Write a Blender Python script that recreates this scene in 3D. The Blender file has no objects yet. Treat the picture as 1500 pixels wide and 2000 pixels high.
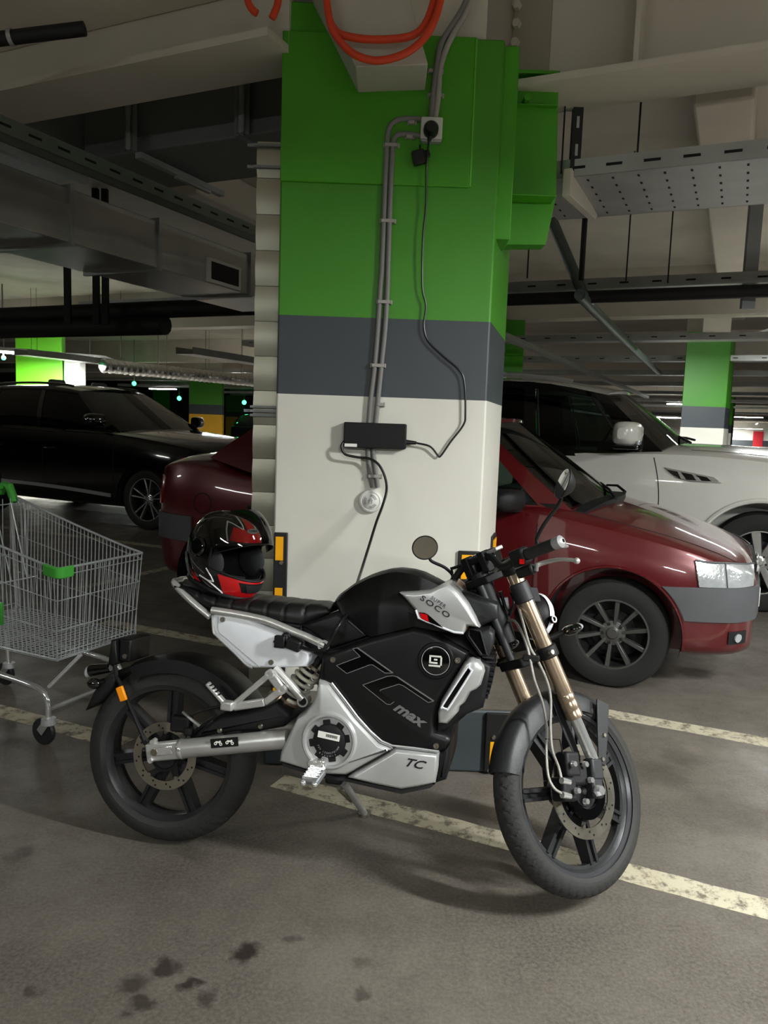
import bpy, bmesh, math, random
from mathutils import Vector, Matrix
random.seed(7)
SC = bpy.context.scene
COL = SC.collection
PI = math.pi
R = math.radians

# ------------------------------------------------------------------ camera
FOC = 1500.0                      # focal length in pixels of a 1500x2000 frame
TH = math.atan(172 / 1500.0)      # pitch down
RHO = 0.035                       # roll
HC = 1.45
cam_d = bpy.data.cameras.new('camera')
cam = bpy.data.objects.new('camera', cam_d)
COL.objects.link(cam)
cam_d.sensor_fit = 'VERTICAL'
cam_d.sensor_height = 36.0
cam_d.lens = 36.0 * FOC / 2000.0
cam_d.clip_end = 200
cam.matrix_world = Matrix.Translation((0, 0, HC)) @ Matrix.Rotation(PI / 2 - TH, 4, 'X') @ Matrix.Rotation(RHO, 4, 'Z')
SC.camera = cam
CM = cam.matrix_world.to_3x3()
CO = Vector((0, 0, HC))

# ------------------------------------------------------------------ world and exposure
w = bpy.data.worlds.new('world')
SC.world = w
w.use_nodes = True
bg = w.node_tree.nodes['Background']
bg.inputs[0].default_value = (0.75, 0.8, 0.7, 1)
bg.inputs[1].default_value = 0.012
SC.view_settings.view_transform = 'Standard'
SC.view_settings.look = 'None'
SC.view_settings.gamma = 1
SC.view_settings.use_curve_mapping = False
SC.view_settings.exposure = 1.68

YAW = R(-24.5)                                    # the bays, beams and trays follow this direction
E1 = Vector((math.cos(YAW), math.sin(YAW), 0))    # along the bays, to the right and nearer
E2 = Vector((-math.sin(YAW), math.cos(YAW), 0))   # across the bays, away
GM = Matrix.Rotation(YAW, 4, 'Z')

# ceiling lamps around the place: (x, y, z, watts)
LAMPS = [
    (2.7, 0.9, 2.58, 80, 0), (1.0, -2.6, 2.58, 52, 0), (5.6, 2.5, 2.58, 85, 0), (-2.6, -1.6, 2.58, 16, 0),
    (5.2, 9.4, 2.7, 60, 0), (10.5, 7.0, 2.7, 60, 0), (-9.0, 5.2, 2.6, 4, 0), (-7.2, 1.6, 2.6, 4, 0),
]

def ray(px, py):
    return CM @ Vector(((px - 750) / FOC, -(py - 1000) / FOC, -1))
def G(px, py, z=0.0):
    r = ray(px, py)
    return CO + r * ((z - HC) / r.z)
def D(px, py, y):
    r = ray(px, py)
    return CO + r * (y / r.y)
def onplane(M, px, py, yo):
    """local point where the sight line meets the plane y = yo of frame M"""
    Mi = M.inverted()
    o = Mi @ CO
    d = Mi.to_3x3() @ ray(px, py)
    t = (yo - o.y) / d.y
    return o + d * t

# ------------------------------------------------------------------ materials
def lin(c):
    def f(v):
        v = v / 255.0
        return v / 12.92 if v <= 0.04045 else ((v + 0.055) / 1.055) ** 2.4
    return (f(c[0]), f(c[1]), f(c[2]), 1)
MATS = {}
def mat(name, col, rough=0.5, metal=0.0, var=0.06, scale=8.0, bump=0.0, bscale=60.0, coat=0.0, spec=0.5, emit=None, es=1.0,
        trans=0.0, ior=1.45, alpha=1.0, rvar=0.08, aniso=0.0, flake=0.0):
    if name in MATS:
        return MATS[name]
    m = bpy.data.materials.new(name)
    m.use_nodes = True
    nt = m.node_tree
    N, L = nt.nodes, nt.links
    b = N['Principled BSDF']
    tc = N.new('ShaderNodeTexCoord')
    nz = N.new('ShaderNodeTexNoise')
    nz.inputs['Scale'].default_value = scale
    nz.inputs['Detail'].default_value = 5
    L.new(tc.outputs['Object'], nz.inputs['Vector'])
    c = lin(col)
    mx = N.new('ShaderNodeMix')
    mx.data_type = 'RGBA'
    mx.inputs[6].default_value = tuple(max(0, v * (1 - var * 2)) for v in c[:3]) + (1,)
    mx.inputs[7].default_value = tuple(min(1, v * (1 + var * 2)) for v in c[:3]) + (1,)
    L.new(nz.outputs['Fac'], mx.inputs[0])
    L.new(mx.outputs[2], b.inputs['Base Color'])
    mr = N.new('ShaderNodeMapRange')
    mr.inputs[3].default_value = max(0.02, rough - rvar)
    mr.inputs[4].default_value = min(1, rough + rvar)
    L.new(nz.outputs['Fac'], mr.inputs[0])
    L.new(mr.outputs[0], b.inputs['Roughness'])
    b.inputs['Metallic'].default_value = metal
    b.inputs['Coat Weight'].default_value = coat
    b.inputs['Coat Roughness'].default_value = 0.04
    b.inputs['Specular IOR Level'].default_value = spec
    b.inputs['IOR'].default_value = ior
    b.inputs['Transmission Weight'].default_value = trans
    b.inputs['Alpha'].default_value = alpha
    if emit:
        b.inputs['Emission Color'].default_value = lin(emit)
        b.inputs['Emission Strength'].default_value = es
    if bump:
        n2 = N.new('ShaderNodeTexNoise')
        n2.inputs['Scale'].default_value = bscale
        n2.inputs['Detail'].default_value = 4
        L.new(tc.outputs['Object'], n2.inputs['Vector'])
        bp = N.new('ShaderNodeBump')
        bp.inputs['Strength'].default_value = bump
        bp.inputs['Distance'].default_value = 0.01
        L.new(n2.outputs['Fac'], bp.inputs['Height'])
        L.new(bp.outputs[0], b.inputs['Normal'])
    MATS[name] = m
    return m

def glass_mat(name, tint=(225, 235, 230), trans=0.8):
    """thin window glass: mostly clear, a glossy share by angle"""
    m = bpy.data.materials.new(name)
    m.use_nodes = True
    nt = m.node_tree
    N, L = nt.nodes, nt.links
    N.remove(N['Principled BSDF'])
    out = N['Material Output']
    tr = N.new('ShaderNodeBsdfTransparent')
    gl = N.new('ShaderNodeBsdfGlossy')
    gl.inputs['Roughness'].default_value = 0.02
    nz = N.new('ShaderNodeTexNoise')
    nz.inputs['Scale'].default_value = 3
    mx0 = N.new('ShaderNodeMix'); mx0.data_type = 'RGBA'
    c = lin(tint)
    mx0.inputs[6].default_value = tuple(v * trans for v in c[:3]) + (1,)
    mx0.inputs[7].default_value = tuple(v * trans * 0.94 for v in c[:3]) + (1,)
    L.new(nz.outputs['Fac'], mx0.inputs[0])
    L.new(mx0.outputs[2], tr.inputs['Color'])
    fr = N.new('ShaderNodeFresnel'); fr.inputs['IOR'].default_value = 1.5
    mx = N.new('ShaderNodeMixShader')
    L.new(fr.outputs[0], mx.inputs[0]); L.new(tr.outputs[0], mx.inputs[1]); L.new(gl.outputs[0], mx.inputs[2])
    L.new(mx.outputs[0], out.inputs['Surface'])
    return m

M_ = dict(
    black=mat('satin_black', (15, 15, 16), 0.42, bump=0.04, bscale=300, spec=0.32),
    mblack=mat('matte_black_plastic', (20, 20, 21), 0.55, bump=0.08, bscale=250, spec=0.32),
    gblack=mat('gloss_black', (8, 8, 9), 0.08, coat=1.0),
    dgrey=mat('dark_grey_plastic', (31, 31, 34), 0.5, bump=0.06, bscale=200),
    rubber=mat('tyre_rubber', (38, 37, 36), 0.72, bump=0.12, bscale=120, var=0.12, scale=14),
    silver=mat('satin_silver_paint', (196, 196, 196), 0.32, 0.5, var=0.03, bump=0.02, bscale=900),
    white=mat('white_panel_paint', (226, 228, 234), 0.3, var=0.02, coat=0.4),
    alu=mat('brushed_aluminium', (206, 205, 202), 0.36, 0.7, bump=0.03, bscale=200),
    chrome=mat('chrome', (228, 228, 228), 0.12, 0.8, var=0.02, rvar=0.03),
    steel=mat('ground_steel', (178, 172, 158), 0.3, 1.0, bump=0.05, bscale=150),
    bronze=mat('bronze_anodised', (190, 168, 144), 0.24, 0.85, var=0.05, rvar=0.04),
    leather=mat('seat_vinyl', (17, 17, 18), 0.42, bump=0.12, bscale=420, spec=0.4),
    red=mat('red_gloss', (200, 18, 22), 0.15, coat=0.8, var=0.04),
    orange=mat('amber_reflector', (255, 150, 6), 0.35, var=0.05),
    spring=mat('spring_cream', (205, 200, 184), 0.35, 0.1),
    greyhose=mat('braided_hose', (150, 146, 140), 0.4, 0.6, bump=0.3, bscale=900),
    lightgrey=mat('light_grey_trim', (170, 170, 172), 0.4, 0.4),
    txtgrey=mat('decal_grey', (118, 118, 118), 0.4, 0.3),
    txtdark=mat('decal_dark', (26, 26, 28), 0.4),
    label=mat('paper_label', (236, 234, 228), 0.6),
    mirror=mat('mirror_glass', (235, 235, 235), 0.03, 1.0, var=0.01, rvar=0.01),
    lens=mat('clear_lens', (232, 236, 240), 0.05, 0.0, trans=0.6, var=0.02),
    cable=mat('cable_black', (16, 16, 17), 0.35),
    plastic_w=mat('white_plastic', (215, 214, 208), 0.45, var=0.03),
    conduit=mat('grey_conduit', (122, 120, 118), 0.5, var=0.05),
    galv=mat('galvanised_steel', (168, 170, 168), 0.4, 0.55, var=0.14, scale=5, bump=0.05, bscale=30),
    galvd=mat('galvanised_dull', (130, 132, 134), 0.5, 0.4, var=0.16, scale=4, bump=0.06, bscale=20),
    cream=mat('cream_steel_paint', (200, 193, 180), 0.55, var=0.05, scale=3, bump=0.05, bscale=25),
    hose_red=mat('orange_red_hose', (214, 66, 30), 0.45, var=0.06),
    darkpipe=mat('black_pipe_insulation', (20, 20, 21), 0.6, bump=0.1, bscale=60),
    greenplastic=mat('green_plastic', (62, 150, 52), 0.4, var=0.05),
    wire=mat('zinc_wire', (184, 188, 190), 0.32, 0.6, var=0.06),
)

# ------------------------------------------------------------------ mesh builder
def frame_from(p0, p1):
    d = (Vector(p1) - Vector(p0))
    z = d.normalized()
    a = Vector((0, 0, 1)) if abs(z.z) < 0.9 else Vector((1, 0, 0))
    x = a.cross(z).normalized()
    y = z.cross(x)
    m = Matrix((x, y, z)).transposed().to_4x4()
    m.translation = Vector(p0)
    return m, d.length

class MB:
    def __init__(s):
        s.v = []; s.f = []; s.mi = []; s.cur = 0
    def vert(s, p):
        s.v.append(Vector(p)); return len(s.v) - 1
    def face(s, idx):
        s.f.append(tuple(idx)); s.mi.append(s.cur)
    def ring(s, pts):
        return [s.vert(p) for p in pts]
    def strip(s, a, b, closed=True):
        n = len(a)
        for i in range(n if closed else n - 1):
            j = (i + 1) % n
            s.face((a[i], a[j], b[j], b[i]))
    def box(s, c, size, M=None, taper=1.0):
        c = Vector(c); hx, hy, hz = [q / 2 for q in size]
        P = []
        for z, k in ((-hz, 1.0), (hz, taper)):
            for x, y in ((-hx, -hy), (hx, -hy), (hx, hy), (-hx, hy)):
                p = c + Vector((x * k, y * k, z))
                P.append(s.vert(M @ p if M else p))
        for q in ((3, 2, 1, 0), (4, 5, 6, 7), (0, 1, 5, 4), (1, 2, 6, 5), (2, 3, 7, 6), (3, 0, 4, 7)):
            s.face([P[i] for i in q])
        return s
    def boxc(s, p0, p1, M=None):
        p0 = Vector(p0); p1 = Vector(p1)
        return s.box((p0 + p1) / 2, [abs(q) for q in (p1 - p0)], M)
    def bar(s, p0, p1, w, h, up=(0, 0, 1)):
        """box from p0 to p1, width w across, height h along up"""
        p0 = Vector(p0); p1 = Vector(p1); d = (p1 - p0).normalized(); up = Vector(up)
        x = d.cross(up).normalized(); u = x.cross(d).normalized()
        P = []
        for p in (p0, p1):
            for a, b in ((-1, -1), (1, -1), (1, 1), (-1, 1)):
                P.append(s.vert(p + x * (a * w / 2) + u * (b * h / 2)))
        for q in ((3, 2, 1, 0), (4, 5, 6, 7), (0, 1, 5, 4), (1, 2, 6, 5), (2, 3, 7, 6), (3, 0, 4, 7)):
            s.face([P[i] for i in q])
        return s
    def cyl(s, p0, p1, r0, r1=None, seg=20, cap=True):
        r1 = r0 if r1 is None else r1
        m, l = frame_from(p0, p1)
        a = s.ring([m @ Vector((r0 * math.cos(2 * PI * i / seg), r0 * math.sin(2 * PI * i / seg), 0)) for i in range(seg)])
        b = s.ring([m @ Vector((r1 * math.cos(2 * PI * i / seg), r1 * math.sin(2 * PI * i / seg), l)) for i in range(seg)])
        s.strip(a, b)
        if cap:
            s.face(a[::-1]); s.face(b)
        return s
    def lathe(s, prof, M, seg=32, close=False, cap=False):
        """prof = [(r, h)] turned about the local z axis of M"""
        rings = []
        for r, h in prof:
            rings.append(s.ring([M @ Vector((r * math.cos(2 * PI * i / seg), r * math.sin(2 * PI * i / seg), h)) for i in range(seg)]))
        for a, b in zip(rings, rings[1:]):
            s.strip(a, b)
        if close:
            s.strip(rings[-1], rings[0])
        if cap:
            s.face(rings[0][::-1]); s.face(rings[-1])
        return s
    def tube(s, pts, r, seg=10, cap=True, closed=False):
        pts = [Vector(p) for p in pts]
        n = len(pts)
        rr = r if isinstance(r, (list, tuple)) else [r] * n
        prev = None; rings = []
        for i, p in enumerate(pts):
            if closed:
                t = (pts[(i + 1) % n] - pts[i - 1]).normalized()
            else:
                t = (pts[min(i + 1, n - 1)] - pts[max(i - 1, 0)]).normalized()
            if prev is None:
                a = Vector((0, 0, 1)) if abs(t.z) < 0.9 else Vector((1, 0, 0))
                x = a.cross(t).normalized()
            else:
                x = (prev - t * prev.dot(t)).normalized()
            prev = x; y = t.cross(x)
            rings.append(s.ring([p + (x * math.cos(2 * PI * k / seg) + y * math.sin(2 * PI * k / seg)) * rr[i] for k in range(seg)]))
        for a, b in zip(rings, rings[1:]):
            s.strip(a, b)
        if closed:
            s.strip(rings[-1], rings[0])
        elif cap:
            s.face(rings[0][::-1]); s.face(rings[-1])
        return s
    def prism(s, poly, a, b, M=None, axis='y'):
        """poly of 2D points, extruded from a to b along axis"""
        def P(p, t):
            q = Vector((p[0], t, p[1])) if axis == 'y' else (Vector((p[0], p[1], t)) if axis == 'z' else Vector((t, p[0], p[1])))
            return M @ q if M else q
        ra = s.ring([P(p, a) for p in poly]); rb = s.ring([P(p, b) for p in poly])
        s.strip(ra, rb); s.face(ra[::-1]); s.face(rb)
        return s
    def loft(s, rings, cap=True, closed=True):
        R_ = [s.ring(r) for r in rings]
        for a, b in zip(R_, R_[1:]):
            s.strip(a, b, closed)
        if cap:
            s.face(R_[0][::-1]); s.face(R_[-1])
        return s
    def sphere(s, c, r, M=None, seg=16, rings=10, sc=(1, 1, 1)):
        c = Vector(c); rs = []
        for j in range(1, rings):
            a = PI * j / rings
            pts = [c + Vector((r * sc[0] * math.sin(a) * math.cos(2 * PI * i / seg), r * sc[1] * math.sin(a) * math.sin(2 * PI * i / seg), r * sc[2] * math.cos(a))) for i in range(seg)]
            rs.append(s.ring([M @ p for p in pts] if M else pts))
        for a, b in zip(rs, rs[1:]):
            s.strip(a, b)
        t = s.vert(M @ (c + Vector((0, 0, r * sc[2]))) if M else c + Vector((0, 0, r * sc[2])))
        u = s.vert(M @ (c - Vector((0, 0, r * sc[2]))) if M else c - Vector((0, 0, r * sc[2])))
        n = seg
        for i in range(n):
            s.face((t, rs[0][(i + 1) % n], rs[0][i])); s.face((u, rs[-1][i], rs[-1][(i + 1) % n]))
        return s
    def grid(s, fn, nu, nv, thick=None):
        """surface patch fn(u, v) -> point; optional backing fn2 for thickness"""
        I = [[s.vert(fn(i / nu, j / nv)) for j in range(nv + 1)] for i in range(nu + 1)]
        for i in range(nu):
            for j in range(nv):
                s.face((I[i][j], I[i + 1][j], I[i + 1][j + 1], I[i][j + 1]))
        if thick:
            K = [[s.vert(thick(i / nu, j / nv)) for j in range(nv + 1)] for i in range(nu + 1)]
            for i in range(nu):
                for j in range(nv):
                    s.face((K[i][j], K[i][j + 1], K[i + 1][j + 1], K[i + 1][j]))
            for i in range(nu):
                s.face((I[i][0], K[i][0], K[i + 1][0], I[i + 1][0])); s.face((I[i][nv], I[i + 1][nv], K[i + 1][nv], K[i][nv]))
            for j in range(nv):
                s.face((I[0][j], I[0][j + 1], K[0][j + 1], K[0][j])); s.face((I[nu][j], K[nu][j], K[nu][j + 1], I[nu][j + 1]))
        return s
    def pillow(s, out, ye, yf, inset, n=4, M=None, both=False, back=None):
        """rounded panel: outline [(x,z)] at y=ye swelling to y=yf over inset; both mirrors it, else backed at y=back"""
        pts = [Vector((p[0], p[1])) for p in out]
        area = sum(pts[i].x * pts[(i + 1) % len(pts)].y - pts[(i + 1) % len(pts)].x * pts[i].y for i in range(len(pts)))
        if area < 0: pts.reverse()
        N = len(pts)
        def shrink(d):
            r = []
            for i in range(N):
                e0 = (pts[i] - pts[i - 1]).normalized(); e1 = (pts[(i + 1) % N] - pts[i]).normalized()
                n0 = Vector((-e0.y, e0.x)); n1 = Vector((-e1.y, e1.x))
                b = (n0 + n1)
                l = b.length
                b = b / l if l > 1e-6 else n0
                k = 1 / max(0.5, b.dot(n0))
                r.append(pts[i] + b * d * k)
            return r
        def ring(q, y):
            r = [Vector((p.x, y, p.y)) for p in q]
            return s.ring([M @ p for p in r] if M else r)
        rs = []
        for i in range(n + 1):
            a = i / n * PI / 2
            rs.append((shrink(inset * (1 - math.cos(a))), ye + (yf - ye) * math.sin(a)))
        A = [ring(q, y) for q, y in rs]
        for a, b in zip(A, A[1:]):
            s.strip(a, b)
        s.face(A[-1])
        if both:
            B = [ring(q, -y) for q, y in rs]
            for a, b in zip(B, B[1:]):
                s.strip(b, a)
            s.face(B[-1][::-1]); s.strip(B[0], A[0])
        else:
            b = ring(pts, back if back is not None else ye); s.strip(b, A[0]); s.face(b[::-1])
        return s
    def build(s, name, mats, parent=None, bevel=0.0, seg=2, angle=38, origin=None, smooth=True, recentre=None):
        me = bpy.data.meshes.new(name)
        off = Vector((0, 0, 0))
        if parent is None:
            if origin is not None:
                off = Vector(origin)
            else:
                xs = [p.x for p in s.v]; ys = [p.y for p in s.v]; zs = [p.z for p in s.v]
                off = Vector(((min(xs) + max(xs)) / 2, (min(ys) + max(ys)) / 2, min(zs)))
        me.from_pydata([p - off for p in s.v], [], s.f)
        if not isinstance(mats, (list, tuple)): mats = [mats]
        for m in mats: me.materials.append(m)
        me.polygons.foreach_set('material_index', s.mi)
        bm = bmesh.new(); bm.from_mesh(me)
        bmesh.ops.remove_doubles(bm, verts=bm.verts, dist=1e-6)
        bmesh.ops.recalc_face_normals(bm, faces=bm.faces)
        bm.to_mesh(me); bm.free()
        if smooth:
            me.shade_smooth(); me.set_sharp_from_angle(angle=R(angle))
        o = bpy.data.objects.new(name, me)
        COL.objects.link(o)
        o.location = off
        if parent is not None:
            o.parent = parent
        if bevel:
            b = o.modifiers.new('bevel', 'BEVEL'); b.width = bevel; b.segments = seg; b.limit_method = 'ANGLE'; b.angle_limit = R(40)
            b.harden_normals = False
        return o

def tag(o, label, cat, group=None):
    o['label'] = label; o['category'] = cat
    if group: o['group'] = group
    return o
def thing(name, label, cat, M=None, group=None):
    o = bpy.data.objects.new(name, None); COL.objects.link(o)
    o.empty_display_size = 0.1
    if M is not None: o.matrix_world = M if isinstance(M, Matrix) else Matrix.Translation(Vector(M))
    return tag(o, label, cat, group)
def struct(o):
    o['kind'] = 'structure'; return o
def part_label(o, t):
    o['label'] = t; return o

def spline(pts, n=8, closed=False):
    P = [Vector(p) for p in pts]; out = []
    m = len(P)
    rng = range(m) if closed else range(m - 1)
    for i in rng:
        if closed:
            p0, p1, p2, p3 = P[i - 1], P[i], P[(i + 1) % m], P[(i + 2) % m]
        else:
            p1, p2 = P[i], P[i + 1]
            p0 = P[i - 1] if i > 0 else p1 * 2 - p2
            p3 = P[i + 2] if i + 2 < m else p2 * 2 - p1
        for k in range(n):
            t = k / n
            out.append(0.5 * ((2 * p1) + (p2 - p0) * t + (2 * p0 - 5 * p1 + 4 * p2 - p3) * t * t + (3 * p1 - p0 - 3 * p2 + p3) * t ** 3))
    if not closed: out.append(P[-1])
    return out

def text_mesh(name, body, size, M, mat_, parent, depth=0.0006, shear=0.0, space=1.0, off=0.0, sx=1.0):
    cu = bpy.data.curves.new(name, 'FONT')
    cu.body = body; cu.size = size; cu.extrude = depth; cu.shear = shear; cu.space_character = space; cu.offset = off
    cu.align_x = 'CENTER'; cu.align_y = 'CENTER'; cu.resolution_u = 3
    t = bpy.data.objects.new(name + '_curve', cu)
    COL.objects.link(t)
    dg = bpy.context.evaluated_depsgraph_get()
    me = bpy.data.meshes.new_from_object(t.evaluated_get(dg))
    bpy.data.objects.remove(t); bpy.data.curves.remove(cu)
    me.name = name
    me.materials.clear(); me.materials.append(mat_)
    me.transform(M @ Matrix.Diagonal((sx, 1, 1, 1)))
    o = bpy.data.objects.new(name, me); COL.objects.link(o)
    if parent is not None: o.parent = parent
    return o

def copy_tree(o, parent=None):
    c = o.copy(); COL.objects.link(c)
    if parent is not None: c.parent = parent
    for ch in list(o.children):
        copy_tree(ch, c)
    return c

# ------------------------------------------------------------------ lamps
M_tube = mat('lamp_tube', (255, 255, 250), 0.5, emit=(250, 255, 248), es=20.0)
M_lamp = mat('lamp_housing', (190, 190, 188), 0.4, 0.2)
lamp_names = [
    'white tube lamp hanging high right of the motorcycle, beside the beam', 'white tube lamp hanging behind where the photo was taken',
    'white tube lamp hanging above the nose of the dark red sedan', 'white tube lamp hanging at left behind where the photo was taken',
    'white tube lamp hanging beyond the white car roof', 'white tube lamp hanging outside the frame to the right of the white car',
    'white tube lamp hanging outside the frame left of the black car', 'white tube lamp hanging outside the frame left of the shopping trolley']
def lamp(x, y, z, watts, yaw, label, length=1.5, light=True):
    M = Matrix.Translation((x, y, z)) @ Matrix.Rotation(YAW + yaw, 4, 'Z')
    t = thing('tube_lamp', label, 'lamp', M, 'tube lamps under the ceiling')
    MB().box((0, 0, 0.05), (length, 0.12, 0.06), taper=0.8).build('housing', M_lamp, t)
    b = MB()
    for s in (-0.03, 0.03):
        b.cyl((-length / 2 + 0.03, s, 0.0), (length / 2 - 0.03, s, 0.0), 0.014, seg=8)
    b.build('tube', M_tube, t)
    for s in (-0.5, 0.5):
        MB().cyl((s, 0, 0.07), (s, 0, 3.598 - z), 0.004, seg=6).build('suspension_rod', M_['galvd'], t)
    if light:
        ld = bpy.data.lights.new('lamp_light', 'AREA')
        ld.shape = 'RECTANGLE'; ld.size = length; ld.size_y = 0.12; ld.energy = watts; ld.color = (0.965, 1.0, 0.975)
        lo = bpy.data.objects.new('lamp_light', ld); COL.objects.link(lo)
        lo.parent = t; lo.location = (0, 0, -0.025)
    return t
for (x, y, z, wt, yw), nm in zip(LAMPS, lamp_names):
    lamp(x, y, z, wt, yw, nm)
# ================================================================== SETTING
def floor_material():
    m = bpy.data.materials.new('worn_concrete_floor'); m.use_nodes = True
    nt = m.node_tree; N, L = nt.nodes, nt.links; b = N['Principled BSDF']
    geo = N.new('ShaderNodeNewGeometry')
    def noise(sc, det=6, rough=0.6):
        n = N.new('ShaderNodeTexNoise'); n.inputs['Scale'].default_value = sc; n.inputs['Detail'].default_value = det
        n.inputs['Roughness'].default_value = rough; L.new(geo.outputs['Position'], n.inputs['Vector']); return n
    def mix(fac, a, c, blend='MIX'):
        x = N.new('ShaderNodeMix'); x.data_type = 'RGBA'; x.blend_type = blend
        if isinstance(fac, float): x.inputs[0].default_value = fac
        else: L.new(fac, x.inputs[0])
        for i, q in ((6, a), (7, c)):
            if isinstance(q, tuple): x.inputs[i].default_value = q
            else: L.new(q, x.inputs[i])
        return x.outputs[2]
    def rng(s, a, c, o0=0.0, o1=1.0):
        r = N.new('ShaderNodeMapRange'); L.new(s, r.inputs[0])
        r.inputs[1].default_value = a; r.inputs[2].default_value = c; r.inputs[3].default_value = o0; r.inputs[4].default_value = o1
        return r.outputs[0]
    big = noise(0.9, 5); mid = noise(4.5, 8, 0.7); fine = noise(90, 4); grit = noise(260, 2)
    c = mix(rng(big.outputs['Fac'], 0.35, 0.68), lin((74, 69, 63)), lin((108, 102, 94)))
    c = mix(rng(mid.outputs['Fac'], 0.42, 0.7, 0, 0.6), c, lin((62, 55, 50)))
    c = mix(rng(fine.outputs['Fac'], 0.35, 0.72, 0, 0.45), c, lin((126, 119, 110)))
    c = mix(rng(grit.outputs['Fac'], 0.64, 0.72, 0, 0.8), c, lin((50, 44, 40)))
    # oil and water spots, dark patches, and sedan nose shadow painted in, soft ragged edges
    wob = noise(14, 4)
    sub = N.new('ShaderNodeVectorMath'); sub.operation = 'SUBTRACT'; L.new(wob.outputs['Color'], sub.inputs[0]); sub.inputs[1].default_value = (0.5, 0.5, 0.5)
    scl = N.new('ShaderNodeVectorMath'); scl.operation = 'SCALE'; L.new(sub.outputs[0], scl.inputs[0]); scl.inputs['Scale'].default_value = 0.10
    pos = N.new('ShaderNodeVectorMath'); pos.operation = 'ADD'; L.new(geo.outputs['Position'], pos.inputs[0]); L.new(scl.outputs[0], pos.inputs[1])
    acc = None
    spots = [(480, 1862, 0.042, 1), (330, 1886, 0.045, 0.9), (262, 1922, 0.05, 0.75), (370, 1921, 0.028, 0.95), (404, 1950, 0.03, 0.7),
             (270, 1965, 0.03, 0.8), (566, 1832, 0.024, 0.55), (705, 1878, 0.03, 0.45), (705, 1938, 0.02, 0.6), (60, 1935, 0.03, 0.6),
             (40, 1665, 0.05, 0.5), (1355, 1313, 0.13, 0.75), (900, 1588, 0.12, 0.45), (1290, 1510, 0.14, 0.3), (1420, 1590, 0.2, 0.3), (1330, 1480, 0.1, 0.3)]
    for px, py, r, s in spots:
        p = G(px, py)
        d = N.new('ShaderNodeVectorMath'); d.operation = 'DISTANCE'; L.new(pos.outputs[0], d.inputs[0]); d.inputs[1].default_value = p
        k = rng(d.outputs['Value'], r * 0.55, r * 1.15, s, 0.0)
        if acc is None: acc = k
        else:
            mm = N.new('ShaderNodeMath'); mm.operation = 'MAXIMUM'; L.new(acc, mm.inputs[0]); L.new(k, mm.inputs[1]); acc = mm.outputs[0]
    c = mix(acc, c, lin((44, 38, 34)))
    L.new(c, b.inputs['Base Color'])
    L.new(rng(mid.outputs['Fac'], 0.3, 0.7, 0.36, 0.62), b.inputs['Roughness'])
    b.inputs['Specular IOR Level'].default_value = 0.35
    bp = N.new('ShaderNodeBump'); bp.inputs['Strength'].default_value = 0.12; bp.inputs['Distance'].default_value = 0.004
    L.new(fine.outputs['Fac'], bp.inputs['Height']); L.new(bp.outputs[0], b.inputs['Normal'])
    return m
M_floor = floor_material()
struct(MB().box((10, 40, -0.1), (170, 170, 0.2)).build('floor', M_floor, smooth=False))

def paint_material():
    m = bpy.data.materials.new('worn_line_paint'); m.use_nodes = True
    nt = m.node_tree; N, L = nt.nodes, nt.links; b = N['Principled BSDF']
    geo = N.new('ShaderNodeNewGeometry')
    n1 = N.new('ShaderNodeTexNoise'); n1.inputs['Scale'].default_value = 16; n1.inputs['Detail'].default_value = 8; n1.inputs['Roughness'].default_value = 0.75
    n2 = N.new('ShaderNodeTexNoise'); n2.inputs['Scale'].default_value = 3
    L.new(geo.outputs['Position'], n1.inputs['Vector']); L.new(geo.outputs['Position'], n2.inputs['Vector'])
    r = N.new('ShaderNodeMapRange'); r.inputs[1].default_value = 0.49; r.inputs[2].default_value = 0.60; L.new(n1.outputs['Fac'], r.inputs[0])
    a = N.new('ShaderNodeMix'); a.data_type = 'RGBA'; a.inputs[6].default_value = lin((190, 184, 164)); a.inputs[7].default_value = lin((160, 150, 126)); L.new(n2.outputs['Fac'], a.inputs[0])
    x = N.new('ShaderNodeMix'); x.data_type = 'RGBA'; L.new(r.outputs[0], x.inputs[0]); L.new(a.outputs[2], x.inputs[6]); x.inputs[7].default_value = lin((104, 95, 82))
    L.new(x.outputs[2], b.inputs['Base Color']); b.inputs['Roughness'].default_value = 0.7
    return m
M_paint = paint_material()
def gpt(p): return (p.dot(E1), p.dot(E2))
def parking_line(c2, a, b, wdt, label, along=True):
    mb = MB(); n = 40
    lo = []; hi = []
    rnd = random.Random(int(c2 * 1000))
    for i in range(n + 1):
        t = a + (b - a) * i / n
        for arr, s in ((lo, -1), (hi, 1)):
            q = c2 + s * wdt / 2 + rnd.uniform(-0.004, 0.004)
            arr.append(E1 * t + E2 * q if along else E2 * t + E1 * q)
    A = mb.ring([p + Vector((0, 0, 0.0015)) for p in lo]); B = mb.ring([p + Vector((0, 0, 0.0015)) for p in hi])
    mb.strip(A, B, False)
    C = mb.ring([p + Vector((0, 0, 0.0002)) for p in lo]); Dq = mb.ring([p + Vector((0, 0, 0.0002)) for p in hi])
    mb.strip(B, Dq, False); mb.strip(C, A, False)
    return tag(mb.build('parking_line', M_paint, smooth=False), label, 'floor marking', 'painted parking lines')
l1 = gpt(G(720, 1570)); l1b = gpt(G(1360, 1742)); l1c = gpt(G(90, 1412))
parking_line((l1[1] + l1b[1]) / 2, gpt(G(545, 1523))[0], l1b[0] + 1.2, 0.115, 'worn cream line running under the motorcycle to the front wheel')
parking_line(l1c[1], l1c[0] - 2.5, gpt(G(250, 1450))[0], 0.115, 'worn cream line under the shopping trolley wheels')
l2 = gpt(G(340, 1237)); l2b = gpt(G(1330, 1423))
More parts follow.
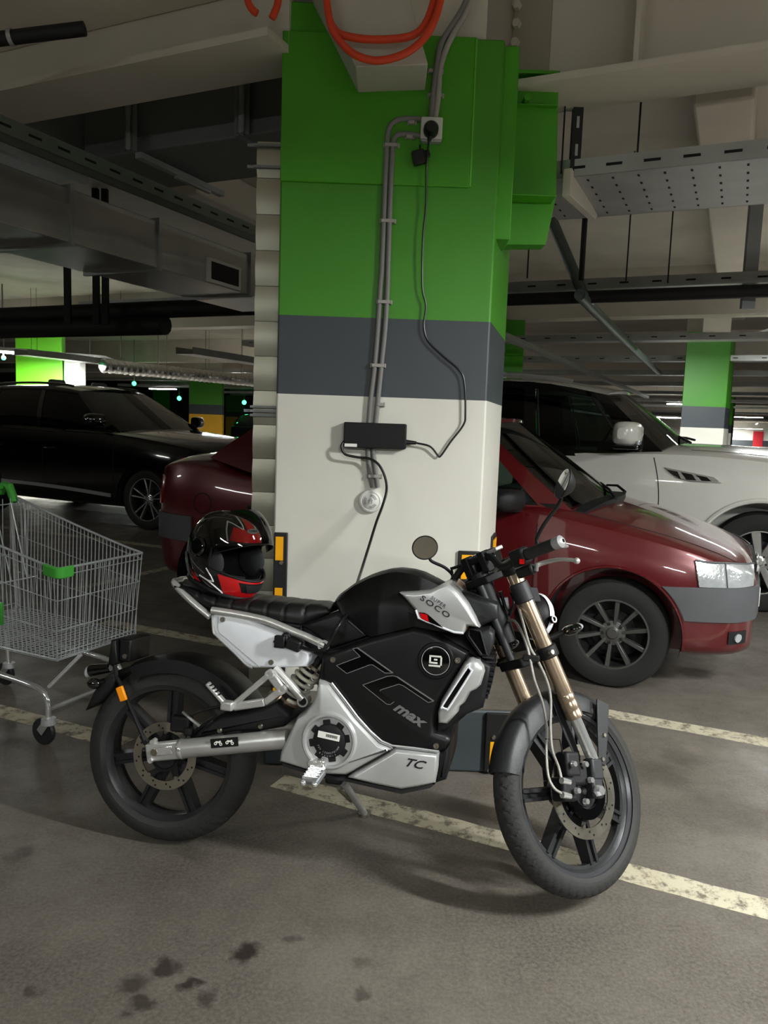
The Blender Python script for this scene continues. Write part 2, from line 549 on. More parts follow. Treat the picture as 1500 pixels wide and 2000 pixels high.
parking_line((l2[1] + l2b[1]) / 2, l2[0] - 0.6, l2b[0] + 2.5, 0.12, 'worn cream line between the pillar and the dark red sedan')
l3 = gpt(G(250, 1060))
parking_line(l3[1], l3[0] - 2.5, l3[0] + 1.0, 0.12, 'cream line in shade between black car and dark red sedan')
t0 = gpt(G(286, 1121)); t1 = gpt(G(333, 1106))
parking_line((t0[0] + t1[0]) / 2, t0[1] - 0.8, t0[1] + 0.5, 0.1, 'short cream cross line behind the trolley, beside the sedan bumper', along=False)

M_ceil = mat('ceiling_slab_paint', (202, 196, 184), 0.8, var=0.12, scale=1.6, bump=0.06, bscale=12)
M_ceil2 = mat('ceiling_rib_paint', (220, 212, 198), 0.7, var=0.08, scale=2.2, bump=0.05, bscale=12)
struct(MB().box((10, 40, 3.75), (170, 170, 0.3)).build('ceiling', M_ceil, smooth=False))
M_wall = mat('far_wall_paint', (205, 204, 198), 0.7, var=0.05, scale=0.2)
struct(MB().box((10, 118, 1.8), (170, 0.3, 3.6)).build('wall_back', M_wall, smooth=False))
struct(MB().box((-60, 40, 1.8), (0.3, 160, 3.6)).build('wall_left', M_wall, smooth=False))
struct(MB().box((92, 40, 1.8), (0.3, 160, 3.6)).build('wall_right', M_wall, smooth=False))
struct(MB().box((10, -30, 1.8), (170, 0.3, 3.6)).build('wall_front', M_wall, smooth=False))

def gbox(mb, a0, a1, b0, b1, z0, z1):
    """box in bay directions: a along E1, b along E2"""
    return mb.boxc((a0, b0, z0), (a1, b1, z1), GM)

# ---- steel beam at left: web, lower soffit; beam at right with flange
ZB = 2.9
cL = gpt(G(300, 192, ZB)); cLb = gpt(G(540, 158, ZB))
c2L = (cL[1] + cLb[1]) / 2
aP = gpt(D(556, 158, 3.4))[0]
b = MB(); gbox(b, aP - 9, aP + 0.1, c2L - 0.33, c2L, ZB, ZB + 0.03); gbox(b, aP - 9, aP + 0.1, c2L - 0.178, c2L - 0.152, ZB + 0.02, 3.6)
struct(b.build('trim_1', M_['cream'], smooth=False))
zs = HC + (G(300, 37, 3.2) - CO).z  # height where the lower slab edge is seen
q = ray(300, 37); tq = ((c2L - 0.165)) / q.dot(E2); zs = HC + q.z * tq
b = MB(); gbox(b, aP - 9, aP + 0.35, c2L - 3.4, c2L - 0.17, zs, 3.6)
struct(b.build('trim_2', M_ceil2, bevel=0.02))
n0 = gpt(G(1300, 125, ZB)); f0 = gpt(G(1300, 193, ZB))
aR = gpt(D(1000, 200, 3.4))[0]
mid = (n0[1] + f0[1]) / 2
b = MB()
gbox(b, aR - 0.3, aR + 9, n0[1], f0[1], ZB, ZB + 0.03)
gbox(b, aR - 0.3, aR + 9, mid - 0.012, mid + 0.012, ZB + 0.02, 3.6)
st = gpt(G(1240, 118, ZB + 0.03))[0]
for k in range(4):
    gbox(b, st + k * 1.5 - 0.01, st + k * 1.5 + 0.01, n0[1] + 0.01, f0[1] - 0.01, ZB + 0.02, 3.6)
struct(b.build('trim_3', M_['cream'], smooth=False))
# bolted splice plate on that beam's web
pl = MB(); a0 = gpt(D(952, 60, 3.3))[0]; a1 = gpt(D(1034, 60, 3.25))[0]
gbox(pl, a0, a1, mid - 0.03, mid - 0.012, ZB + 0.04, 3.58)
plate = tag(pl.build('splice_plate', mat('splice_plate_paint', (158, 150, 134), 0.55, bump=0.05), smooth=False),
            'cream bolted splice plate on the beam above the green bracket', 'steel plate')
for k, (px, py) in enumerate(((1011, 12), (1010, 48), (1007, 85), (1004, 123))):
    r = ray(px, py); p = CO + r * ((mid - 0.03) / r.dot(E2))
    o = MB().cyl(p - plate.location, p - plate.location - E2 * 0.022, 0.021, 0.019, seg=6).build('bolt', M_['cream'], plate, smooth=False)

# ---- main pillar
FY = 3.25
FL, FR = Vector((-0.468, FY)), Vector((0.414, FY))
BRr = Vector((0.580, 3.94)); BL = Vector((-0.47, 3.94))
def banded(name, low=(222, 220, 212), lowcol2=(206, 202, 190), z0=1.561, z1=1.884, green=(66, 148, 20), bandc=(60, 66, 72)):
    m = bpy.data.materials.new(name); m.use_nodes = True
    nt = m.node_tree; N, L = nt.nodes, nt.links; b = N['Principled BSDF']
    geo = N.new('ShaderNodeNewGeometry'); sep = N.new('ShaderNodeSeparateXYZ'); L.new(geo.outputs['Position'], sep.inputs[0])
    nz = N.new('ShaderNodeTexNoise'); nz.inputs['Scale'].default_value = 3; nz.inputs['Detail'].default_value = 6; L.new(geo.outputs['Position'], nz.inputs['Vector'])
    def mixc(fac, a, c):
        x = N.new('ShaderNodeMix'); x.data_type = 'RGBA'; L.new(fac, x.inputs[0])
        for i, q in ((6, a), (7, c)):
            if isinstance(q, tuple): x.inputs[i].default_value = q
            else: L.new(q, x.inputs[i])
        return x.outputs[2]
    def step(z):
        k = N.new('ShaderNodeMath'); k.operation = 'GREATER_THAN'; L.new(sep.outputs[2], k.inputs[0]); k.inputs[1].default_value = z; return k.outputs[0]
    lo = mixc(nz.outputs['Fac'], lin(low), lin(lowcol2))
    g = mixc(nz.outputs['Fac'], lin(green), lin(tuple(int(v * 0.9) for v in green)))
    d = mixc(nz.outputs['Fac'], lin(bandc), lin(tuple(int(v * 0.92) for v in bandc)))
    c = mixc(step(z1), mixc(step(z0), lo, d), g)
    L.new(c, b.inputs['Base Color']); b.inputs['Roughness'].default_value = 0.45
    n2 = N.new('ShaderNodeTexNoise'); n2.inputs['Scale'].default_value = 7; L.new(geo.outputs['Position'], n2.inputs['Vector'])
    bp = N.new('ShaderNodeBump'); bp.inputs['Strength'].default_value = 0.25; bp.inputs['Distance'].default_value = 0.01
    L.new(n2.outputs['Fac'], bp.inputs['Height']); L.new(bp.outputs[0], b.inputs['Normal'])
    return m
M_pillar = banded('pillar_paint_white')
M_pillary = banded('pillar_paint_yellow', (236, 176, 20), (228, 166, 16))
M_green = mat('green_steel_paint', (66, 148, 20), 0.4, var=0.08, scale=4, bump=0.08, bscale=18)
M_slate = mat('slate_plinth_paint', (62, 68, 72), 0.6, var=0.12, scale=5, bump=0.1, bscale=20)
pillar = thing('pillar', 'big green, slate and white banded pillar behind the motorcycle, with socket and charger', 'pillar', (0, FY + 0.38, 0))
po = pillar.location.copy()
def rel(p): return Vector(p) - po
b = MB()
poly = [FL, FR, BRr, BL]
b.prism([(p.x - po.x, p.y - po.y) for p in poly], 0.2, 2.985, axis='z')
b.build('shaft', M_pillar, pillar, bevel=0.008)
b = MB(); x1 = D(690, 100, FY).x
b.prism([(FL.x - po.x, FL.y - po.y), (x1 - po.x, FL.y - po.y), (x1 - po.x, BL.y - po.y), (BL.x - po.x, BL.y - po.y)], 2.98, 3.1, axis='z')
b.build('shaft_top', M_green, pillar, bevel=0.006)
# steel cover plate on the upper front
b = MB(); zt = 2.985; zb = D(750, 362, FY).z; xa = FL.x; xb = D(921, 250, FY).x
b.boxc(rel((xa, FY - 0.012, zb)), rel((xb, FY + 0.01, zt)))
b.build('cover_plate', M_green, pillar, bevel=0.004)
# bent edge strip right of the plate, paler green painted for light on it
b = MB()
xs = [D(px, 250, FY).x for px in (921, 957)]
zz = (D(930, 366, FY).z, 2.985)
b.prism([(xs[0] - po.x, FY - 0.012 - po.y), (xs[1] - po.x, FY + 0.09 - po.y), (xs[1] - po.x, FY + 0.11 - po.y), (xs[0] - po.x, FY + 0.02 - po.y)], zz[0], zz[1], axis='z')
b.build('edge_strip', mat('green_edge_lit', (96, 176, 62), 0.45, var=0.15, scale=9, bump=0.3, bscale=14), pillar)
# bracket
yb = FY + 0.26
b = MB()
pts = [D(958, 140, yb), D(1092, 140, yb), D(1086, 385, yb), D(1066, 478, yb), D(986, 478, yb), D(960, 385, yb)]
b.prism([(p.x - po.x, p.z) for p in pts], yb - po.y, yb + 0.1 - po.y)
b.build('bracket_web', M_green, pillar, bevel=0.003)
for nm, y0, y1, px0, px1, out in (('bracket_flange', 138, 150, 960, 1092, 0.05), ('bracket_rib', 203, 209, 975, 1088, 0.035), ('bracket_flange', 384, 391, 984, 1082, 0.11)):
    p0 = D(px0, y0, yb - out / 2); p1 = D(px1, y1, yb - out / 2)
    b = MB(); b.boxc(rel((p0.x, yb - out, min(p0.z, p1.z))), rel((p1.x, yb + 0.001, max(p0.z, p1.z))))
    b.build(nm, M_green, pillar, bevel=0.003)
p0 = D(1028, 195, yb - 0.03)
MB().cyl(rel((p0.x, yb, p0.z)), rel((p0.x, yb - 0.06, p0.z)), 0.014, seg=8).build('bolt', M_green, pillar)
b = MB(); p0 = D(960, 395, FY + 0.14); p1 = D(990, 478, FY + 0.14)
b.boxc(rel((p0.x, FY + 0.05, p1.z)), rel((p1.x, FY + 0.26, 2.985))); b.build('bracket_cheek', M_green, pillar, bevel=0.004)
# plinth
b = MB(); b.boxc(rel((-0.474, 3.10, 0)), rel((0.63, 3.96, 0.275)))
pln = b.build('plinth', M_slate, pillar, bevel=0.012)
b = MB(); b.boxc(rel((-0.470, 3.105, 0.274)), rel((0.625, 3.95, 0.279)))
b.build('plinth_top', M_floor, pillar)
# lower white/grey foot of the shaft sits on the plinth; cream steel head above
b = MB(); p0 = D(640, 60, FY + 0.03); p1 = D(950, 60, FY + 0.03)
b.boxc(rel((p0.x, FY + 0.02, 2.98)), rel((p1.x, FY + 0.5, 3.598)))
b.build('steel_head', M_['cream'], pillar, bevel=0.004)
b = MB(); hy = 3.02
pts = [D(x, y, hy) for x, y in ((600, -60), (695, 131), (836, 126), (784, -60))]
b.prism([(p.x - po.x, p.z) for p in pts], hy - po.y, FY + 0.05 - po.y)
b.build('haunch', mat('haunch_paint', (182, 178, 166), 0.55, bump=0.05), pillar, bevel=0.004)

# ---- corner guards
M_guard = mat('guard_rubber', (24, 24, 25), 0.55, bump=0.06)
M_yel = mat('guard_reflector', (250, 172, 14), 0.4, var=0.05, scale=30)
def guard(name, label, x0, x1, z0, z1, y, th, cells, wrap=None, bolts=()):
    t = thing('corner_guard', label, 'corner guard', ((x0 + x1) / 2, y, z0), 'black and yellow corner guards')
    o = t.location
    b = MB(); b.boxc(Vector((x0, y - th, z0)) - o, Vector((x1, y, z1)) - o)
    if wrap: b.boxc(Vector((wrap[0], y - th, z0)) - o, Vector((wrap[1], y + 0.12, z1)) - o)
    b.build('rubber_strip', M_guard, t, bevel=0.004)
    for c in cells:
        MB().boxc(Vector((c[0], y - th - 0.002, c[2])) - o, Vector((c[1], y - th + 0.001, c[3])) - o).build('reflector', M_yel, t)
    for p in bolts:
        MB().cyl(Vector((p[0], y - th + 0.002, p[1])) - o, Vector((p[0], y - th - 0.006, p[1])) - o, 0.011, 0.008, seg=10).build('bolt', M_['steel'], t)
    return t
def pz(px, py, y): return D(px, py, y)
y0 = FY - 0.001
a = pz(508, 1040, y0); c_ = pz(563, 1040, y0); e = pz(557, 1045, y0)
xl = FL.x + 0.003; xr = c_.x; cells = []
ztop = c_.z
for k in range(4):
    z1 = pz(540, 1047, y0).z - k * 0.222
    cells.append((xl + 0.008, xr - 0.018, z1 - 0.102, z1))
guard('corner_guard', 'black rubber guard with yellow squares on the pillar edge behind the helmet', xl, xr, 0.285, ztop, y0, 0.014, cells, None, [(xr - 0.026, pz(548, 1098, y0).z)])
a = pz(895, 1075, y0); c_ = pz(945, 1078, y0)
cells = []
for k in range(3):
    z1 = pz(920, 1083, y0).z - k * 0.222
    cells.append((a.x + 0.015, FR.x, z1 - 0.105, z1))
guard('corner_guard', 'black rubber guard with yellow square on the pillar edge behind the handlebar', a.x, FR.x + 0.002, 0.285, a.z, y0, 0.014, cells)
# on the right side face
M_side = Matrix.Translation((0, 0, 0))
t = thing('corner_guard', 'narrow black and yellow guard on the far right edge of the pillar', 'corner guard', (0.56, 3.86, 0.28), 'black and yellow corner guards')
d = (Vector((BRr.x, BRr.y, 0)) - Vector((FR.x, FR.y, 0))).normalized(); nrm = Vector((d.y, -d.x, 0))
c0 = Vector((0.545, 3.80, 0)) - t.location; c0.z = 0
MB().bar(c0 + nrm * 0.004, c0 + nrm * 0.004 + Vector((0, 0, 0.64)), 0.17, 0.016, nrm).build('rubber_strip', M_guard, t, bevel=0.003)
MB().bar(c0 + nrm * 0.014 + Vector((0, 0, 0.51)), c0 + nrm * 0.014 + Vector((0, 0, 0.62)), 0.13, 0.004, nrm).build('reflector', M_yel, t)
# on the plinth front
yq = 3.099
a = pz(947, 1388, yq); c_ = pz(950, 1508, yq)
z1 = pz(965, 1446, yq).z; z2 = pz(958, 1498, yq).z
xa = pz(947, 1440, yq).x; xo = pz(957, 1440, yq).x
guard('corner_guard', 'low black guard with amber strip on the plinth behind the front fender', xa, 0.628, max(0.01, c_.z), a.z - 0.005, yq, 0.016,
      [(xo, xo + 0.055, z2, z1)], None, [(xo + 0.012, pz(962, 1437, yq).z), (xo + 0.0, pz(957, 1501, yq).z)])

# ---- conduits, socket, charger, detector on the pillar front
YC = FY - 0.014
def path(pts, y, n=6): return spline([D(px, py, y) for px, py in pts], n)
MC2 = mat('light_conduit', (158, 154, 148), 0.5)
def single(name, pts, r, m, label, cat, group=None, seg=10):
    b = MB().tube(pts, r, seg); return tag(b.build(name, m), label, cat, group)
single('conduit', path([(822, 233), (790, 232), (770, 238), (759, 255), (755, 300), (751, 393), (746, 519), (743, 560), (738, 643), (732, 713), (723, 793), (719, 870), (722, 920), (728, 952)], YC), 0.0105, M_['conduit'],
       'left grey conduit running down the pillar from socket to white sounder', 'conduit', 'grey conduits on the pillar')
single('conduit', path([(822, 265), (795, 262), (776, 264), (768, 280), (766, 310), (762, 393), (758, 519), (757, 560), (752, 643), (745, 713), (737, 793), (730, 870), (730, 893), (735, 927), (738, 952)], YC - 0.002), 0.0105, M_['conduit'],
       'right grey conduit running down the pillar, in front of the charger', 'conduit', 'grey conduits on the pillar')
YT = FY - 0.026
single('conduit', path([(925, -30), (903, 18), (880, 55), (862, 85), (853, 130), (846, 190), (842, 238)], YT), 0.0125, M_['conduit'],
       'dark grey conduit dropping from the beam to the socket', 'conduit', 'grey conduits on the pillar')
single('conduit', path([(930, -30), (910, 25), (888, 62), (870, 100), (859, 140), (856, 190), (849, 238)], YT - 0.004), 0.0115, MC2,
       'paler conduit beside the dark one, dropping from the beam to the socket', 'conduit', 'grey conduits on the pillar')
clips = [(850, 140, 2, 'top of the pillar'), (851, 187, 2, 'just above the socket'), (764, 284, 2, 'below the bend'), (757, 432, 2, 'on the green, upper'), (750, 590, 2, 'on the green, lower'),
         (738, 714, 2, 'on the slate band'), (743, 790, 1, 'at the top of the white part'), (731, 930, 2, 'above the white sounder'), (804, 240, 1, 'left of the socket, upper'), (800, 268, 1, 'left of the socket, lower')]
for px, py, n, wh in clips:
    p = D(px, py, YC)
    t = MB(); s = 0.026 if n == 2 else 0.012
    t.boxc(p + Vector((-s, -0.013, -0.007)), p + Vector((s, 0.013, 0.007)))
    t.boxc(p + Vector((s, -0.004, -0.009)), p + Vector((s + 0.008, 0.013, 0.009)))
    t.boxc(p + Vector((-s - 0.006, -0.004, -0.009)), p + Vector((-s, 0.013, 0.009)))
    tag(t.build('conduit_clip', MC2, bevel=0.002), 'small pale conduit clip ' + wh, 'clip', 'conduit clips on the pillar')
s0 = D(822, 234, FY - 0.012); s1 = D(862, 281, FY - 0.012)
so = thing('power_socket', 'white surface socket on the green part of the pillar', 'socket', ((s0.x + s1.x) / 2, FY - 0.012, s1.z))
o = so.location
b = MB(); b.boxc(Vector((s0.x, FY - 0.05, s1.z + 0.006)) - o, Vector((s1.x, FY - 0.012, s0.z)) - o); b.build('box', M_['plastic_w'], so, bevel=0.006, seg=3)
b = MB(); b.lathe([(0.026, 0), (0.026, -0.006), (0.020, -0.008), (0.019, -0.002)], Matrix.Translation(Vector(((s0.x + s1.x) / 2 - o.x, FY - 0.052 - o.y, (s0.z + s1.z) / 2 - o.z))) @ Matrix.Rotation(PI / 2, 4, 'X') @ Matrix.Diagonal((1, 1, -1, 1)), 24)
b.build('outlet_ring', M_['plastic_w'], so)
b = MB(); b.boxc(Vector((s0.x + 0.004, FY - 0.046, s1.z - 0.004)) - o, Vector((s1.x - 0.002, FY - 0.012, s1.z + 0.006)) - o); b.build('lower_lip', M_['lightgrey'], so, bevel=0.002)
# plug and its cord down to the charger
cord = thing('charging_cable', 'thin black mains cable curving from the socket plug to the charger', 'cable', D(880, 863, FY - 0.02))
o = cord.location
pc = D(842, 252, FY - 0.075)
b = MB(); b.lathe([(0.004, -0.03), (0.019, -0.03), (0.029, -0.012), (0.030, 0.02)], Matrix.Translation(Vector((pc.x, FY - 0.075, pc.z)) - o) @ Matrix.Rotation(-PI / 2, 4, 'X'), 20, cap=True)
pe = D(838, 276, FY - 0.07)
b.cyl(Vector((pc.x, FY - 0.075, pc.z)) - o, pe - o, 0.018, 0.007, seg=12)
b.build('plug', M_['cable'], cord)
cp = [(838, 272), (836, 290), (833, 330), (832, 400), (826, 470), (825, 560), (832, 597), (828, 637), (837, 667), (867, 697), (897, 723), (907, 747), (909, 807), (905, 830), (880, 863), (861, 890), (855, 889), (840, 872), (813, 865)]
yy = [0.07, 0.06, 0.04, 0.03, 0.03, 0.025, 0.02, 0.02, 0.018, 0.018, 0.02, 0.02, 0.02, 0.018, 0.016, 0.016, 0.018, 0.025, 0.03]
b = MB(); b.tube([p - o for p in spline([D(px, py, FY - y) for (px, py), y in zip(cp, yy)], 7)], 0.0042, 8); b.build('cable', M_['cable'], cord)
p0 = D(813, 865, FY - 0.03); p1 = D(793, 864, FY - 0.03)
b = MB(); b.cyl(p0 - o, p1 - o, 0.007, 0.012, seg=10); b.build('connector', M_['cable'], cord)
# loose socket cover hanging under the socket
pa = D(820, 283, FY - 0.03); pb = D(818, 308, FY - 0.03)
cv = thing('socket_cover', 'black hanging rubber cover below the white socket', 'socket cover', pb - Vector((0, 0, 0.04)))
o = cv.location; q = Matrix.Translation(pb - o) @ Matrix.Rotation(R(-16), 4, 'Y')
b = MB(); b.box((0, 0, 0), (0.05, 0.03, 0.054), q); b.box((0.034, 0, 0.006), (0.026, 0.014, 0.03), q); b.build('cap', M_['cable'], cv, bevel=0.004)
b = MB(); b.tube([pa - o, (pa + pb) / 2 - o + Vector((0.004, 0, 0)), pb - o + Vector((0, 0, 0.02))], 0.004, 6); b.build('strap', M_['cable'], cv)
# charger
c0 = D(672, 824, FY - 0.05); c1 = D(792, 878, FY - 0.05)
ch = thing('charger', 'black brick battery charger fixed to the white part of the pillar', 'charger', ((c0.x + c1.x) / 2, FY, c1.z))
o = ch.location
b = MB(); b.boxc(Vector((c0.x, FY - 0.05, c1.z)) - o, Vector((c1.x, FY, c0.z)) - o); b.build('case', M_['mblack'], ch, bevel=0.004)
b = MB(); b.boxc(Vector((c1.x - 0.01, FY - 0.047, c1.z + 0.003)) - o, Vector((c1.x + 0.002, FY - 0.003, c0.z - 0.003)) - o); b.build('end_plate', M_['dgrey'], ch)
l0 = D(673, 866, FY - 0.052); l1_ = D(697, 873, FY - 0.052)
b = MB(); b.boxc(Vector((l0.x, FY - 0.052, l1_.z)) - o, Vector((l1_.x, FY - 0.049, l0.z)) - o); b.build('paper_label', M_['label'], ch)
# white sounder
dc = D(724, 978, FY)
dt = thing('alarm_sounder', 'round white alarm sounder under the two conduits', 'alarm', Vector((dc.x, FY, dc.z - 0.05)))
Md = Matrix.Translation((0, 0, 0.05)) @ Matrix.Rotation(PI / 2, 4, 'X')
b = MB(); b.lathe([(0.0, 0.0), (0.05, 0.0), (0.05, 0.014), (0.047, 0.022), (0.04, 0.026), (0.037, 0.024), (0.034, 0.027), (0.0, 0.036)], Md, 40); b.build('housing', M_['plastic_w'], dt)
b = MB()
for k, r in enumerate((0.021, 0.027)):
    for a0 in (20, 140, 260):
        b.tube([Md @ Vector((r * math.cos(R(a0 + i * 8)), r * math.sin(R(a0 + i * 8)), 0.0315 - k * 0.0015)) for i in range(10)], 0.0011, 6)
b.build('sound_slots', M_['txtgrey'], dt)
b = MB()
for q in (((-0.006, -0.009), (-0.006, 0.004)), ((-0.006, 0.004), (0.006, 0.004)), ((0.006, 0.004), (0.006, -0.009)), ((-0.009, 0.004), (0, 0.012)), ((0, 0.012), (0.009, 0.004))):
    b.tube([Md @ Vector((*q[0], 0.0362)), Md @ Vector((*q[1], 0.0362))], 0.0009, 6)
b.build('arrow_mark', M_['txtgrey'], dt)

# ---- red hoses over the haunch and at left
single('hose', path([(636, -30), (641, 26), (650, 52), (668, 68), (719, 77), (779, 75), (812, 66), (832, 44), (846, 5), (852, -30)], 2.97), 0.0135, M_['hose_red'], 'upper orange-red hose looped in front of the cream haunch', 'hose', 'orange-red hoses')
single('hose', path([(634, -30), (645, 45), (661, 76), (687, 103), (722, 117), (757, 116), (796, 102), (830, 73), (851, 34), (862, -5), (868, -30)], 2.95), 0.0135, M_['hose_red'], 'lower orange-red hose looped in front of the cream haunch', 'hose', 'orange-red hoses')
single('hose', path([(480, -25), (485, 5), (494, 20), (502, 26)], 3.05), 0.0135, M_['hose_red'], 'left of two short orange-red hose ends left of the haunch', 'hose', 'orange-red hoses')
single('hose', path([(546, -25), (542, 8), (536, 25), (531, 36)], 3.05), 0.0135, M_['hose_red'], 'right of two short orange-red hose ends left of the haunch', 'hose', 'orange-red hoses')

# ---- vertical sheet-metal duct left of the pillar
yv = 3.36
vd = thing('vertical_duct', 'upright galvanised sheet-metal duct along the left side of the pillar', 'duct', (D(510, 700, yv).x, yv, 0))
o = vd.location; b = MB()
xr = FL.x - 0.012; xlft = (D(507, 280, yv).x + D(488, 1030, yv).x) / 2
zt = D(525, 277, yv).z; n = 18; z = zt
while z > 0.2:
    h = 0.145
    rings = []
    for k in range(5):
        zz = z - h * k / 4; bul = 0.006 * math.sin(PI * k / 4)
        rings.append([Vector((xlft - bul * 0.3, yv - bul, zz)) - o, Vector((xr, yv - bul, zz)) - o, Vector((xr, yv + 0.4, zz)) - o, Vector((xlft - bul * 0.3, yv + 0.4, zz)) - o])
    b.loft(rings)
    z -= h + 0.002
b.build('sheet_sections', mat('duct_sheet_bright', (176, 174, 158), 0.33, 0.85, var=0.1, scale=3, bump=0.03, bscale=8), vd)
for py, wh in ((803, 0), (286, 1), (328, 1)):
    zc = D(515, py, yv).z
    b = MB()
    for dz in ((-0.018, 0.0, 0.018) if not wh else (0.0,)):
        b.boxc(Vector((xlft - 0.012, yv - 0.022, zc + dz - 0.005)) - o, Vector((xr, yv - 0.008, zc + dz + 0.005)) - o)
    b.boxc(Vector((xlft - 0.04, yv - 0.012, zc - 0.006)) - o, Vector((xlft + 0.01, yv + 0.004, zc + 0.006)) - o)
    b.build('clamp_band', M_['galvd'], vd)
# ================================================================== OVERHEAD SERVICES
def gabs(a, b, z): return E1 * a + E2 * b + Vector((0, 0, z))
def gdir_box(name, m, label, cat, a0, a1, b0, b1, z0, z1, group=None, bevel=0.0):
    b = MB(); gbox(b, a0, a1, b0, b1, z0, z1)
    return tag(b.build(name, m, bevel=bevel, smooth=bool(bevel)), label, cat, group)

# large duct behind the left beam
p0 = gpt(G(187, 300, 2.85)); p1 = gpt(G(474, 267, 2.85)); c2 = (p0[1] + p1[1]) / 2
M_ductdark = mat('dull_sheet_duct', (112, 114, 112), 0.55, 0.3, var=0.1, scale=2)
dk = thing('air_duct', 'wide dull grey air duct hung just behind the left beam', 'duct', gabs(p0[0], c2, 2.85) , 'air ducts')
o = dk.location
def addg(parent, name, m, a0, a1, b0, b1, z0, z1, bevel=0.0):
    b = MB(); q = MB(); gbox(q, a0, a1, b0, b1, z0, z1)
    q.v = [v - parent.matrix_world.translation for v in q.v]
    return q.build(name, m, parent, bevel=bevel, smooth=bool(bevel))
bpy.context.view_layer.update()
qd = gpt(G(165, 350, 2.78))
addg(dk, 'duct_body', M_ductdark, max(p0[0] - 2.4, qd[0] + 0.08), p1[0] + 0.3, c2 + 0.03, c2 + 0.6, 2.85, 3.3, 0.01)
addg(dk, 'flange_joint', M_['galvd'], p1[0] - 0.02, p1[0] + 0.01, c2 - 0.015, c2 + 0.61, 2.84, 3.31)
for px, y0, y1, nm in ((269, 215, 300, 'left'), (486, 178, 268, 'right')):
    q = D(px, y1, 0.0001 + G(px, y1, 2.84).y); q = G(px, y1, 2.84) - E2 * 0.05
    b = MB(); b.boxc(Vector((-0.022, -0.022, 0)), Vector((0.022, -0.012, 0.62)), Matrix.Translation(q) @ GM)
    b.boxc(Vector((-0.022, -0.022, 0)), Vector((-0.012, 0.022, 0.62)), Matrix.Translation(q) @ GM)
    b.boxc(Vector((0.012, -0.022, 0)), Vector((0.022, 0.022, 0.62)), Matrix.Translation(q) @ GM)
    tag(b.build('strut_hanger', M_['galv'], smooth=False), nm + ' upright galvanised strut in front of the wide dull duct', 'strut', 'struts on the dull duct')
q = G(270, 297, 2.82)
b = MB(); b.boxc(Vector((-0.02, 0, -0.03)), Vector((0.02, 0.72, 0.0)), Matrix.Translation(q) @ GM); b.boxc(Vector((-0.012, 0.3, -0.045)), Vector((0.012, 0.6, -0.03)), Matrix.Translation(q) @ GM)
tag(b.build('strut_rail', M_['galv'], smooth=False), 'galvanised cross strut under the wide dull duct', 'strut')

# slotted cable trays -------------------------------------------------
M_slot = mat('slot_dark', (14, 14, 14), 0.8)
def tray(label, along, c, t0, t1, z, width, side=0.06, slots=True, m=None, perf=False, flip=1, group='cable trays'):
    """tray with its seen rail at cross coordinate c; width grows in the +cross direction times flip"""
    m = m or M_['galv']
    F = Matrix((E1, E2, Vector((0, 0, 1)))).transposed().to_4x4() if along == 1 else Matrix((E2, -E1, Vector((0, 0, 1)))).transposed().to_4x4()
    # local x runs along the tray, local y across
    if along == 1: base = F @ Vector(((t0 + t1) / 2, c, z))
    else: base = F @ Vector(((t0 + t1) / 2, -c, z))
    F = F.copy(); F.translation = base
    L_ = abs(t1 - t0)
    t = thing('cable_tray', label, 'cable tray', F, group)
    b = MB().boxc((-L_ / 2, 0, 0), (L_ / 2, width * flip, 0.004))
    if perf:
        n = int(L_ / 0.11); b.cur = 1
        for i in range(n):
            x = -L_ / 2 + (i + 0.5) * L_ / n
            for j in range(6):
                y = width * flip * (0.1 + 0.16 * j)
                b.boxc((x - 0.005, y - 0.014, -0.0012), (x + 0.005, y + 0.014, 0.0052))
    b.build('tray_bottom', [m, M_slot], t, smooth=False)
    for nm, y in (('side_rail', 0), ('side_rail', width * flip)):
        b = MB(); b.boxc((-L_ / 2, y - 0.004, 0), (L_ / 2, y + 0.004, side))
        if y == 0 and slots:
            n = int(min(60, L_ / 0.16)); st = L_ / n; b.cur = 1
            for i in range(n):
                x = -L_ / 2 + (i + 0.5) * st
                b.boxc((x - 0.035, -0.0055, side * 0.42), (x + 0.035, 0.0055, side * 0.58))
        b.build(nm, [m, M_slot], t, smooth=False)
    return t
# left tray running away
zt = 2.62
a_ = (gpt(G(0, 256, zt))[0] + gpt(G(505, 466, zt))[0]) / 2
b1 = gpt(G(505, 466, zt))[1]; b0 = gpt(G(0, 256, zt))[1]
M_tg = mat('zinc_green_rail', (122, 132, 120), 0.45, 0.6, var=0.1, scale=6)
tray('slotted greenish tray running away at upper left, under the beam', 2, a_, b0 - 1.5, b1 + 1.2, zt, 0.10, 0.07, True, M_tg, flip=1)
# right trays
zr = 2.6
nr = gpt(G(1290, 328, zr)); fr = gpt(G(1290, 414, zr)); a0 = gpt(G(1085, 345, zr))[0]
c2 = nr[1]; wd = max(0.3, fr[1] - nr[1])
tray('wide perforated cable tray at right, nearest one, level with the green bracket', 1, c2, a0 - 0.15, a0 + 6, zr, wd, 0.075, True, M_['galv'], perf=True)
tz = [(560, 6.0), (662, 6.5), (702, 7)]
names = ['second cable tray from the top at right, above a black pipe', 'third cable tray from the top at right, passing before the far green pillar top', 'fourth cable tray from the top at right, crossing the far green pillar']
for (py, ln), nm in zip(((561, 9), (665, 14), (705, 18)), names):
    g = gpt(G(1250, py, 2.6)); tray(nm, 1, g[1], g[0] - 6, g[0] + ln, 2.6, 0.25, 0.085, True, M_['galv'])
g = gpt(G(1250, 580, 2.5))
def pipe(label, p0, p1, r, m, name='pipe', group=None, seg=12):
    return tag(MB().cyl(p0, p1, r, seg=seg).build(name, m), label, 'pipe', group)
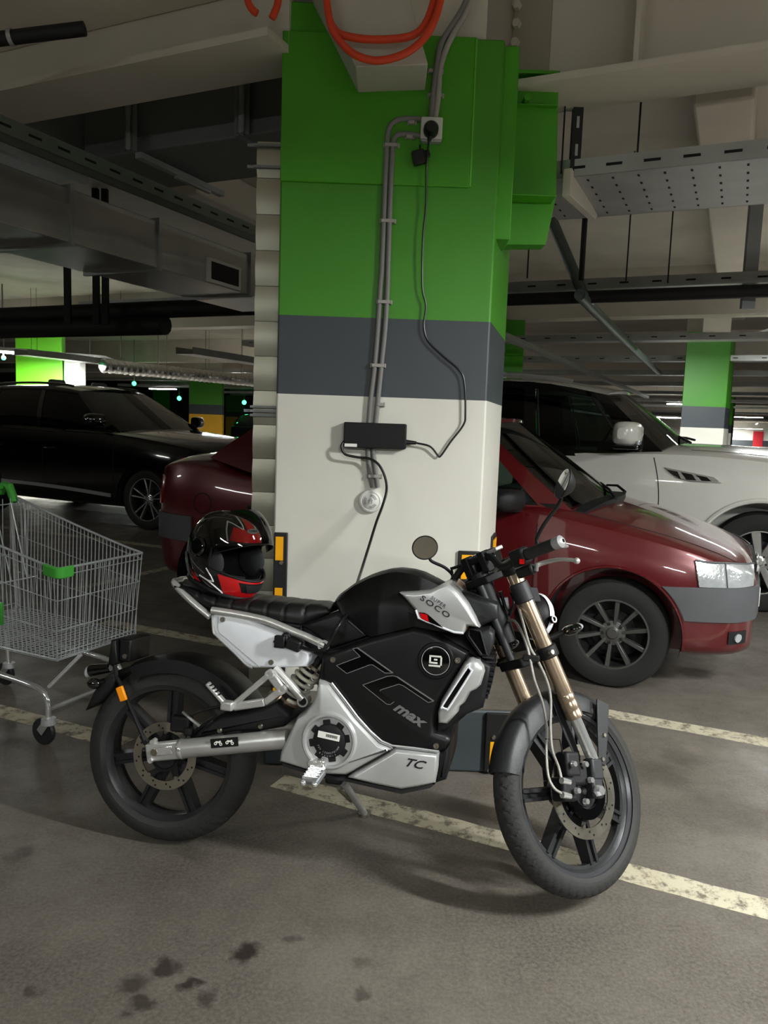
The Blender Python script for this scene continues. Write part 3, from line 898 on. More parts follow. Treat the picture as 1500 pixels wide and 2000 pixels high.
pipe('black insulated pipe under the second right tray', gabs(g[0] - 3.5, g[1] + 0.1, 2.53), gabs(g[0] + 8, g[1] + 0.1, 2.53), 0.05, M_['darkpipe'])
for k, b in enumerate((15.5, 19, 23, 28, 34, 42)):
    tray(['nearest', 'second', 'third', 'fourth', 'fifth', 'farthest'][k] + ' of the row of small far cable trays across the back', 1, b, -22, 26, 2.55, 0.3, 0.09, False, M_['galv'], group='far cable trays')
for k, a in enumerate((-10.5, -7.2, 7.5)):
    tray(['far cable tray running away at the left edge', 'far cable tray running away behind the black car', 'cable tray running away beside the far green pillar at right'][k], 2, a, 9, 48, 2.35, 0.3, 0.1, False, M_['galv'], group='far cable trays')
# run of small bright lamp track behind the main pillar going away
g0 = gpt(G(975, 655, 2.36)); g1 = gpt(G(1200, 750, 2.36))
tray('narrow bright rail running away from the right edge of the pillar', 2, (g0[0] + g1[0]) / 2, g0[1] - 0.3, g0[1] + 14, 2.36, 0.08, 0.06, False, M_['galv'])

# cream cantilever arm under the first right tray
q = G(1108, 342, zr - 0.005)
b = MB(); F = Matrix.Translation(q) @ GM
b.prism([(0, 0.03), (0, -0.09), (wd * 0.95, -0.03), (wd, 0.0)], -0.02, 0.02, F @ Matrix(((0, 1, 0, 0), (1, 0, 0, 0), (0, 0, 1, 0), (0, 0, 0, 1))), axis='y')
tag(b.build('cantilever_arm', M_['cream'], bevel=0.003), 'cream cantilever arm under the perforated tray beside the green bracket', 'bracket')
# slotted strut and threaded rods from the slab
def vert_at(px, py, d, r, z0, z1, name, label, cat, m, sq=False, group='threaded rods at right'):
    p = D(px, py, d); b = MB()
    if sq: b.boxc((p.x - r, p.y - 0.02, z0), (p.x + r, p.y + 0.02, z1))
    else: b.cyl((p.x, p.y, z0), (p.x, p.y, z1), r, seg=8)
    return tag(b.build(name, m, smooth=not sq), label, cat, group)
dT = G(1125, 330, zr).y
s = vert_at(1124, 290, dT + 0.12, 0.022, zr + 0.01, 3.595, 'strut_channel', 'dark slotted strut channel holding the perforated tray beside the green bracket', 'strut', M_['darkpipe'], True, None)
b = MB()
for k in range(8): 
    z = 0.08 + k * 0.12
    b.boxc((-0.006, -0.022, z), (0.006, -0.0195, z + 0.05))
b.build('slots', M_['lightgrey'], s, smooth=False)
vert_at(1099, 290, dT + 0.1, 0.004, zr + 0.01, 3.595, 'threaded_rod', 'thin rod just left of the dark slotted strut', 'rod', M_['darkpipe'])
vert_at(1247, 270, dT + 0.25, 0.005, zr + 0.01, 3.595, 'threaded_rod', 'thin rod over the middle of the perforated tray', 'rod', M_['darkpipe'])
dT2 = G(1250, 561, 2.6).y
for px, lab in ((1032, 'first'), (1226, 'third'), (1308, 'fourth')):
    vert_at(px, 500, dT2 - 0.1, 0.006, 2.62, 3.595, 'threaded_rod', lab + ' thin rod from the pillar above the second right tray', 'rod', M_['darkpipe'])
vert_at(1138, 500, dT2 - 0.1, 0.022, 2.62, 3.4, 'threaded_rod', 'thick dark rod above the second right tray beside the bent pipe', 'rod', M_['darkpipe'])
vert_at(1463, 560, dT2 - 0.25, 0.05, 2.42, 3.595, 'strut_channel', 'thick grey upright channel at the right edge in front of the second tray', 'strut', M_['galvd'], True, None)
# bent sprinkler pipe
pa = G(1078, 430, 3.2); pb = G(1147, 592, 2.49); pc = G(1288, 730, 2.49)
M_pipeg = mat('grey_green_pipe', (98, 108, 104), 0.4, 0.3, var=0.1)
tag(MB().tube(spline([pa, pa * 0.5 + pb * 0.5, pb + (pa - pb) * 0.1, pb + (pc - pb) * 0.04, pc], 6), 0.045, 12).build('sprinkler_pipe', M_pipeg), 'grey green bent pipe going away from the green bracket', 'pipe')
# ribs of the slab
r0 = gpt(G(1350, 195, 3.3)); r1 = gpt(G(1475, 195, 3.3))
b = MB(); gbox(b, r0[0], r1[0], r0[1] + 0.1, r0[1] + 9, 3.3, 3.6); struct(b.build('trim_4', M_ceil2, bevel=0.02))
b = MB(); gbox(b, r0[0] - 4.2, r1[0] - 4.2, r0[1] + 0.6, r0[1] + 9, 3.3, 3.6); struct(b.build('trim_5', M_ceil2, bevel=0.02))
for k, bb in enumerate((10.8, 17.5, 25, 33, 42, 55)):
    b = MB(); gbox(b, -30, 40, bb, bb + 0.35, 2.98, 3.6); struct(b.build('trim_%d' % (6 + k), M_['cream'], smooth=False))

# sheet-metal duct with grille at left ---------------------------------
zd = 2.42
re = [gpt(G(x, y, zd)) for x, y in ((153, 473), (310, 524), (474, 576))]
le = [gpt(G(x, y, zd)) for x, y in ((60, 503), (153, 529), (340, 578))]
ar = sum(p[0] for p in re) / 3; al = sum(p[0] for p in le) / 3
b0 = re[0][1] - 1.0; b1 = re[2][1] + 0.8
d2 = thing('air_duct', 'shiny sheet-metal air duct with white grille running away at left', 'duct', gabs((al + ar) / 2, b0, zd), 'air ducts')
bpy.context.view_layer.update()
M_shiny = mat('shiny_sheet_metal', (176, 176, 170), 0.32, 0.6, var=0.16, scale=3, bump=0.12, bscale=5)
hD = 0.30
addg(d2, 'duct_body', M_shiny, al, ar, b0, b1, zd, zd + hD, 0.006)
for k, (x, y) in enumerate(((153, 473), (310, 524), (474, 576))):
    bb = gpt(G(x, y, zd))[1]
    addg(d2, 'flange_joint', M_['galv'], al - 0.02, ar + 0.02, bb - 0.015, bb + 0.015, zd - 0.02, zd + hD + 0.02)
g0 = D(415, 505, 5.0)
gr = ray(437, 536); tt = (ar + 0.006) / gr.dot(E1) if abs(gr.dot(E1)) > 1e-6 else 5
gp = CO + gr * tt
gb = gp.dot(E2); gz = gp.z
addg(d2, 'grille_frame', M_['plastic_w'], ar, ar + 0.02, gb - 0.2, gb + 0.2, gz - 0.085, gz + 0.085)
addg(d2, 'grille_slats', M_['darkpipe'], ar + 0.01, ar + 0.024, gb - 0.165, gb + 0.165, gz - 0.062, gz + 0.062)
# duct above at far left
q0 = gpt(G(0, 365, 2.78)); q1 = gpt(G(165, 350, 2.78))
d3 = thing('air_duct', 'shiny duct end at the left edge above the grille duct', 'duct', gabs(q1[0] - 0.8, q1[1], 2.78), 'air ducts')
bpy.context.view_layer.update()
addg(d3, 'duct_body', M_shiny, q1[0] - 2.2, q1[0], q1[1] - 0.55, q1[1], 2.78, 3.11, 0.006)
addg(d3, 'flange_joint', M_['galv'], q1[0] - 0.03, q1[0] + 0.01, q1[1] - 0.57, q1[1] + 0.02, 2.76, 3.13)
# black pipes at left
g = gpt(G(250, 607, 2.5))
pipe('thick black pipe crossing below the grille duct at left', gabs(g[0] - 6, g[1], 2.5), gabs(g[0] + 3.2, g[1], 2.5), 0.085, M_['darkpipe'])
g2 = gpt(G(120, 640, 2.35))
pipe('black pipe lower left, above the black car', gabs(g2[0] - 5, g2[1], 2.35), gabs(g2[0] + 1.4, g2[1], 2.35), 0.1, M_['darkpipe'])
for px, lab in ((132, 'left'), (188, 'middle'), (206, 'right')):
    pt = D(px, 575, gabs(g[0], g[1], 0).y - 0.3)
    b = MB(); b.boxc((pt.x - 0.03, pt.y - 0.02, 2.32), (pt.x + 0.03, pt.y + 0.02, 3.595))
    tag(b.build('strut_hanger', M_['darkpipe'], smooth=False), lab + ' of three dark struts over the thick black pipe at left', 'strut', 'dark struts at left')
pp = [D(0, 76, 3.15), D(165, 56, 3.15)]
t = thing('black_pipe', 'short black corrugated pipe under the upper left beam', 'pipe', (pp[0] + pp[1]) / 2)
MB().tube([pp[0] + (pp[0] - pp[1]) * 0.6 - t.location, pp[0] - t.location, pp[1] - t.location], 0.027, 14).build('pipe_body', M_['darkpipe'], t)
cpt = D(22, 73, 3.15) - t.location; dv = (pp[1] - pp[0]).normalized()
MB().cyl(cpt - dv * 0.008, cpt + dv * 0.008, 0.031, seg=14).build('pipe_clamp', M_['lightgrey'], t)

# far pillars ------------------------------------------------------------
def far_pillar(label, x0, x1, y, m, side=0.25, br=True, dep=0.75, lit_side=False):
    t = thing('pillar', label, 'pillar', ((x0 + x1) / 2, y, 0)); o = t.location
    cx = x1 / y * dep + side * 0.25; cl = max(0.0, x0 / y * dep) + 0.03
    MB().prism([(x0 - o.x, 0), (x1 - o.x, 0), (x1 + cx - o.x, dep), (x0 + cl - o.x, dep)], 0, 3.0, axis='z').build('shaft', m, t, bevel=0.008)
    if br:
        MB().boxc((x1 - o.x, 0.25, 2.26), (x1 - o.x + 0.32, 0.37, 2.98)).build('bracket_web', M_green, t, smooth=False)
        MB().boxc((x1 - o.x, 0.15, 2.48), (x1 - o.x + 0.3, 0.3, 2.5)).build('bracket_rib', M_green, t, smooth=False)
    if lit_side:
        MB().boxc((x1 - o.x + 0.004, 0.1, 0.0), (x1 - o.x + 0.30, 0.4, 2.6)).build('lit_side', M_['plastic_w'], t, smooth=False)  # light on the pillar's side face, put in as white-grey colour
    MB().boxc((x0 - o.x + 0.25, 0.05, 3.0), (x1 - o.x, dep - 0.05, 3.598)).build('steel_head', M_['cream'], t, smooth=False)
    return t
def X(px, d): return D(px, 800, d).x
far_pillar('green, slate and white pillar behind the white car bonnet at right', X(1331, 11.9), X(1417, 11.9), 11.9, M_pillar, 0.3, False)
far_pillar('green pillar head showing just right of the main pillar, above the white car', X(870, 10.9), X(978, 10.9), 10.9, M_pillar)
M_bright = banded('pillar_paint_bright_green', green=(104, 196, 30))
far_pillar('bright green pillar behind the black car roof at left', X(32, 15), X(122, 15), 15, M_bright, 0.3, False, 0.5, True)
far_pillar('green, slate and yellow pillar seen between black car and red sedan', X(369, 26), X(433, 26), 26, M_pillary, 0.3, False)
far_pillar('small far green and yellow pillar beside the vertical duct', X(441, 52), X(476, 52), 52, M_pillary, 0.3, False)
far_pillar('small far green pillar seen over the black car windscreen', X(298, 45), X(330, 45), 45, M_pillar, 0.3, False)
far_pillar('narrow green pillar directly behind the far right pillar', X(1405, 20), X(1421, 20), 20, M_pillar, 0.3, False)
far_pillar('farthest thin green pillar at the right edge', X(1420, 31), X(1432, 31), 31, M_pillar, 0.3, False)
b = MB(); p0 = D(1471, 850, 117.8); p1 = D(1487, 866, 117.8); b.boxc((p0.x, 117.6, 0), (p1.x + 0.1, 117.85, 2.3))
struct(b.build('door_1', mat('red_door', (176, 40, 48), 0.5), smooth=False))
b = MB(); b.boxc((p0.x - 6, 117.7, 0), (p1.x + 20, 117.85, 0.9)); struct(b.build('baseboard_back', mat('dark_dado', (60, 64, 68), 0.6), smooth=False))

# far lamps -----------------------------------------------------------------
def lamp_px(px, py, z, watts, yaw, label, length=1.5):
    p = G(px, py, z); return lamp(p.x, p.y, z, watts, yaw, label, length)
lamp_px(120, 697, 2.45, 80, PI / 2 - 0.5, 'long bright tube lamp in front of the bright green pillar at left', 1.9)
lamp_px(12, 688, 2.45, 30, PI / 2 - 0.5, 'dimmer tube lamp at the left edge, left of the bright green pillar', 1.0)
lamp_px(440, 737, 2.45, 80, 0, 'bright tube lamp above the yellow banded pillar', 1.3)
lamp_px(318, 760, 2.45, 60, 0, 'small tube lamp over the windscreen of the black car', 1.3)
lamp_px(1308, 816, 2.0, 70, 0.3, 'bright tube lamp left of the far pillar, over the white car windscreen', 1.6)
lamp_px(1345, 790, 2.5, 80, 0, 'tube lamp hidden behind the far right pillar', 1.5)
lamp_px(1452, 815, 2.6, 200, 0, 'small bright tube lamp right of the far pillar', 2.2)
lamp_px(1478, 828, 2.6, 300, PI / 2, 'slanting bright tube lamp at the right edge', 6)
lamp_px(1446, 837, 2.6, 500, 0, 'tiny far tube lamp above the red door', 6)
lamp_px(700, 760, 2.5, 60, 0, 'tube lamp hidden behind the main pillar', 1.5)
M_gl = mat('green_indicator', (60, 255, 150), 0.4, emit=(40, 255, 130), es=6); M_rl = mat('red_indicator', (255, 40, 40), 0.4, emit=(255, 20, 20), es=6)
for px, py, z, m, lab in ((7, 699, 2.35, M_gl, 'green bay indicator at the left edge under the tube lamp'), (262, 749, 2.35, M_gl, 'green bay indicator over the black car roof'),
                        (350, 778, 2.35, M_gl, 'green bay indicator left of the yellow banded pillar'), (477, 786, 2.35, M_gl, 'green bay indicator beside the vertical duct'), (309, 729, 2.35, M_rl, 'red bay indicator above the black car windscreen')):
    p = G(px, py, z); r = 0.0028 * p.y
    t = thing('bay_indicator', lab, 'indicator light', p, 'bay indicator lights')
    MB().sphere((0, 0, 0), r, seg=10, rings=6).build('light_dome', m, t)
    MB().cyl((0, 0, r * 0.6), (0, 0, 3.59 - p.z), 0.012, seg=6).build('stem', M_['galvd'], t)

# crinkled foil duct catching the lamp light at left
fa, fb_ = G(200, 714, 2.28), G(495, 744, 2.28)
fb_ = Vector((fb_.x, fb_.y, 2.28)); n = 120
fo = (fa + fb_) / 2
fx_ = thing('flexible_duct', 'crinkled silver foil duct high behind the black car', 'duct', fo)
q = MB(); q.tube([fa.lerp(fb_, i / n) - fo for i in range(n + 1)], [0.10 + 0.02 * (i % 2) + 0.008 * math.sin(i * 1.7) for i in range(n + 1)], 16)
q.build('foil_tube', mat('crinkled_foil', (210, 210, 208), 0.22, 0.9, bump=0.6, bscale=18), fx_, angle=20)
for k in (0.1, 0.37, 0.63, 0.9):
    p = fa.lerp(fb_, k) - fo
    MB().cyl(p + Vector((0, 0, 0.08)), Vector((p.x, p.y, 3.598 - fo.z)), 0.006, seg=6).build('hanger_rod', M_['galvd'], fx_)
# ================================================================== CARS
def interp(tab, x, k):
    """Catmull-Rom of column k of a table sorted by falling x"""
    n = len(tab)
    if x >= tab[0][0]: return tab[0][k]
    if x <= tab[-1][0]: return tab[-1][k]
    for i in range(n - 1):
        if tab[i][0] >= x >= tab[i + 1][0]:
            x1, x2 = tab[i][0], tab[i + 1][0]; t = (x1 - x) / (x1 - x2)
            p1, p2 = tab[i][k], tab[i + 1][k]
            h = x1 - x2
            m1 = (p2 - tab[i - 1][k]) / (tab[i - 1][0] - x2) * h if i > 0 else p2 - p1
            m2 = (tab[i + 2][k] - p1) / (x1 - tab[i + 2][0]) * h if i + 2 < n else p2 - p1
            lim = 3 * (p2 - p1)
            if lim == 0: m1 = m2 = 0
            else:
                m1 = max(min(m1 / (p2 - p1), 3), 0) * (p2 - p1); m2 = max(min(m2 / (p2 - p1), 3), 0) * (p2 - p1)
            return p1 * (2 * t ** 3 - 3 * t * t + 1) + m1 * (t ** 3 - 2 * t * t + t) + p2 * (-2 * t ** 3 + 3 * t * t) + m2 * (t ** 3 - t * t)
class Body:
    def __init__(s, tab, crease=0.0):
        s.tab = tab; s.cr = crease
    def half(s, x):
        w, zb, zs, zt = [interp(s.tab, x, k) for k in (1, 2, 3, 4)]
        h = zs - zb
        c = [(0, zb), (w * 0.72, zb), (w * 0.93, zb + 0.05 * h + 0.01), (w * 0.985, zb + 0.22 * h), (w, zb + 0.5 * h), (w * 0.992, zb + 0.78 * h), (w * 0.955, zs - 0.03 * h),
             (w * 0.905, zs + 0.32 * (zt - zs)), (w * 0.6, zs + 0.8 * (zt - zs)), (w * 0.3, zt - 0.03 * (zt - zs)), (0, zt)]
        return [(p.x, p.y) for p in spline([(a, b, 0) for a, b in c], 3)]
    def side(s, x, z):
        h = s.half(x); w = max(p[0] for p in h)
        pts = [p for p in h[4:28]]
        for a, b in zip(pts, pts[1:]):
            if a[1] <= z <= b[1] and b[1] > a[1]:
                t = (z - a[1]) / (b[1] - a[1]); return a[0] + (b[0] - a[0]) * t
        return pts[0][0] if z < pts[0][1] else 0.0
    def P(s, x, z, off=0.004, sgn=-1):
        e = 0.012
        y = s.side(x, z); dx = (s.side(x + e, z) - s.side(x - e, z)) / (2 * e); dz = (s.side(x, z + e) - s.side(x, z - e)) / (2 * e)
        dx = max(-6, min(6, dx)); dz = max(-3, min(3, dz))
        n = Vector((-dx, 1, -dz)).normalized()
        return Vector((x + n.x * off, sgn * (y + n.y * off), z + n.z * off))
    def top(s, x, y):
        h = s.half(x)[12:]; y = abs(y)
        for a, b in zip(h, h[1:]):
            if b[0] <= y <= a[0] and a[0] > b[0]:
                t = (a[0] - y) / (a[0] - b[0]); return a[1] + (b[1] - a[1]) * t
        return h[-1][1]
    def mesh(s, xs):
        mb = MB(); rings = []
        for x in xs:
            h = s.half(x)
            rings.append([Vector((x, -a, z)) for a, z in h] + [Vector((x, a, z)) for a, z in h[-2:0:-1]])
        mb.loft(rings); return mb

def cut(obj, cutters):
    for c in cutters:
        m = obj.modifiers.new('b', 'BOOLEAN'); m.operation = 'DIFFERENCE'; m.object = c; m.solver = 'EXACT'
    bpy.context.view_layer.update()
    dg = bpy.context.evaluated_depsgraph_get()
    me = bpy.data.meshes.new_from_object(obj.evaluated_get(dg))
    obj.modifiers.clear(); old = obj.data; obj.data = me; me.name = old.name; bpy.data.meshes.remove(old)
    for c in cutters:
        d = c.data; bpy.data.objects.remove(c); bpy.data.meshes.remove(d)
    me.shade_smooth(); me.set_sharp_from_angle(angle=R(32))

M_carrub = mat('car_tyre', (28, 28, 27), 0.75, bump=0.1, bscale=90, var=0.1, scale=20)
M_rimg = mat('grey_alloy', (92, 91, 89), 0.35, 0.6, var=0.05)
M_rimd = mat('dark_alloy', (46, 46, 47), 0.4, 0.5)
M_rims = mat('bright_alloy', (196, 196, 194), 0.25, 0.9, var=0.04)
M_well = mat('wheel_well', (12, 12, 12), 0.8)
M_glass = glass_mat('car_glass', (226, 236, 230), 0.86)
M_glassd = glass_mat('tinted_car_glass', (70, 74, 74), 0.25)
M_inter = mat('car_interior', (92, 92, 94), 0.7, var=0.1)
M_beige = mat('beige_seat', (236, 222, 170), 0.6)
M_bump = mat('grey_bumper_plastic', (76, 77, 80), 0.5, bump=0.04, bscale=300)

def car_wheel(parent, x, y, r, rim_r, width, spokes, style, sgn, steer=0.0, face=M_rims, inner=M_rimd, spin=0.2):
    """sgn = -1 for the right side of the car; local axis points outward"""
    Mw = Matrix.Translation((x, y, r)) @ Matrix.Rotation(steer, 4, 'Z') @ Matrix.Rotation(PI / 2 * -sgn, 4, 'X')   # local z -> outward
    b = MB(); w2 = width / 2
    b.lathe([(rim_r - 0.012, -w2 * 0.86), (rim_r + 0.02, -w2 * 0.95), (r - 0.05, -w2), (r - 0.014, -w2 * 0.9), (r, -w2 * 0.62), (r, w2 * 0.62), (r - 0.014, w2 * 0.9), (r - 0.05, w2), (rim_r + 0.02, w2 * 0.95), (rim_r - 0.004, w2 * 0.86)], Mw, 56)
    for q in (-0.35, 0, 0.35):
        pass
    tyre = b.build('wheel', M_carrub, parent)
    part_label(tyre, 'wheel with black tyre')
    b = MB()
    b.lathe([(rim_r, w2 * 0.86), (rim_r, w2 * 0.8), (rim_r - 0.012, w2 * 0.72), (rim_r - 0.02, w2 * 0.3), (rim_r - 0.03, -w2 * 0.8), (0.02, -w2 * 0.82)], Mw, 48)
    b.build('rim_barrel', inner, tyre)
    b = MB(); b.lathe([(0.0, -w2 * 0.1), (rim_r * 0.62, -w2 * 0.1), (rim_r * 0.62, -w2 * 0.35), (0.0, -w2 * 0.35)], Mw, 32); b.build('brake_disc', M_rimd, tyre)
    b = MB(); zf = w2 * 0.62
    if style == 'double':
        angs = []
        for k in range(spokes): angs += [(spin + k * 2 * PI / spokes - 0.10, spin + k * 2 * PI / spokes - 0.2), (spin + k * 2 * PI / spokes + 0.10, spin + k * 2 * PI / spokes + 0.2)]
    else:
        angs = [(spin + k * 2 * PI / spokes, spin + k * 2 * PI / spokes + (0.10 if style == 'twist' else 0)) for k in range(spokes)]
    wd = {'double': 0.022, 'twist': 0.026, 'wide': 0.075, 'split': 0.03}[style]
    for a, a2 in angs:
        p0 = Vector((0.045 * math.cos(a), 0.045 * math.sin(a), zf - 0.012)); p1 = Vector(((rim_r - 0.006) * math.cos(a2), (rim_r - 0.006) * math.sin(a2), zf + 0.012))
        d = (p1 - p0).normalized(); sd = d.cross(Vector((0, 0, 1))).normalized(); up = Vector((0, 0, 1))
        sec0 = [sd * (-wd * 0.42) + up * -0.035, sd * (-wd * 0.3) + up * 0.004, sd * (wd * 0.3) + up * 0.004, sd * (wd * 0.42) + up * -0.035]
        sec1 = [sd * (-wd * 0.62) + up * -0.035, sd * (-wd * 0.5) + up * 0.0, sd * (wd * 0.5) + up * 0.0, sd * (wd * 0.62) + up * -0.035]
        b.loft([[Mw @ (p0 + q) for q in sec0], [Mw @ (p1 + q) for q in sec1]])
    b.lathe([(0.0, zf + 0.004), (0.03, zf + 0.003), (0.034, zf - 0.004), (0.072, zf - 0.012), (0.078, zf - 0.05)], Mw, 28)
    b.build('rim_spokes', face, tyre, bevel=0.0025)
    b = MB(); b.lathe([(rim_r + 0.002, w2 * 0.84), (rim_r + 0.002, w2 * 0.875), (rim_r - 0.01, w2 * 0.875), (rim_r - 0.012, w2 * 0.7)], Mw, 56); b.build('rim_lip', face, tyre)
    b = MB()
    for k in range(5):
        a = spin + 0.6 + k * 2 * PI / 5; p = Vector((0.056 * math.cos(a), 0.056 * math.sin(a), zf - 0.012))
        b.cyl(Mw @ p, Mw @ (p + Vector((0, 0, 0.012))), 0.009, seg=6)
    b.build('wheel_nuts', M_rimd, tyre, smooth=False)
    return tyre

def polyline(tab, u):
    n = len(tab) - 1; f = u * n; i = min(int(f), n - 1); t = f - i
    return Vector(tab[i]) * (1 - t) + Vector(tab[i + 1]) * t
class Cabin:
    """belt and rail: point lists on the right side (y < 0), from the windscreen corner back"""
    def __init__(s, belt, rail, bulge=0.03):
        s.belt = [p.copy() for p in spline([Vector(p) for p in belt], 6)]; s.rail = [p.copy() for p in spline([Vector(p) for p in rail], 6)]; s.bulge = bulge
    def S(s, u, v, sgn=-1, off=0.0):
        a = polyline(s.belt, u); b = polyline(s.rail, u); p = a.lerp(b, v)
        p.y -= s.bulge * math.sin(PI * v) + off
        if sgn > 0: p.y = -p.y
        return p
    def side_panel(s, mb, u0, u1, v0, v1, sgn, off=0.0, th=0.03, nu=10, nv=6):
        f = lambda a, c: s.S(u0 + (u1 - u0) * a, v0 + (v1 - v0) * c, sgn, off)
        def g(a, c):
            p = f(a, c); p.y += -sgn * th; return p
        mb.grid(f, nu, nv, g)
    def screen(s, mb, end, v0, v1, w=1.0, bow=0.12, th=0.01, nu=16, nv=8, off=0.0, crown=0.03):
        """end 0 windscreen, 1 rear window"""
        def f(a, c):
            v = v0 + (v1 - v0) * c; p = s.S(end, v, -1); k = (2 * a - 1) * w
            q = Vector((p.x + (bow if end == 0 else -bow) * (1 - k * k) * (1 - 0.5 * v), p.y * -k, p.z + crown * (1 - k * k)))
            return q + Vector((off if end == 0 else -off, 0, off))
        def g(a, c): return f(a, c) - Vector((th if end == 0 else -th, 0, th))
        mb.grid(f, nu, nv, g)
    def roof(s, mb, crown=0.05, bow=0.05, th=0.03):
        def f(a, c):
            p = s.S(a, 1.0, -1); k = 2 * c - 1
            e = bow * (1 - k * k)
            x = p.x + (e * (1 - 2 * a))
            return Vector((x, p.y * -k, p.z + crown * (1 - k * k) ** 0.8))
        mb.grid(f, 24, 16, lambda a, c: f(a, c) - Vector((0, 0, th)))

def seam(mb, body, pts, sgn, r=0.0035, off=0.0005):
    mb.tube([body.P(x, z, off, sgn) for x, z in pts], r, 6)
def patch(body, fn, nu, nv, off, sgn=-1, th=0.006):
    mb = MB()
    f = lambda a, c: body.P(*fn(a, c), off, sgn)
    mb.grid(f, nu, nv, lambda a, c: body.P(*fn(a, c), off - th, sgn)); return mb
def wrap_band(body, xa, xf, z0, z1, off, n=22, nz=6, th=0.012):
    xs = [xa + (xf - xa) * (1 - (1 - i / n) ** 2.2) for i in range(n + 1)]
    P_ = lambda side, i, z, o: body.P(xs[i], z, o, side)
    tot = 2 * n + 2
    def f(a, c, o=off):
        k = int(round(a * (2 * n + 1))); z = z0 + (z1 - z0) * c
        return P_(-1, k, z, o) if k <= n else P_(1, 2 * n + 1 - k, z, o)
    mb = MB(); mb.grid(f, 2 * n + 1, nz, lambda a, c: f(a, c, off - th)); return mb
def seat(parent, x, y, z, m, name='seat'):
    b = MB()
    b.box((x, y, z), (0.5, 0.5, 0.16)); b.box((x - 0.27, y, z + 0.38), (0.14, 0.48, 0.66), taper=0.85)
    o = b.build(name, m, parent, bevel=0.05, seg=3)
    h = MB(); h.box((x - 0.31, y, z + 0.82), (0.1, 0.27, 0.19)); h.build('headrest', m, o, bevel=0.04, seg=3)
    return o
def steering_wheel(parent, x, y, z):
    M = Matrix.Translation((x, y, z)) @ Matrix.Rotation(R(-62), 4, 'Y')
    b = MB(); b.tube([M @ Vector((0.185 * math.cos(a * PI / 16), 0.185 * math.sin(a * PI / 16), 0)) for a in range(32)], 0.015, 8, closed=True)
    b.box((0, 0, -0.01), (0.12, 0.36, 0.02), M); b.cyl(M @ Vector((0, 0, 0)), M @ Vector((0, 0, -0.2)), 0.03, seg=10)
    return b.build('steering_wheel', M_['mblack'], parent)
def mirror_car(parent, x, y, z, sgn, m, L=0.17, H=0.13, W=0.2, glassy=True):
    b = MB(); rings = []
    for k in range(9):
        t = k / 8; s_ = math.sin(PI * min(1, 0.18 + t * 0.82) * 0.98) ** 0.5 if k < 8 else 0.35
        cx = x + 0.02 - 0.05 * t; cy = y + sgn * W * t
        h = H * (0.75 + 0.25 * s_) * (1.0 if k < 7 else (0.9 if k == 7 else 0.55)); l = L * (0.55 + 0.45 * s_) * (1.0 if k < 7 else (0.85 if k == 7 else 0.5))
        rings.append([Vector((cx + l * 0.5 * math.copysign(abs(math.cos(a)) ** 0.6, math.cos(a)), cy, z + h * 0.5 * math.copysign(abs(math.sin(a)) ** 0.6, math.sin(a)))) for a in [2 * PI * i / 16 for i in range(16)]])
    b.loft(rings); o = b.build('door_mirror', m, parent)
    s = MB(); s.bar((x + 0.02, y - sgn * 0.07, z - H * 0.38), (x + 0.01, y + sgn * 0.05, z - H * 0.34), L * 0.5, 0.05); s.build('mirror_foot', M_['mblack'], o, bevel=0.008)
    return o

def car_frame(contact, ty):
    return Matrix.Translation(contact) @ GM @ Matrix.Translation((0, ty, 0))

# ------------------------------------------------------------- dark red sedan
M_red = mat('dark_red_car_paint', (88, 13, 20), 0.3, 0.2, var=0.03, coat=1.0, rvar=0.03)
c0 = G(1186, 1344); c0.z = 0
MS = Matrix.Translation(c0) @ Matrix.Rotation(R(-23.6), 4, 'Z') @ Matrix.Translation((0, 0.80, 0))
sed = thing('car', 'dark red saloon car with black mirror and grey bumper behind the pillar', 'car', MS)
SB = Body([  # x, half width, bottom, shoulder, top
    (0.735, 0.42, 0.28, 0.60, 0.66), (0.72, 0.56, 0.26, 0.64, 0.72), (0.685, 0.65, 0.25, 0.68, 0.765), (0.63, 0.725, 0.24, 0.715, 0.80), (0.52, 0.79, 0.23, 0.755, 0.845), (0.38, 0.835, 0.225, 0.80, 0.89),
    (0.14, 0.86, 0.22, 0.85, 0.965), (-0.16, 0.868, 0.22, 0.905, 1.03), (-0.40, 0.868, 0.22, 0.94, 1.06), (-1.5, 0.87, 0.22, 0.99, 1.04), (-2.5, 0.868, 0.24, 1.06, 1.10),
    (-2.80, 0.855, 0.27, 1.10, 1.20), (-3.05, 0.82, 0.28, 1.105, 1.195), (-3.2, 0.76, 0.29, 1.08, 1.17), (-3.28, 0.68, 0.30, 1.03, 1.13), (-3.32, 0.55, 0.32, 0.95, 1.05), (-3.335, 0.42, 0.34, 0.88, 0.97)])
xs = [0.735, 0.73, 0.72, 0.705, 0.685, 0.66, 0.63, 0.58, 0.52, 0.45] + [0.38 - 0.12 * i for i in range(28)] + [-2.93, -3.0, -3.07, -3.14, -3.2, -3.24, -3.28, -3.305, -3.32, -3.335]
bm_ = SB.mesh(xs); body = bm_.build('body_shell', M_red, sed)
cts = []
for ax in (0.0, -2.63):
    for sg in (-1, 1):
        cts.append(MB().cyl((ax, sg * 0.58, 0.33), (ax, sg * 1.2, 0.33), 0.375, seg=48).build('cut', M_red))
        cts[-1].matrix_world = MS @ Matrix.Translation(cts[-1].location)
cut(body, cts)
def well(b, ax, z, r, y0, y1):
    A = b.ring([Vector((ax + r * math.cos(R(a)), y0, z + r * math.sin(R(a)))) for a in range(-14, 195, 8)]); B = b.ring([Vector((v.x, y1, v.z)) for v in [b.v[i] for i in A]])
    b.strip(A, B, False); b.face(B)
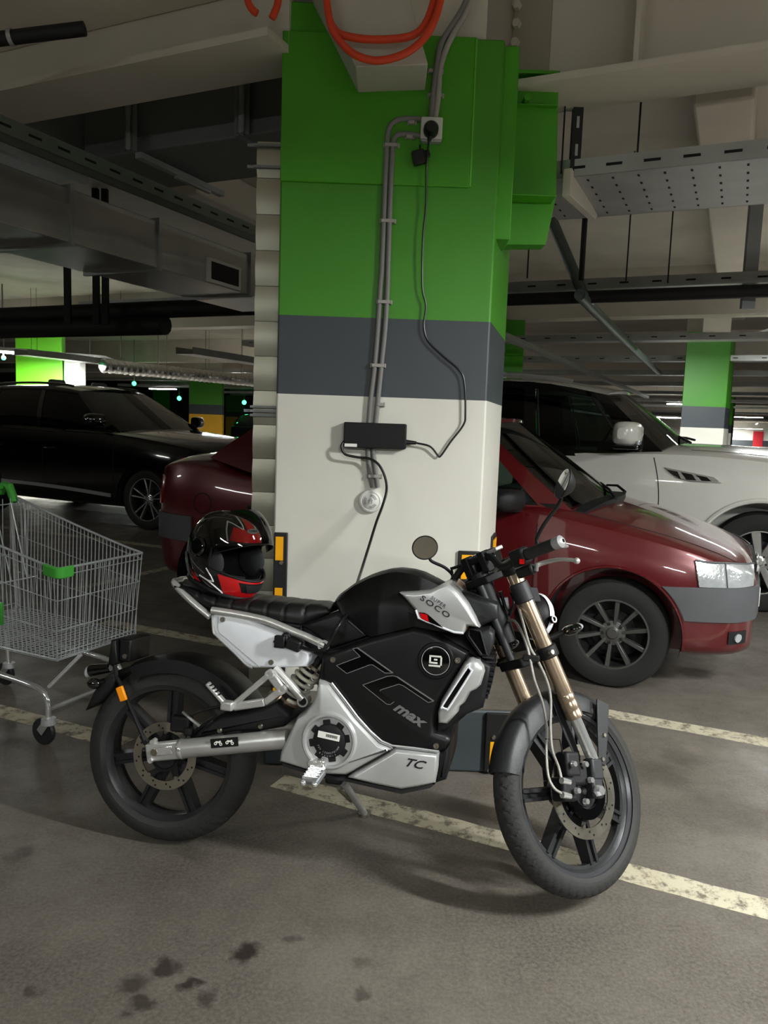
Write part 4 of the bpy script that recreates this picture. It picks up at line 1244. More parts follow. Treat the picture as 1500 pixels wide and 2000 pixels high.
for ax in (0.0, -2.63):
    for sg in (-1, 1):
        b = MB(); well(b, ax, 0.33, 0.372, sg * 0.845, sg * 0.57); b.build('wheel_well', M_well, sed)
        b = MB(); b.tube([SB.P(ax + 0.38 * math.cos(R(a)), 0.33 + 0.38 * math.sin(R(a)), 0.002, sg) for a in range(-8, 189, 6)], 0.009, 6); b.build('arch_lip', M_red, sed)
for ax in (0.0, -2.63):
    for sg in (-1, 1):
        car_wheel(sed, ax, sg * 0.71, 0.312, 0.202, 0.185, 10, 'twist', sg, steer=R(3) if ax == 0 else 0, face=M_rimg, inner=M_rimd, spin=0.12)
SC_ = Cabin([(-0.29, -0.70, 1.0), (-1.05, -0.81, 0.99), (-1.7, -0.815, 1.03), (-2.25, -0.80, 1.08), (-2.84, -0.66, 1.18)],
            [(-0.90, -0.55, 1.47), (-1.25, -0.575, 1.515), (-1.75, -0.585, 1.53), (-2.1, -0.575, 1.515), (-2.44, -0.54, 1.46)])
b = MB()
for sg in (-1, 1):
    for u0, u1, v0, v1 in ((0, 0.055, -0.05, 1), (0.40, 0.445, -0.05, 1), (0.80, 1.0, -0.05, 1), (0.055, 0.8, 0.90, 1.0), (0.055, 0.8, -0.08, 0.02)):
        SC_.side_panel(b, u0, u1, v0, v1, sg)
b.build('window_pillars', M_red, sed)
b = MB(); SC_.roof(b, 0.045, 0.09); b.build('roof', M_red, sed)
b = MB(); SC_.screen(b, 0, 0.0, 1.0, 1.0, 0.16); part_label(b.build('windscreen', M_glass, sed), 'clear windscreen')
b = MB(); SC_.screen(b, 1, 0.0, 1.0, 1.0, 0.12); b.build('rear_window', M_glassd, sed)
for sg in (-1, 1):
    for u0, u1 in ((0.055, 0.40), (0.445, 0.80)):
        b = MB(); SC_.side_panel(b, u0, u1, 0.02, 0.90, sg, -0.008, 0.006); b.build('side_window', M_glass, sed)
b = MB(); b.boxc((-0.35, -0.72, 0.9), (-2.8, 0.72, 1.02)); b.build('interior_floor', M_well, sed)
b = MB(); b.box((-0.62, 0, 1.03), (0.42, 1.30, 0.1)); b.build('dashboard', M_inter, sed, bevel=0.03)
steering_wheel(sed, -0.82, 0.36, 1.12)
seat(sed, -1.5, 0.36, 0.85, M_inter); seat(sed, -1.5, -0.36, 0.85, M_inter)
b = MB(); b.box((-0.98, 0, 1.38), (0.03, 0.22, 0.07)); b.cyl((-0.95, 0, 1.4), (-0.93, 0, 1.47), 0.008, seg=6); b.build('inner_mirror', M_['mblack'], sed, bevel=0.01)
# cowl, wipers
cw = lambda a, c, o: Vector((-0.20 - 0.12 * c + 0.13 * (1 - (2 * a - 1) ** 2), (2 * a - 1) * 0.70, SB.top(-0.22, (2 * a - 1) * 0.70) + o))
b = MB(); b.grid(lambda a, c: cw(a, c, 0.006), 16, 3, lambda a, c: cw(a, c, -0.03))
b.build('cowl_panel', M_['mblack'], sed)
for y0, y1 in ((-0.35, 0.25), (0.15, 0.6)):
    b = MB(); b.tube([(-0.08, y0, SB.top(-0.13, y0) + 0.03), (-0.16, (y0 + y1) / 2, SB.top(-0.16, 0.2) + 0.05), (-0.26, y1, SB.top(-0.22, y1) + 0.06)], 0.009, 6); b.build('wiper', M_['mblack'], sed)
# bonnet seam, door seams, handle
for sg in (-1, 1):
    for x in (-0.445, -1.55):
        b = MB(); seam(b, SB, [(x, 0.26 + 0.072 * i) for i in range(10)], sg); b.build('panel_seam', M_well, sed)
    b = MB(); b.tube([Vector((x, sg * (0.70 - 0.1 * max(0, (x - 0.1) / 0.6)), SB.top(x, 0.70 - 0.1 * max(0, (x - 0.1) / 0.6)) - 0.001)) for x in [-0.28 + 0.06 * i for i in range(16)]], 0.004, 6); b.build('panel_seam', M_well, sed)
mirror_car(sed, -0.60, -0.90, 1.045, -1, M_['mblack']); mirror_car(sed, -0.60, 0.90, 1.045, 1, M_['mblack'])
b = MB(); b.sphere((0, 0, 0), 1, Matrix.Translation(SB.P(-0.30, 0.80, 0.003)), 12, 8, (0.045, 0.012, 0.016)); b.build('side_repeater', M_['lens'], sed)
# bumper bands, lights, grille
fb = MB(); nB = 24
def fbf(a, c, o=0.014):
    k = int(round(a * (2 * nB + 1))); sd = -1 if k <= nB else 1; i = k if k <= nB else 2 * nB + 1 - k
    z = 0.455 + 0.175 * c; x0 = 0.012 + math.sqrt(max(0.0, 0.385 ** 2 - (z - 0.33) ** 2)); t = i / nB
    x = x0 + (0.737 - x0) * (1 - (1 - t) ** 2.2)
    return SB.P(x, z + 0.012 * math.sin(PI * min(1, t * 1.2)) * c, o, sd)
fb.grid(fbf, 2 * nB + 1, 6, lambda a, c: fbf(a, c, 0.0)); part_label(fb.build('front_bumper', M_bump, sed), 'grey plastic front bumper band')
M_hl = mat('headlamp_glass', (206, 210, 212), 0.1, 0.5, coat=1.0, var=0.12, scale=20, bump=0.2, bscale=80)
for sg in (-1, 1):
    q = MB(); fx = lambda a: 0.435 + (0.695 - 0.435) * (1 - (1 - a) ** 1.7)
    f = lambda a, c, o=0.014: SB.P(fx(a) - 0.03 * c * (1 - a), 0.642 + c * (0.135 - 0.045 * a), o, sg)
    q.grid(f, 14, 8, lambda a, c: f(a, c, -0.006)); o = q.build('headlight', M_hl, sed); part_label(o, 'clear headlight')
    q = MB(); q.tube([f(0.35, c / 6, 0.016) for c in range(7)], 0.004, 6); q.tube([f(a / 10, 1.0, 0.014) for a in range(11)] , 0.006, 6); q.build('headlight_rim', M_bump, o)
b = MB()
for k in range(3):
    z = 0.655 + 0.033 * k; x = 0.748 - 0.02 * k
    b.tube([Vector((x - 0.6 * (abs(t) ** 2.2) * 0.35, t * (0.46 - 0.01 * k), z)) for t in [-1 + i / 8 for i in range(17)]], 0.011, 8)
gr = b.build('grille', M_['lightgrey'], sed)
b = MB(); b.boxc((0.66, -0.42, 0.635), (0.725, 0.42, 0.735)); b.build('grille_back', M_well, gr)
b = MB(); b.sphere((0.74, 0, 0.70), 0.04, None, 12, 8, (0.35, 1, 1.1)); b.build('badge', M_['chrome'], gr)
# lower bumper openings, number plate
b = MB()
for sg in (-1, 1):
    f = lambda a, c, o=0.006: SB.P(0.60 + 0.085 * a, 0.33 + 0.07 * c, o, sg)
    b.grid(f, 6, 4, lambda a, c: f(a, c, -0.02))
b.build('fog_light_recess', M_well, sed)
b = MB()
for sg in (-1, 1):
    b.cyl(SB.P(0.645, 0.365, -0.004, sg), SB.P(0.645, 0.365, 0.012, sg), 0.024, seg=14)
b.build('fog_light', M_['lens'], sed)
b = MB(); b.boxc((0.745, -0.26, 0.46), (0.762, 0.26, 0.57)); b.build('number_plate', M_['label'], sed, bevel=0.003)
# rear bumper, tail light, fuel flap seam
rb = MB()
xsR = [-2.87 - 0.466 * (1 - (1 - i / 18) ** 2.2) for i in range(19)]
def fr_(a, c, o=0.016):
    k = int(round(a * 37)); z = 0.58 + 0.18 * c
    return SB.P(xsR[k], z, o, -1) if k <= 18 else SB.P(xsR[37 - k], z, o, 1)
rb.grid(fr_, 37, 6, lambda a, c: fr_(a, c, 0.002)); part_label(rb.build('rear_bumper', M_bump, sed), 'grey plastic rear bumper band')
for sg in (-1, 1):
    q = MB(); f = lambda a, c, o=0.010: SB.P(-3.21 - 0.08 * a, 0.82 + 0.2 * c, o, sg)
    q.grid(f, 6, 6, lambda a, c: f(a, c, -0.004)); q.build('tail_light', mat('tail_red', (120, 10, 20), 0.12, coat=1.0), sed)
b = MB(); b.tube([SB.P(-2.78 + 0.085 * math.cos(R(a)) * 0.9, 0.86 + 0.07 * math.sin(R(a)), 0.001, -1) for a in range(0, 360, 15)], 0.003, 6, closed=True); b.build('fuel_flap_seam', M_well, sed)
b = MB()
for x in (-1.4, -2.3):
    b.tube([SB.P(x + 0.09 * (i / 6 - 0.5) * 2, 0.86, 0.028 - 0.02 * (abs(i - 3) / 3) ** 2, -1) for i in range(7)], 0.012, 8)
b.build('door_handle', M_['mblack'], sed)
# ================================================================== MOTORCYCLE
BM = Matrix.Translation((-0.70951, 2.50425, 0)) @ Matrix.Rotation(-0.18624, 4, 'Z') @ Matrix.Rotation(-0.13, 4, 'X')
WBASE, WR = 1.34, 0.303
RAKE, STEER = R(26), R(48)
axis0 = Vector((WBASE, 0, WR + 0.024))
FL_ = Matrix.Translation(axis0) @ Matrix.Rotation(-RAKE, 4, 'Y') @ Matrix.Rotation(STEER, 4, 'Z')     # steered front frame inside the bike frame
FM = BM @ FL_
bike = thing('motorcycle', 'black, silver and white electric motorcycle leaning on its side stand before the pillar', 'motorcycle', BM)
CR = {1: (150, 980, .36667), 2: (520, 1080, .32), 3: (880, 1040, .36), 4: (780, 890, .26667), 5: (640, 1200, .21333), 6: (1020, 1420, .14), 7: (540, 1380, .14667), 8: (160, 1230, .13333), 9: (500, 1130, .17333), 10: (840, 1240, .2)}
def pxl(c, u, v):
    a = CR[c]; return a[0] + u * a[2], a[1] + v * a[2]
def BP(c, u, v, yo):
    px, py = pxl(c, u, v) if c else (u, v)
    return onplane(BM, px, py, yo)
def FP(c, u, v, yo):
    px, py = pxl(c, u, v) if c else (u, v)
    return onplane(FM, px, py, yo)
def outl(c, pts, yo, F=BP):
    r = [F(c, u, v, yo) for u, v in pts]; return [(p.x, p.z) for p in r]
def panel(name, m, c, pts, ye, yf, inset, both=True, back=None, n=4, parent=None, bevel=0.0):
    b = MB(); b.pillow(outl(c, pts, ye), ye, yf, inset, n, both=both, back=back)
    return b.build(name, m, parent or bike, bevel=bevel, angle=50)
def strap(c, pts, yo, F=BP, n=6): return spline([F(c, u, v, yo) for u, v in pts], n)
YM = Matrix.Rotation(PI / 2, 4, 'X')          # local z -> -y (right side)

def tyre_mesh(Mw, r, hw, rb, tread):
    b = MB(); n = 448; k = 26
    I = []
    for i in range(n):
        th = 2 * PI * i / n; row = []
        for j in range(k + 1):
            a = R(-112 + 224 * j / k)
            rc = r - hw * 0.95
            y = hw * math.sin(a); rr = rc + (r - rc) * math.cos(a)
            if abs(a) > R(96): y *= 0.93
            g = 0.0; q = a / R(62)
            if abs(q) < 1:
                ph = (i * tread / n) % 1.0
                d1 = abs(((ph + 0.22 * math.sin(q * 9.0)) % 1.0) - 0.5)
                if d1 < 0.09: g = 0.003
                if abs(abs(q) - 0.33) < 0.045: g = 0.003
            elif abs(q) < 1.22:
                ph = (i * tread / n) % 1.0
                if ph < 0.18: g = 0.003
            rr -= g
            row.append(b.vert(Mw @ Vector((rr * math.cos(th), rr * math.sin(th), y))))
        I.append(row)
    for i in range(n):
        for j in range(k):
            b.face((I[i][j], I[(i + 1) % n][j], I[(i + 1) % n][j + 1], I[i][j + 1]))
    return b
M_rimb = mat('black_cast_rim', (46, 46, 48), 0.34, 0.4, bump=0.05)
M_rimlip = mat('dark_grey_rim_edge', (84, 84, 88), 0.32, 0.6)
def bike_wheel(name, Mw, hw, disc_r, disc_w, disc_z, spin, parent, tread):
    rim = MB(); rb = 0.236; w2 = hw * 0.78
    rim.lathe([(rb + 0.006, -w2), (rb + 0.010, -w2 + 0.004), (rb - 0.002, -w2 + 0.010), (rb - 0.014, -w2 + 0.02), (rb - 0.024, -w2 * 0.4), (rb - 0.026, 0), (rb - 0.024, w2 * 0.4), (rb - 0.014, w2 - 0.02), (rb - 0.002, w2 - 0.010), (rb + 0.010, w2 - 0.004), (rb + 0.006, w2)], Mw, 72)
    for k in range(7):
        a = spin + 2 * PI * k / 7
        for s in (-1, 1):
            p0 = Vector((0.03, 0.011 * s, 0)); p1 = Vector((rb - 0.02, 0.013 * s, 0)); Rz = Matrix.Rotation(a, 4, 'Z')
            b0 = Mw @ Rz
            rim.loft([[b0 @ (p0 + Vector((0, y, z))) for y, z in ((-0.009, -0.028), (0.009, -0.028), (0.006, 0.028), (-0.006, 0.028))],
                      [b0 @ (p1 + Vector((0, y, z))) for y, z in ((-0.008, -0.018), (0.008, -0.018), (0.005, 0.018), (-0.005, 0.018))]])
        rim.loft([[Mw @ Matrix.Rotation(a, 4, 'Z') @ Vector((x, y, z)) for y, z in ((-0.012, -0.01), (0.012, -0.01), (0.012, 0.01), (-0.012, 0.01))] for x in (0.03, rb - 0.02)])
    wheel = rim.build(name, M_rimb, parent, angle=30)
    t = tyre_mesh(Mw, WR, hw, rb, tread).build('tyre', M_['rubber'], wheel, angle=25)
    b = MB()
    for s in (-1, 1): b.lathe([(rb + 0.004, s * w2), (rb + 0.012, s * (w2 - 0.001)), (rb + 0.012, s * (w2 - 0.006)), (rb - 0.004, s * (w2 - 0.008)), (rb + 0.004, s * w2)], Mw, 72)
    b.build('rim_edge', M_rimlip, wheel)
    b = MB(); b.lathe([(0.0, -0.06), (0.045, -0.06), (0.052, -0.035), (0.052, 0.035), (0.045, 0.06), (0.0, 0.06)], Mw, 28); b.build('hub', M_rimb, wheel)
    b = MB(); z = disc_z
    b.lathe([(disc_r - disc_w, z - 0.002), (disc_r, z - 0.002), (disc_r, z + 0.002), (disc_r - disc_w, z + 0.002)], Mw, 64, close=True)
    b.cur = 1
    for k in range(24):
        for j, (q, o) in enumerate(((0.32, 0.0), (0.68, 0.5))):
            a = 2 * PI * (k + o) / 24
            if k % 2 == j: continue
            rr = disc_r - disc_w * q
            c = Vector((rr * math.cos(a), rr * math.sin(a), z + 0.002)); b.cyl(Mw @ c, Mw @ (c + Vector((0, 0, 0.0005))), 0.0036, seg=8)
    d = b.build('brake_disc', [M_['steel'], M_['cable']], wheel)
    b = MB()
    for k in range(5):
        a = 2 * PI * k / 5 + 0.3; p = Vector(((disc_r - disc_w) * 0.98 * math.cos(a), (disc_r - disc_w) * 0.98 * math.sin(a), z))
        q = Vector((0.045 * math.cos(a + 0.4), 0.045 * math.sin(a + 0.4), z - 0.004))
        b.bar(Mw @ q, Mw @ p, 0.018, 0.006, Mw.to_3x3() @ Vector((0, 0, 1)))
    b.lathe([(0.04, z - 0.006), (0.052, z - 0.006), (0.052, z + 0.002), (0.04, z + 0.002)], Mw, 24, close=True)
    b.build('disc_carrier', M_['mblack'], wheel)
    for k in range(5):
        a = 2 * PI * k / 5 + 0.3; p = Vector(((disc_r - disc_w) * 0.97 * math.cos(a), (disc_r - disc_w) * 0.97 * math.sin(a), z))
        MB().cyl(Mw @ p, Mw @ (p + Vector((0, 0, 0.008))), 0.008, 0.006, seg=8).build('disc_bolt', M_['steel'], wheel)
    return wheel
# ---- wheels
rearW = bike_wheel('rear_wheel', Matrix.Translation((0, 0, WR)) @ YM, 0.062, 0.114, 0.03, 0.058, R(90), bike, 48)
frontW = bike_wheel('front_wheel', FL_ @ YM, 0.045, 0.138, 0.032, 0.055, R(80) + RAKE, bike, 56)

# ---- swingarm
b = MB(); p0 = BP(1, 545, 1318, -0.115); p1 = BP(1, 1125, 1262, -0.115); d = (p1 - p0).normalized()
b.tube([p0, p0 + d * 0.02, p1 - d * 0.02, p1], [0.028, 0.031, 0.031, 0.031], 24)
sw = b.build('swingarm', M_['alu'], bike, angle=50)
b = MB(); q0 = BP(1, 375, 1335, -0.115)
b.bar(q0, p0 + d * 0.012, 0.026, 0.060, (0, 0, 1)); b.build('axle_block', M_['alu'], sw, bevel=0.006)
b = MB(); b.bar(BP(1, 420, 1330, -0.13), BP(1, 510, 1322, -0.13), 0.006, 0.030, (0, 0, 1)); b.build('chain_adjuster', M_['chrome'], sw, bevel=0.003)
ca = BP(1, 412, 1335, -0.13)
MB().cyl(ca + Vector((0, 0.25, 0)), ca + Vector((0, -0.004, 0)), 0.012, seg=16).build('axle', M_['steel'], sw)
for u, v in ((402, 1280), (392, 1380)):
    p = BP(1, u, v, -0.13); MB().cyl(p + Vector((0, 0.02, 0)), p + Vector((0, -0.004, 0)), 0.010, 0.008, seg=12).build('adjuster_bolt', M_['chrome'], sw)
b = MB(); b.lathe([(0.0315, 0.0), (0.0335, 0.004), (0.0335, 0.012), (0.0315, 0.016)], frame_from(p0 + d * 0.002, p1)[0], 24); b.build('weld_ring', M_['chrome'], sw)
b = MB(); lp0 = p0; lp1 = p1
b.tube([Vector((p.x, -p.y, p.z)) for p in (p0, p1)], 0.031, 20); b.build('swingarm_left', M_['alu'], sw)
sw.children[-1].name = 'left_arm'
# warning sticker with two small white bike shapes
s0 = BP(1, 712, 1290, -0.148); s1 = BP(1, 858, 1278, -0.148)
b = MB(); b.bar(s0 + Vector((0, 0.003, 0)), s1 + Vector((0, 0.003, 0)), 0.004, 0.029, (0, 0, 1)); stk = b.build('warning_sticker', M_['cable'], sw)
b = MB()
for t in (0.28, 0.70):
    c = s0.lerp(s1, t) + Vector((0, 0.0005, 0.002))
    for dx in (-0.009, 0.009):
        b.lathe([(0.0025, 0), (0.0052, 0), (0.0052, 0.0006), (0.0025, 0.0006)], Matrix.Translation(c + Vector((dx, 0, -0.004))) @ YM, 14, close=True)
    b.boxc(c + Vector((-0.009, -0.0006, -0.001)), c + Vector((0.007, 0, 0.004))); b.boxc(c + Vector((0.003, -0.0006, 0.003)), c + Vector((0.009, 0, 0.0065)))
b.build('bike_symbols', M_['label'], sw)
panel('swingarm_cover', M_['mblack'], 1, [(625, 1255), (700, 1180), (770, 1130), (900, 1108), (1000, 1085), (1080, 1050), (1150, 1110), (1160, 1150), (1110, 1195), (1000, 1214), (850, 1218), (700, 1244)], -0.085, -0.115, 0.02)
for u, v in ((760, 1218), (978, 1196)):
    p = BP(1, u, v, -0.115); MB().cyl(p, p + Vector((0, -0.006, 0)), 0.009, 0.006, seg=12).build('screw', M_['steel'], bike)
# rear caliper
b = MB(); c = BP(1, 560, 1180, -0.075); b.box(c, (0.07, 0.04, 0.055), Matrix.Identity(4)); b.box(c + Vector((0.03, -0.01, -0.02)), (0.03, 0.03, 0.03))
cal = b.build('rear_caliper', M_['mblack'], bike, bevel=0.008)
MB().tube([BP(1, 565, 1120, -0.1), BP(1, 600, 1150, -0.11), BP(1, 655, 1195, -0.11)], 0.005, 8).build('brake_hose_joint', M_['chrome'], cal)
MB().tube(strap(1, [(600, 1150), (650, 1120), (760, 1090), (900, 1080)], -0.08), 0.004, 8).build('rear_brake_hose', M_['cable'], cal)

# ---- rear mudguards
def arc_guard(name, m, cx, cz, r, a0, a1, hw, th, parent, n=30, lip=0.02, M=None):
    b = MB(); M = M or Matrix.Identity(4); rings = []
    for i in range(n + 1):
        a = R(a0 + (a1 - a0) * i / n); c, s = math.cos(a), math.sin(a)
        sec = [(r - lip, -hw), (r, -hw + 0.004), (r + 0.010, -hw * 0.5), (r + 0.012, 0), (r + 0.010, hw * 0.5), (r, hw - 0.004), (r - lip, hw), (r - lip, hw - th), (r - th, hw - th - 0.003), (r + 0.012 - th, 0), (r - th, -hw + th + 0.003), (r - lip, -hw + th)]
        rings.append([M @ Vector((cx + q * c, y, cz + q * s)) for q, y in sec])
    b.loft(rings); return b.build(name, m, parent, angle=50)
arc_guard('rear_mudguard', M_['black'], 0.02, WR - 0.005, 0.335, 118, 22, 0.085, 0.004, bike, lip=0.045)
# hanging tail: plate holder, splash guard, lights
pts = [(195, 905), (215, 930), (195, 985), (130, 1060), (50, 1112), (95, 1010), (150, 935)]
panel('splash_guard', M_['mblack'], 1, pts, -0.06, -0.07, 0.008)
panel('plate_holder', M_['black'], 1, [(188, 735), (215, 735), (222, 860), (190, 875), (172, 860)], -0.075, -0.085, 0.004, both=False, back=0.075)
b = MB(); q0 = BP(1, 290, 735, -0.07); q1 = BP(1, 220, 850, -0.07)
b.boxc((q0.x, -0.07, q0.z), (q1.x, 0.07, q1.z)); b.build('plate_bracket', M_['black'], bike, bevel=0.006)
b = MB(); b.tube([BP(1, 205, 870, -0.08), BP(1, 210, 930, -0.09), BP(1, 240, 985, -0.118), BP(1, 362, 1272, -0.125)], 0.0075, 8)
st_ = b.build('mudguard_stay', M_['mblack'], bike)
b = MB(); b.bar(BP(1, 345, 1240, -0.125), BP(1, 372, 1290, -0.125), 0.008, 0.02, (1, 0, 0)); b.build('stay_foot', M_['mblack'], st_, bevel=0.003)
b = MB(); ra = BP(1, 226, 985, -0.128); rb_ = BP(1, 252, 1060, -0.128); b.bar(ra, rb_, 0.012, 0.0245, (1, 0, 0)); b.build('amber_reflector', M_['orange'], st_, bevel=0.003)
b = MB(); a = BP(1, 70, 900, -0.05); c = BP(1, 180, 885, -0.05); b.cyl(a, c, 0.022, 0.016, seg=14); b.build('tail_light', M_['gblack'], bike, bevel=0.004)
b = MB(); a = BP(1, 62, 905, -0.05); b.sphere(a, 0.02, None, 12, 8, (0.6, 1, 1)); b.build('tail_lens', M_['lens'], bike.children[-1])
b = MB(); a = BP(1, 92, 968, -0.07); c = BP(1, 150, 950, -0.07); b.sphere(a, 0.019, None, 14, 8, (1.4, 1, 1)); b.cyl(a, c, 0.008, seg=10); b.build('rear_indicator', M_['gblack'], bike)
b = MB(); p = BP(1, 258, 822, -0.072); b.cyl(p, p + Vector((0, -0.006, 0)), 0.008, seg=12); b.build('screw', M_['steel'], bike)

# ---- frame tubes, grab rail
tp = strap(1, [(1320, 765), (1230, 722), (1150, 690), (1050, 648), (980, 625), (860, 600), (720, 578)], -0.125, n=6)
b = MB(); b.tube(tp, 0.0125, 14); fr1 = b.build('frame_tube', M_['alu'], bike)
e = BP(1, 1315, 765, -0.125)
b = MB(); b.lathe([(0.008, -0.03), (0.017, -0.03), (0.017, 0.012), (0.0125, 0.012), (0.011, 0.006)], Matrix.Translation(e) @ YM, 24); b.build('tube_boss', M_['alu'], fr1)
b = MB(); b.cyl(e + Vector((0, 0.005, 0)), e + Vector((0, -0.009, 0)), 0.0115, seg=20); b.build('boss_plug', M_['cable'], fr1)
b = MB(); b.tube([Vector((p.x, -p.y, p.z)) for p in tp], 0.0125, 12); b.build('frame_tube', M_['alu'], bike)
loop = [BP(1, 710, 612, -0.125), BP(1, 640, 555, -0.122), BP(1, 575, 495, -0.115), BP(1, 530, 445, -0.10), BP(1, 522, 425, -0.085), BP(1, 545, 420, -0.05)]
lp = spline(loop + [Vector((loop[-1].x - 0.01, 0, loop[-1].z))] + [Vector((p.x, -p.y, p.z)) for p in loop[::-1]], 6)
b = MB(); b.tube(lp, 0.0115, 12); b.build('grab_rail', M_['alu'], bike)
lt = [BP(1, 1055, 885, -0.118), BP(1, 1130, 965, -0.118), BP(1, 1205, 1050, -0.118)]
b = MB(); b.tube(lt, 0.0145, 14); fr2 = b.build('subframe_tube', M_['alu'], bike)
e = BP(1, 1207, 1060, -0.118)
b = MB(); b.lathe([(0.009, -0.03), (0.018, -0.03), (0.018, 0.012), (0.0135, 0.012), (0.012, 0.006)], Matrix.Translation(e) @ YM, 24); b.build('tube_boss', M_['alu'], fr2)
b = MB(); b.cyl(e + Vector((0, 0.005, 0)), e + Vector((0, -0.009, 0)), 0.0125, seg=20); b.build('boss_plug', M_['cable'], fr2)
b = MB(); b.tube([Vector((p.x, -p.y, p.z)) for p in lt], 0.0145, 12); b.build('subframe_tube', M_['alu'], bike)

# ---- passenger peg bracket
pk = MB()
for a_, c_, h_ in (((1030, 918), (838, 1078), 0.018), ((1092, 1002), (1000, 1070), 0.022), ((1004, 1066), (835, 1092), 0.026)):
    pk.bar(BP(1, *a_, -0.135), BP(1, *c_, -0.135), 0.018, h_, (0, 0, 1))
pk.bar(BP(1, 1030, 918, -0.132), BP(1, 1092, 1002, -0.132), 0.014, 0.03, (0, 0, 1))
pb = pk.build('peg_bracket', M_['alu'], bike, bevel=0.005)
for u, v in ((1028, 918), (1092, 1002)):
    p = BP(1, u, v, -0.14)
    MB().lathe([(0.0, 0.004), (0.006, 0.004), (0.007, 0.010), (0.014, 0.010), (0.015, -0.012)], Matrix.Translation(p) @ YM, 20).build('bracket_boss', M_['alu'], pb)
b = MB(); b.bar(BP(1, 695, 965, -0.15), BP(1, 790, 1075, -0.14), 0.03, 0.013, (0, 0, 1)); peg = b.build('passenger_peg', M_['alu'], bike, bevel=0.004)
b = MB()
for t in (0.2, 0.35, 0.5, 0.65): 
    q = BP(1, 695, 965, -0.15).lerp(BP(1, 790, 1075, -0.14), t); b.box(q + Vector((0, 0, 0.0075)), (0.012, 0.03, 0.003))
b.build('peg_rubber', M_['mblack'], peg)
b = MB(); b.box(BP(1, 805, 1085, -0.142), (0.042, 0.036, 0.03), Matrix.Identity(4)); b.build('peg_pivot', M_['alu'], peg, bevel=0.006)

# ---- shock absorber
a = BP(1, 1285, 850, -0.04); c = BP(1, 1110, 1075, -0.04); dd, L_ = frame_from(a, c)
b = MB(); n = 6; N_ = n * 20
b.tube([dd @ Vector((0.036 * math.cos(2 * PI * i / 20), 0.036 * math.sin(2 * PI * i / 20), L_ * (0.12 + 0.72 * i / N_))) for i in range(N_ + 1)], 0.0065, 10)
sh = b.build('shock_spring', M_['spring'], bike)
b = MB(); b.cyl(dd @ Vector((0, 0, -0.02)), dd @ Vector((0, 0, L_)), 0.013, seg=16); b.cyl(dd @ Vector((0, 0, L_ * 0.55)), dd @ Vector((0, 0, L_ + 0.02)), 0.024, seg=18); b.build('damper', M_['dgrey'], sh)
b = MB(); b.cyl(dd @ Vector((0, 0, L_ * 0.06)), dd @ Vector((0, 0, L_ * 0.12)), 0.043, seg=20); b.build('spring_seat', M_['steel'], sh)
b = MB(); b.cyl(dd @ Vector((0, 0, L_ * 0.86)), dd @ Vector((0, 0, L_ * 1.02)), 0.042, seg=20); b.build('preload_collar', M_['bronze'], sh)

# ---- inner frame mass behind the panels
panel('frame_core', M_['mblack'], 2, [(215, 445), (440, 350), (700, 420), (1200, 520), (1360, 690), (1320, 900), (1150, 1050), (1110, 1180), (800, 1330), (420, 1330), (150, 1250), (210, 1000), (300, 900), (340, 650), (240, 560)], -0.08, -0.10, 0.02)
# ---- white side panel
wp = [(722, 602), (775, 588), (860, 600), (930, 622), (1010, 660), (1095, 690), (1118, 715), (1150, 760), (1250, 800), (1232, 878), (1050, 883), (948, 884), (905, 862), (840, 800), (750, 712), (730, 690)]
wpan = panel('side_panel', M_['white'], 1, wp, -0.112, -0.124, 0.010, n=3)
b = MB(); rim_ = [BP(1, u, v, -0.121) for u, v in ((722, 604), (728, 690), (748, 716), (842, 806), (902, 866), (935, 884))]
b.tube(spline(rim_, 5), 0.0045, 8); part_label(b.build('panel_edge', M_['lightgrey'], wpan), 'silver edge of the white panel')
b = MB(); b.tube(spline([BP(1, u, v, -0.1245) for u, v in ((752, 612), (758, 690), (800, 730), (880, 800), (975, 880))], 5), 0.0012, 6); b.build('panel_groove', M_['lightgrey'], wpan)
for u, v in ((778, 627), (1036, 855)):
    p = BP(1, u, v, -0.124); b = MB(); b.lathe([(0.0, 0.003), (0.003, 0.003), (0.004, 0.005), (0.0085, 0.005), (0.009, -0.001)], Matrix.Translation(p) @ YM, 18); b.build('panel_screw', M_['steel'], wpan)
# ---- charging port and plug on the white panel
b = MB(); b.box(BP(1, 1083, 745, -0.14), (0.036, 0.02, 0.040)); b.build('port_cap', M_['cable'], bike, bevel=0.004)
b = MB(); b.tube([BP(1, 1048, 745, -0.14), BP(1, 1060, 744, -0.14)], 0.004, 6); b.tube(strap(1, [(1085, 725), (1110, 700), (1130, 710), (1135, 740)], -0.138), 0.0035, 6); b.build('port_cap_tether', M_['cable'], bike.children[-1])
b = MB(); b.bar(BP(1, 1120, 745, -0.135), BP(1, 1195, 775, -0.135), 0.034, 0.036, (0, 0, 1)); b.build('charge_port', M_['cable'], bike, bevel=0.006)

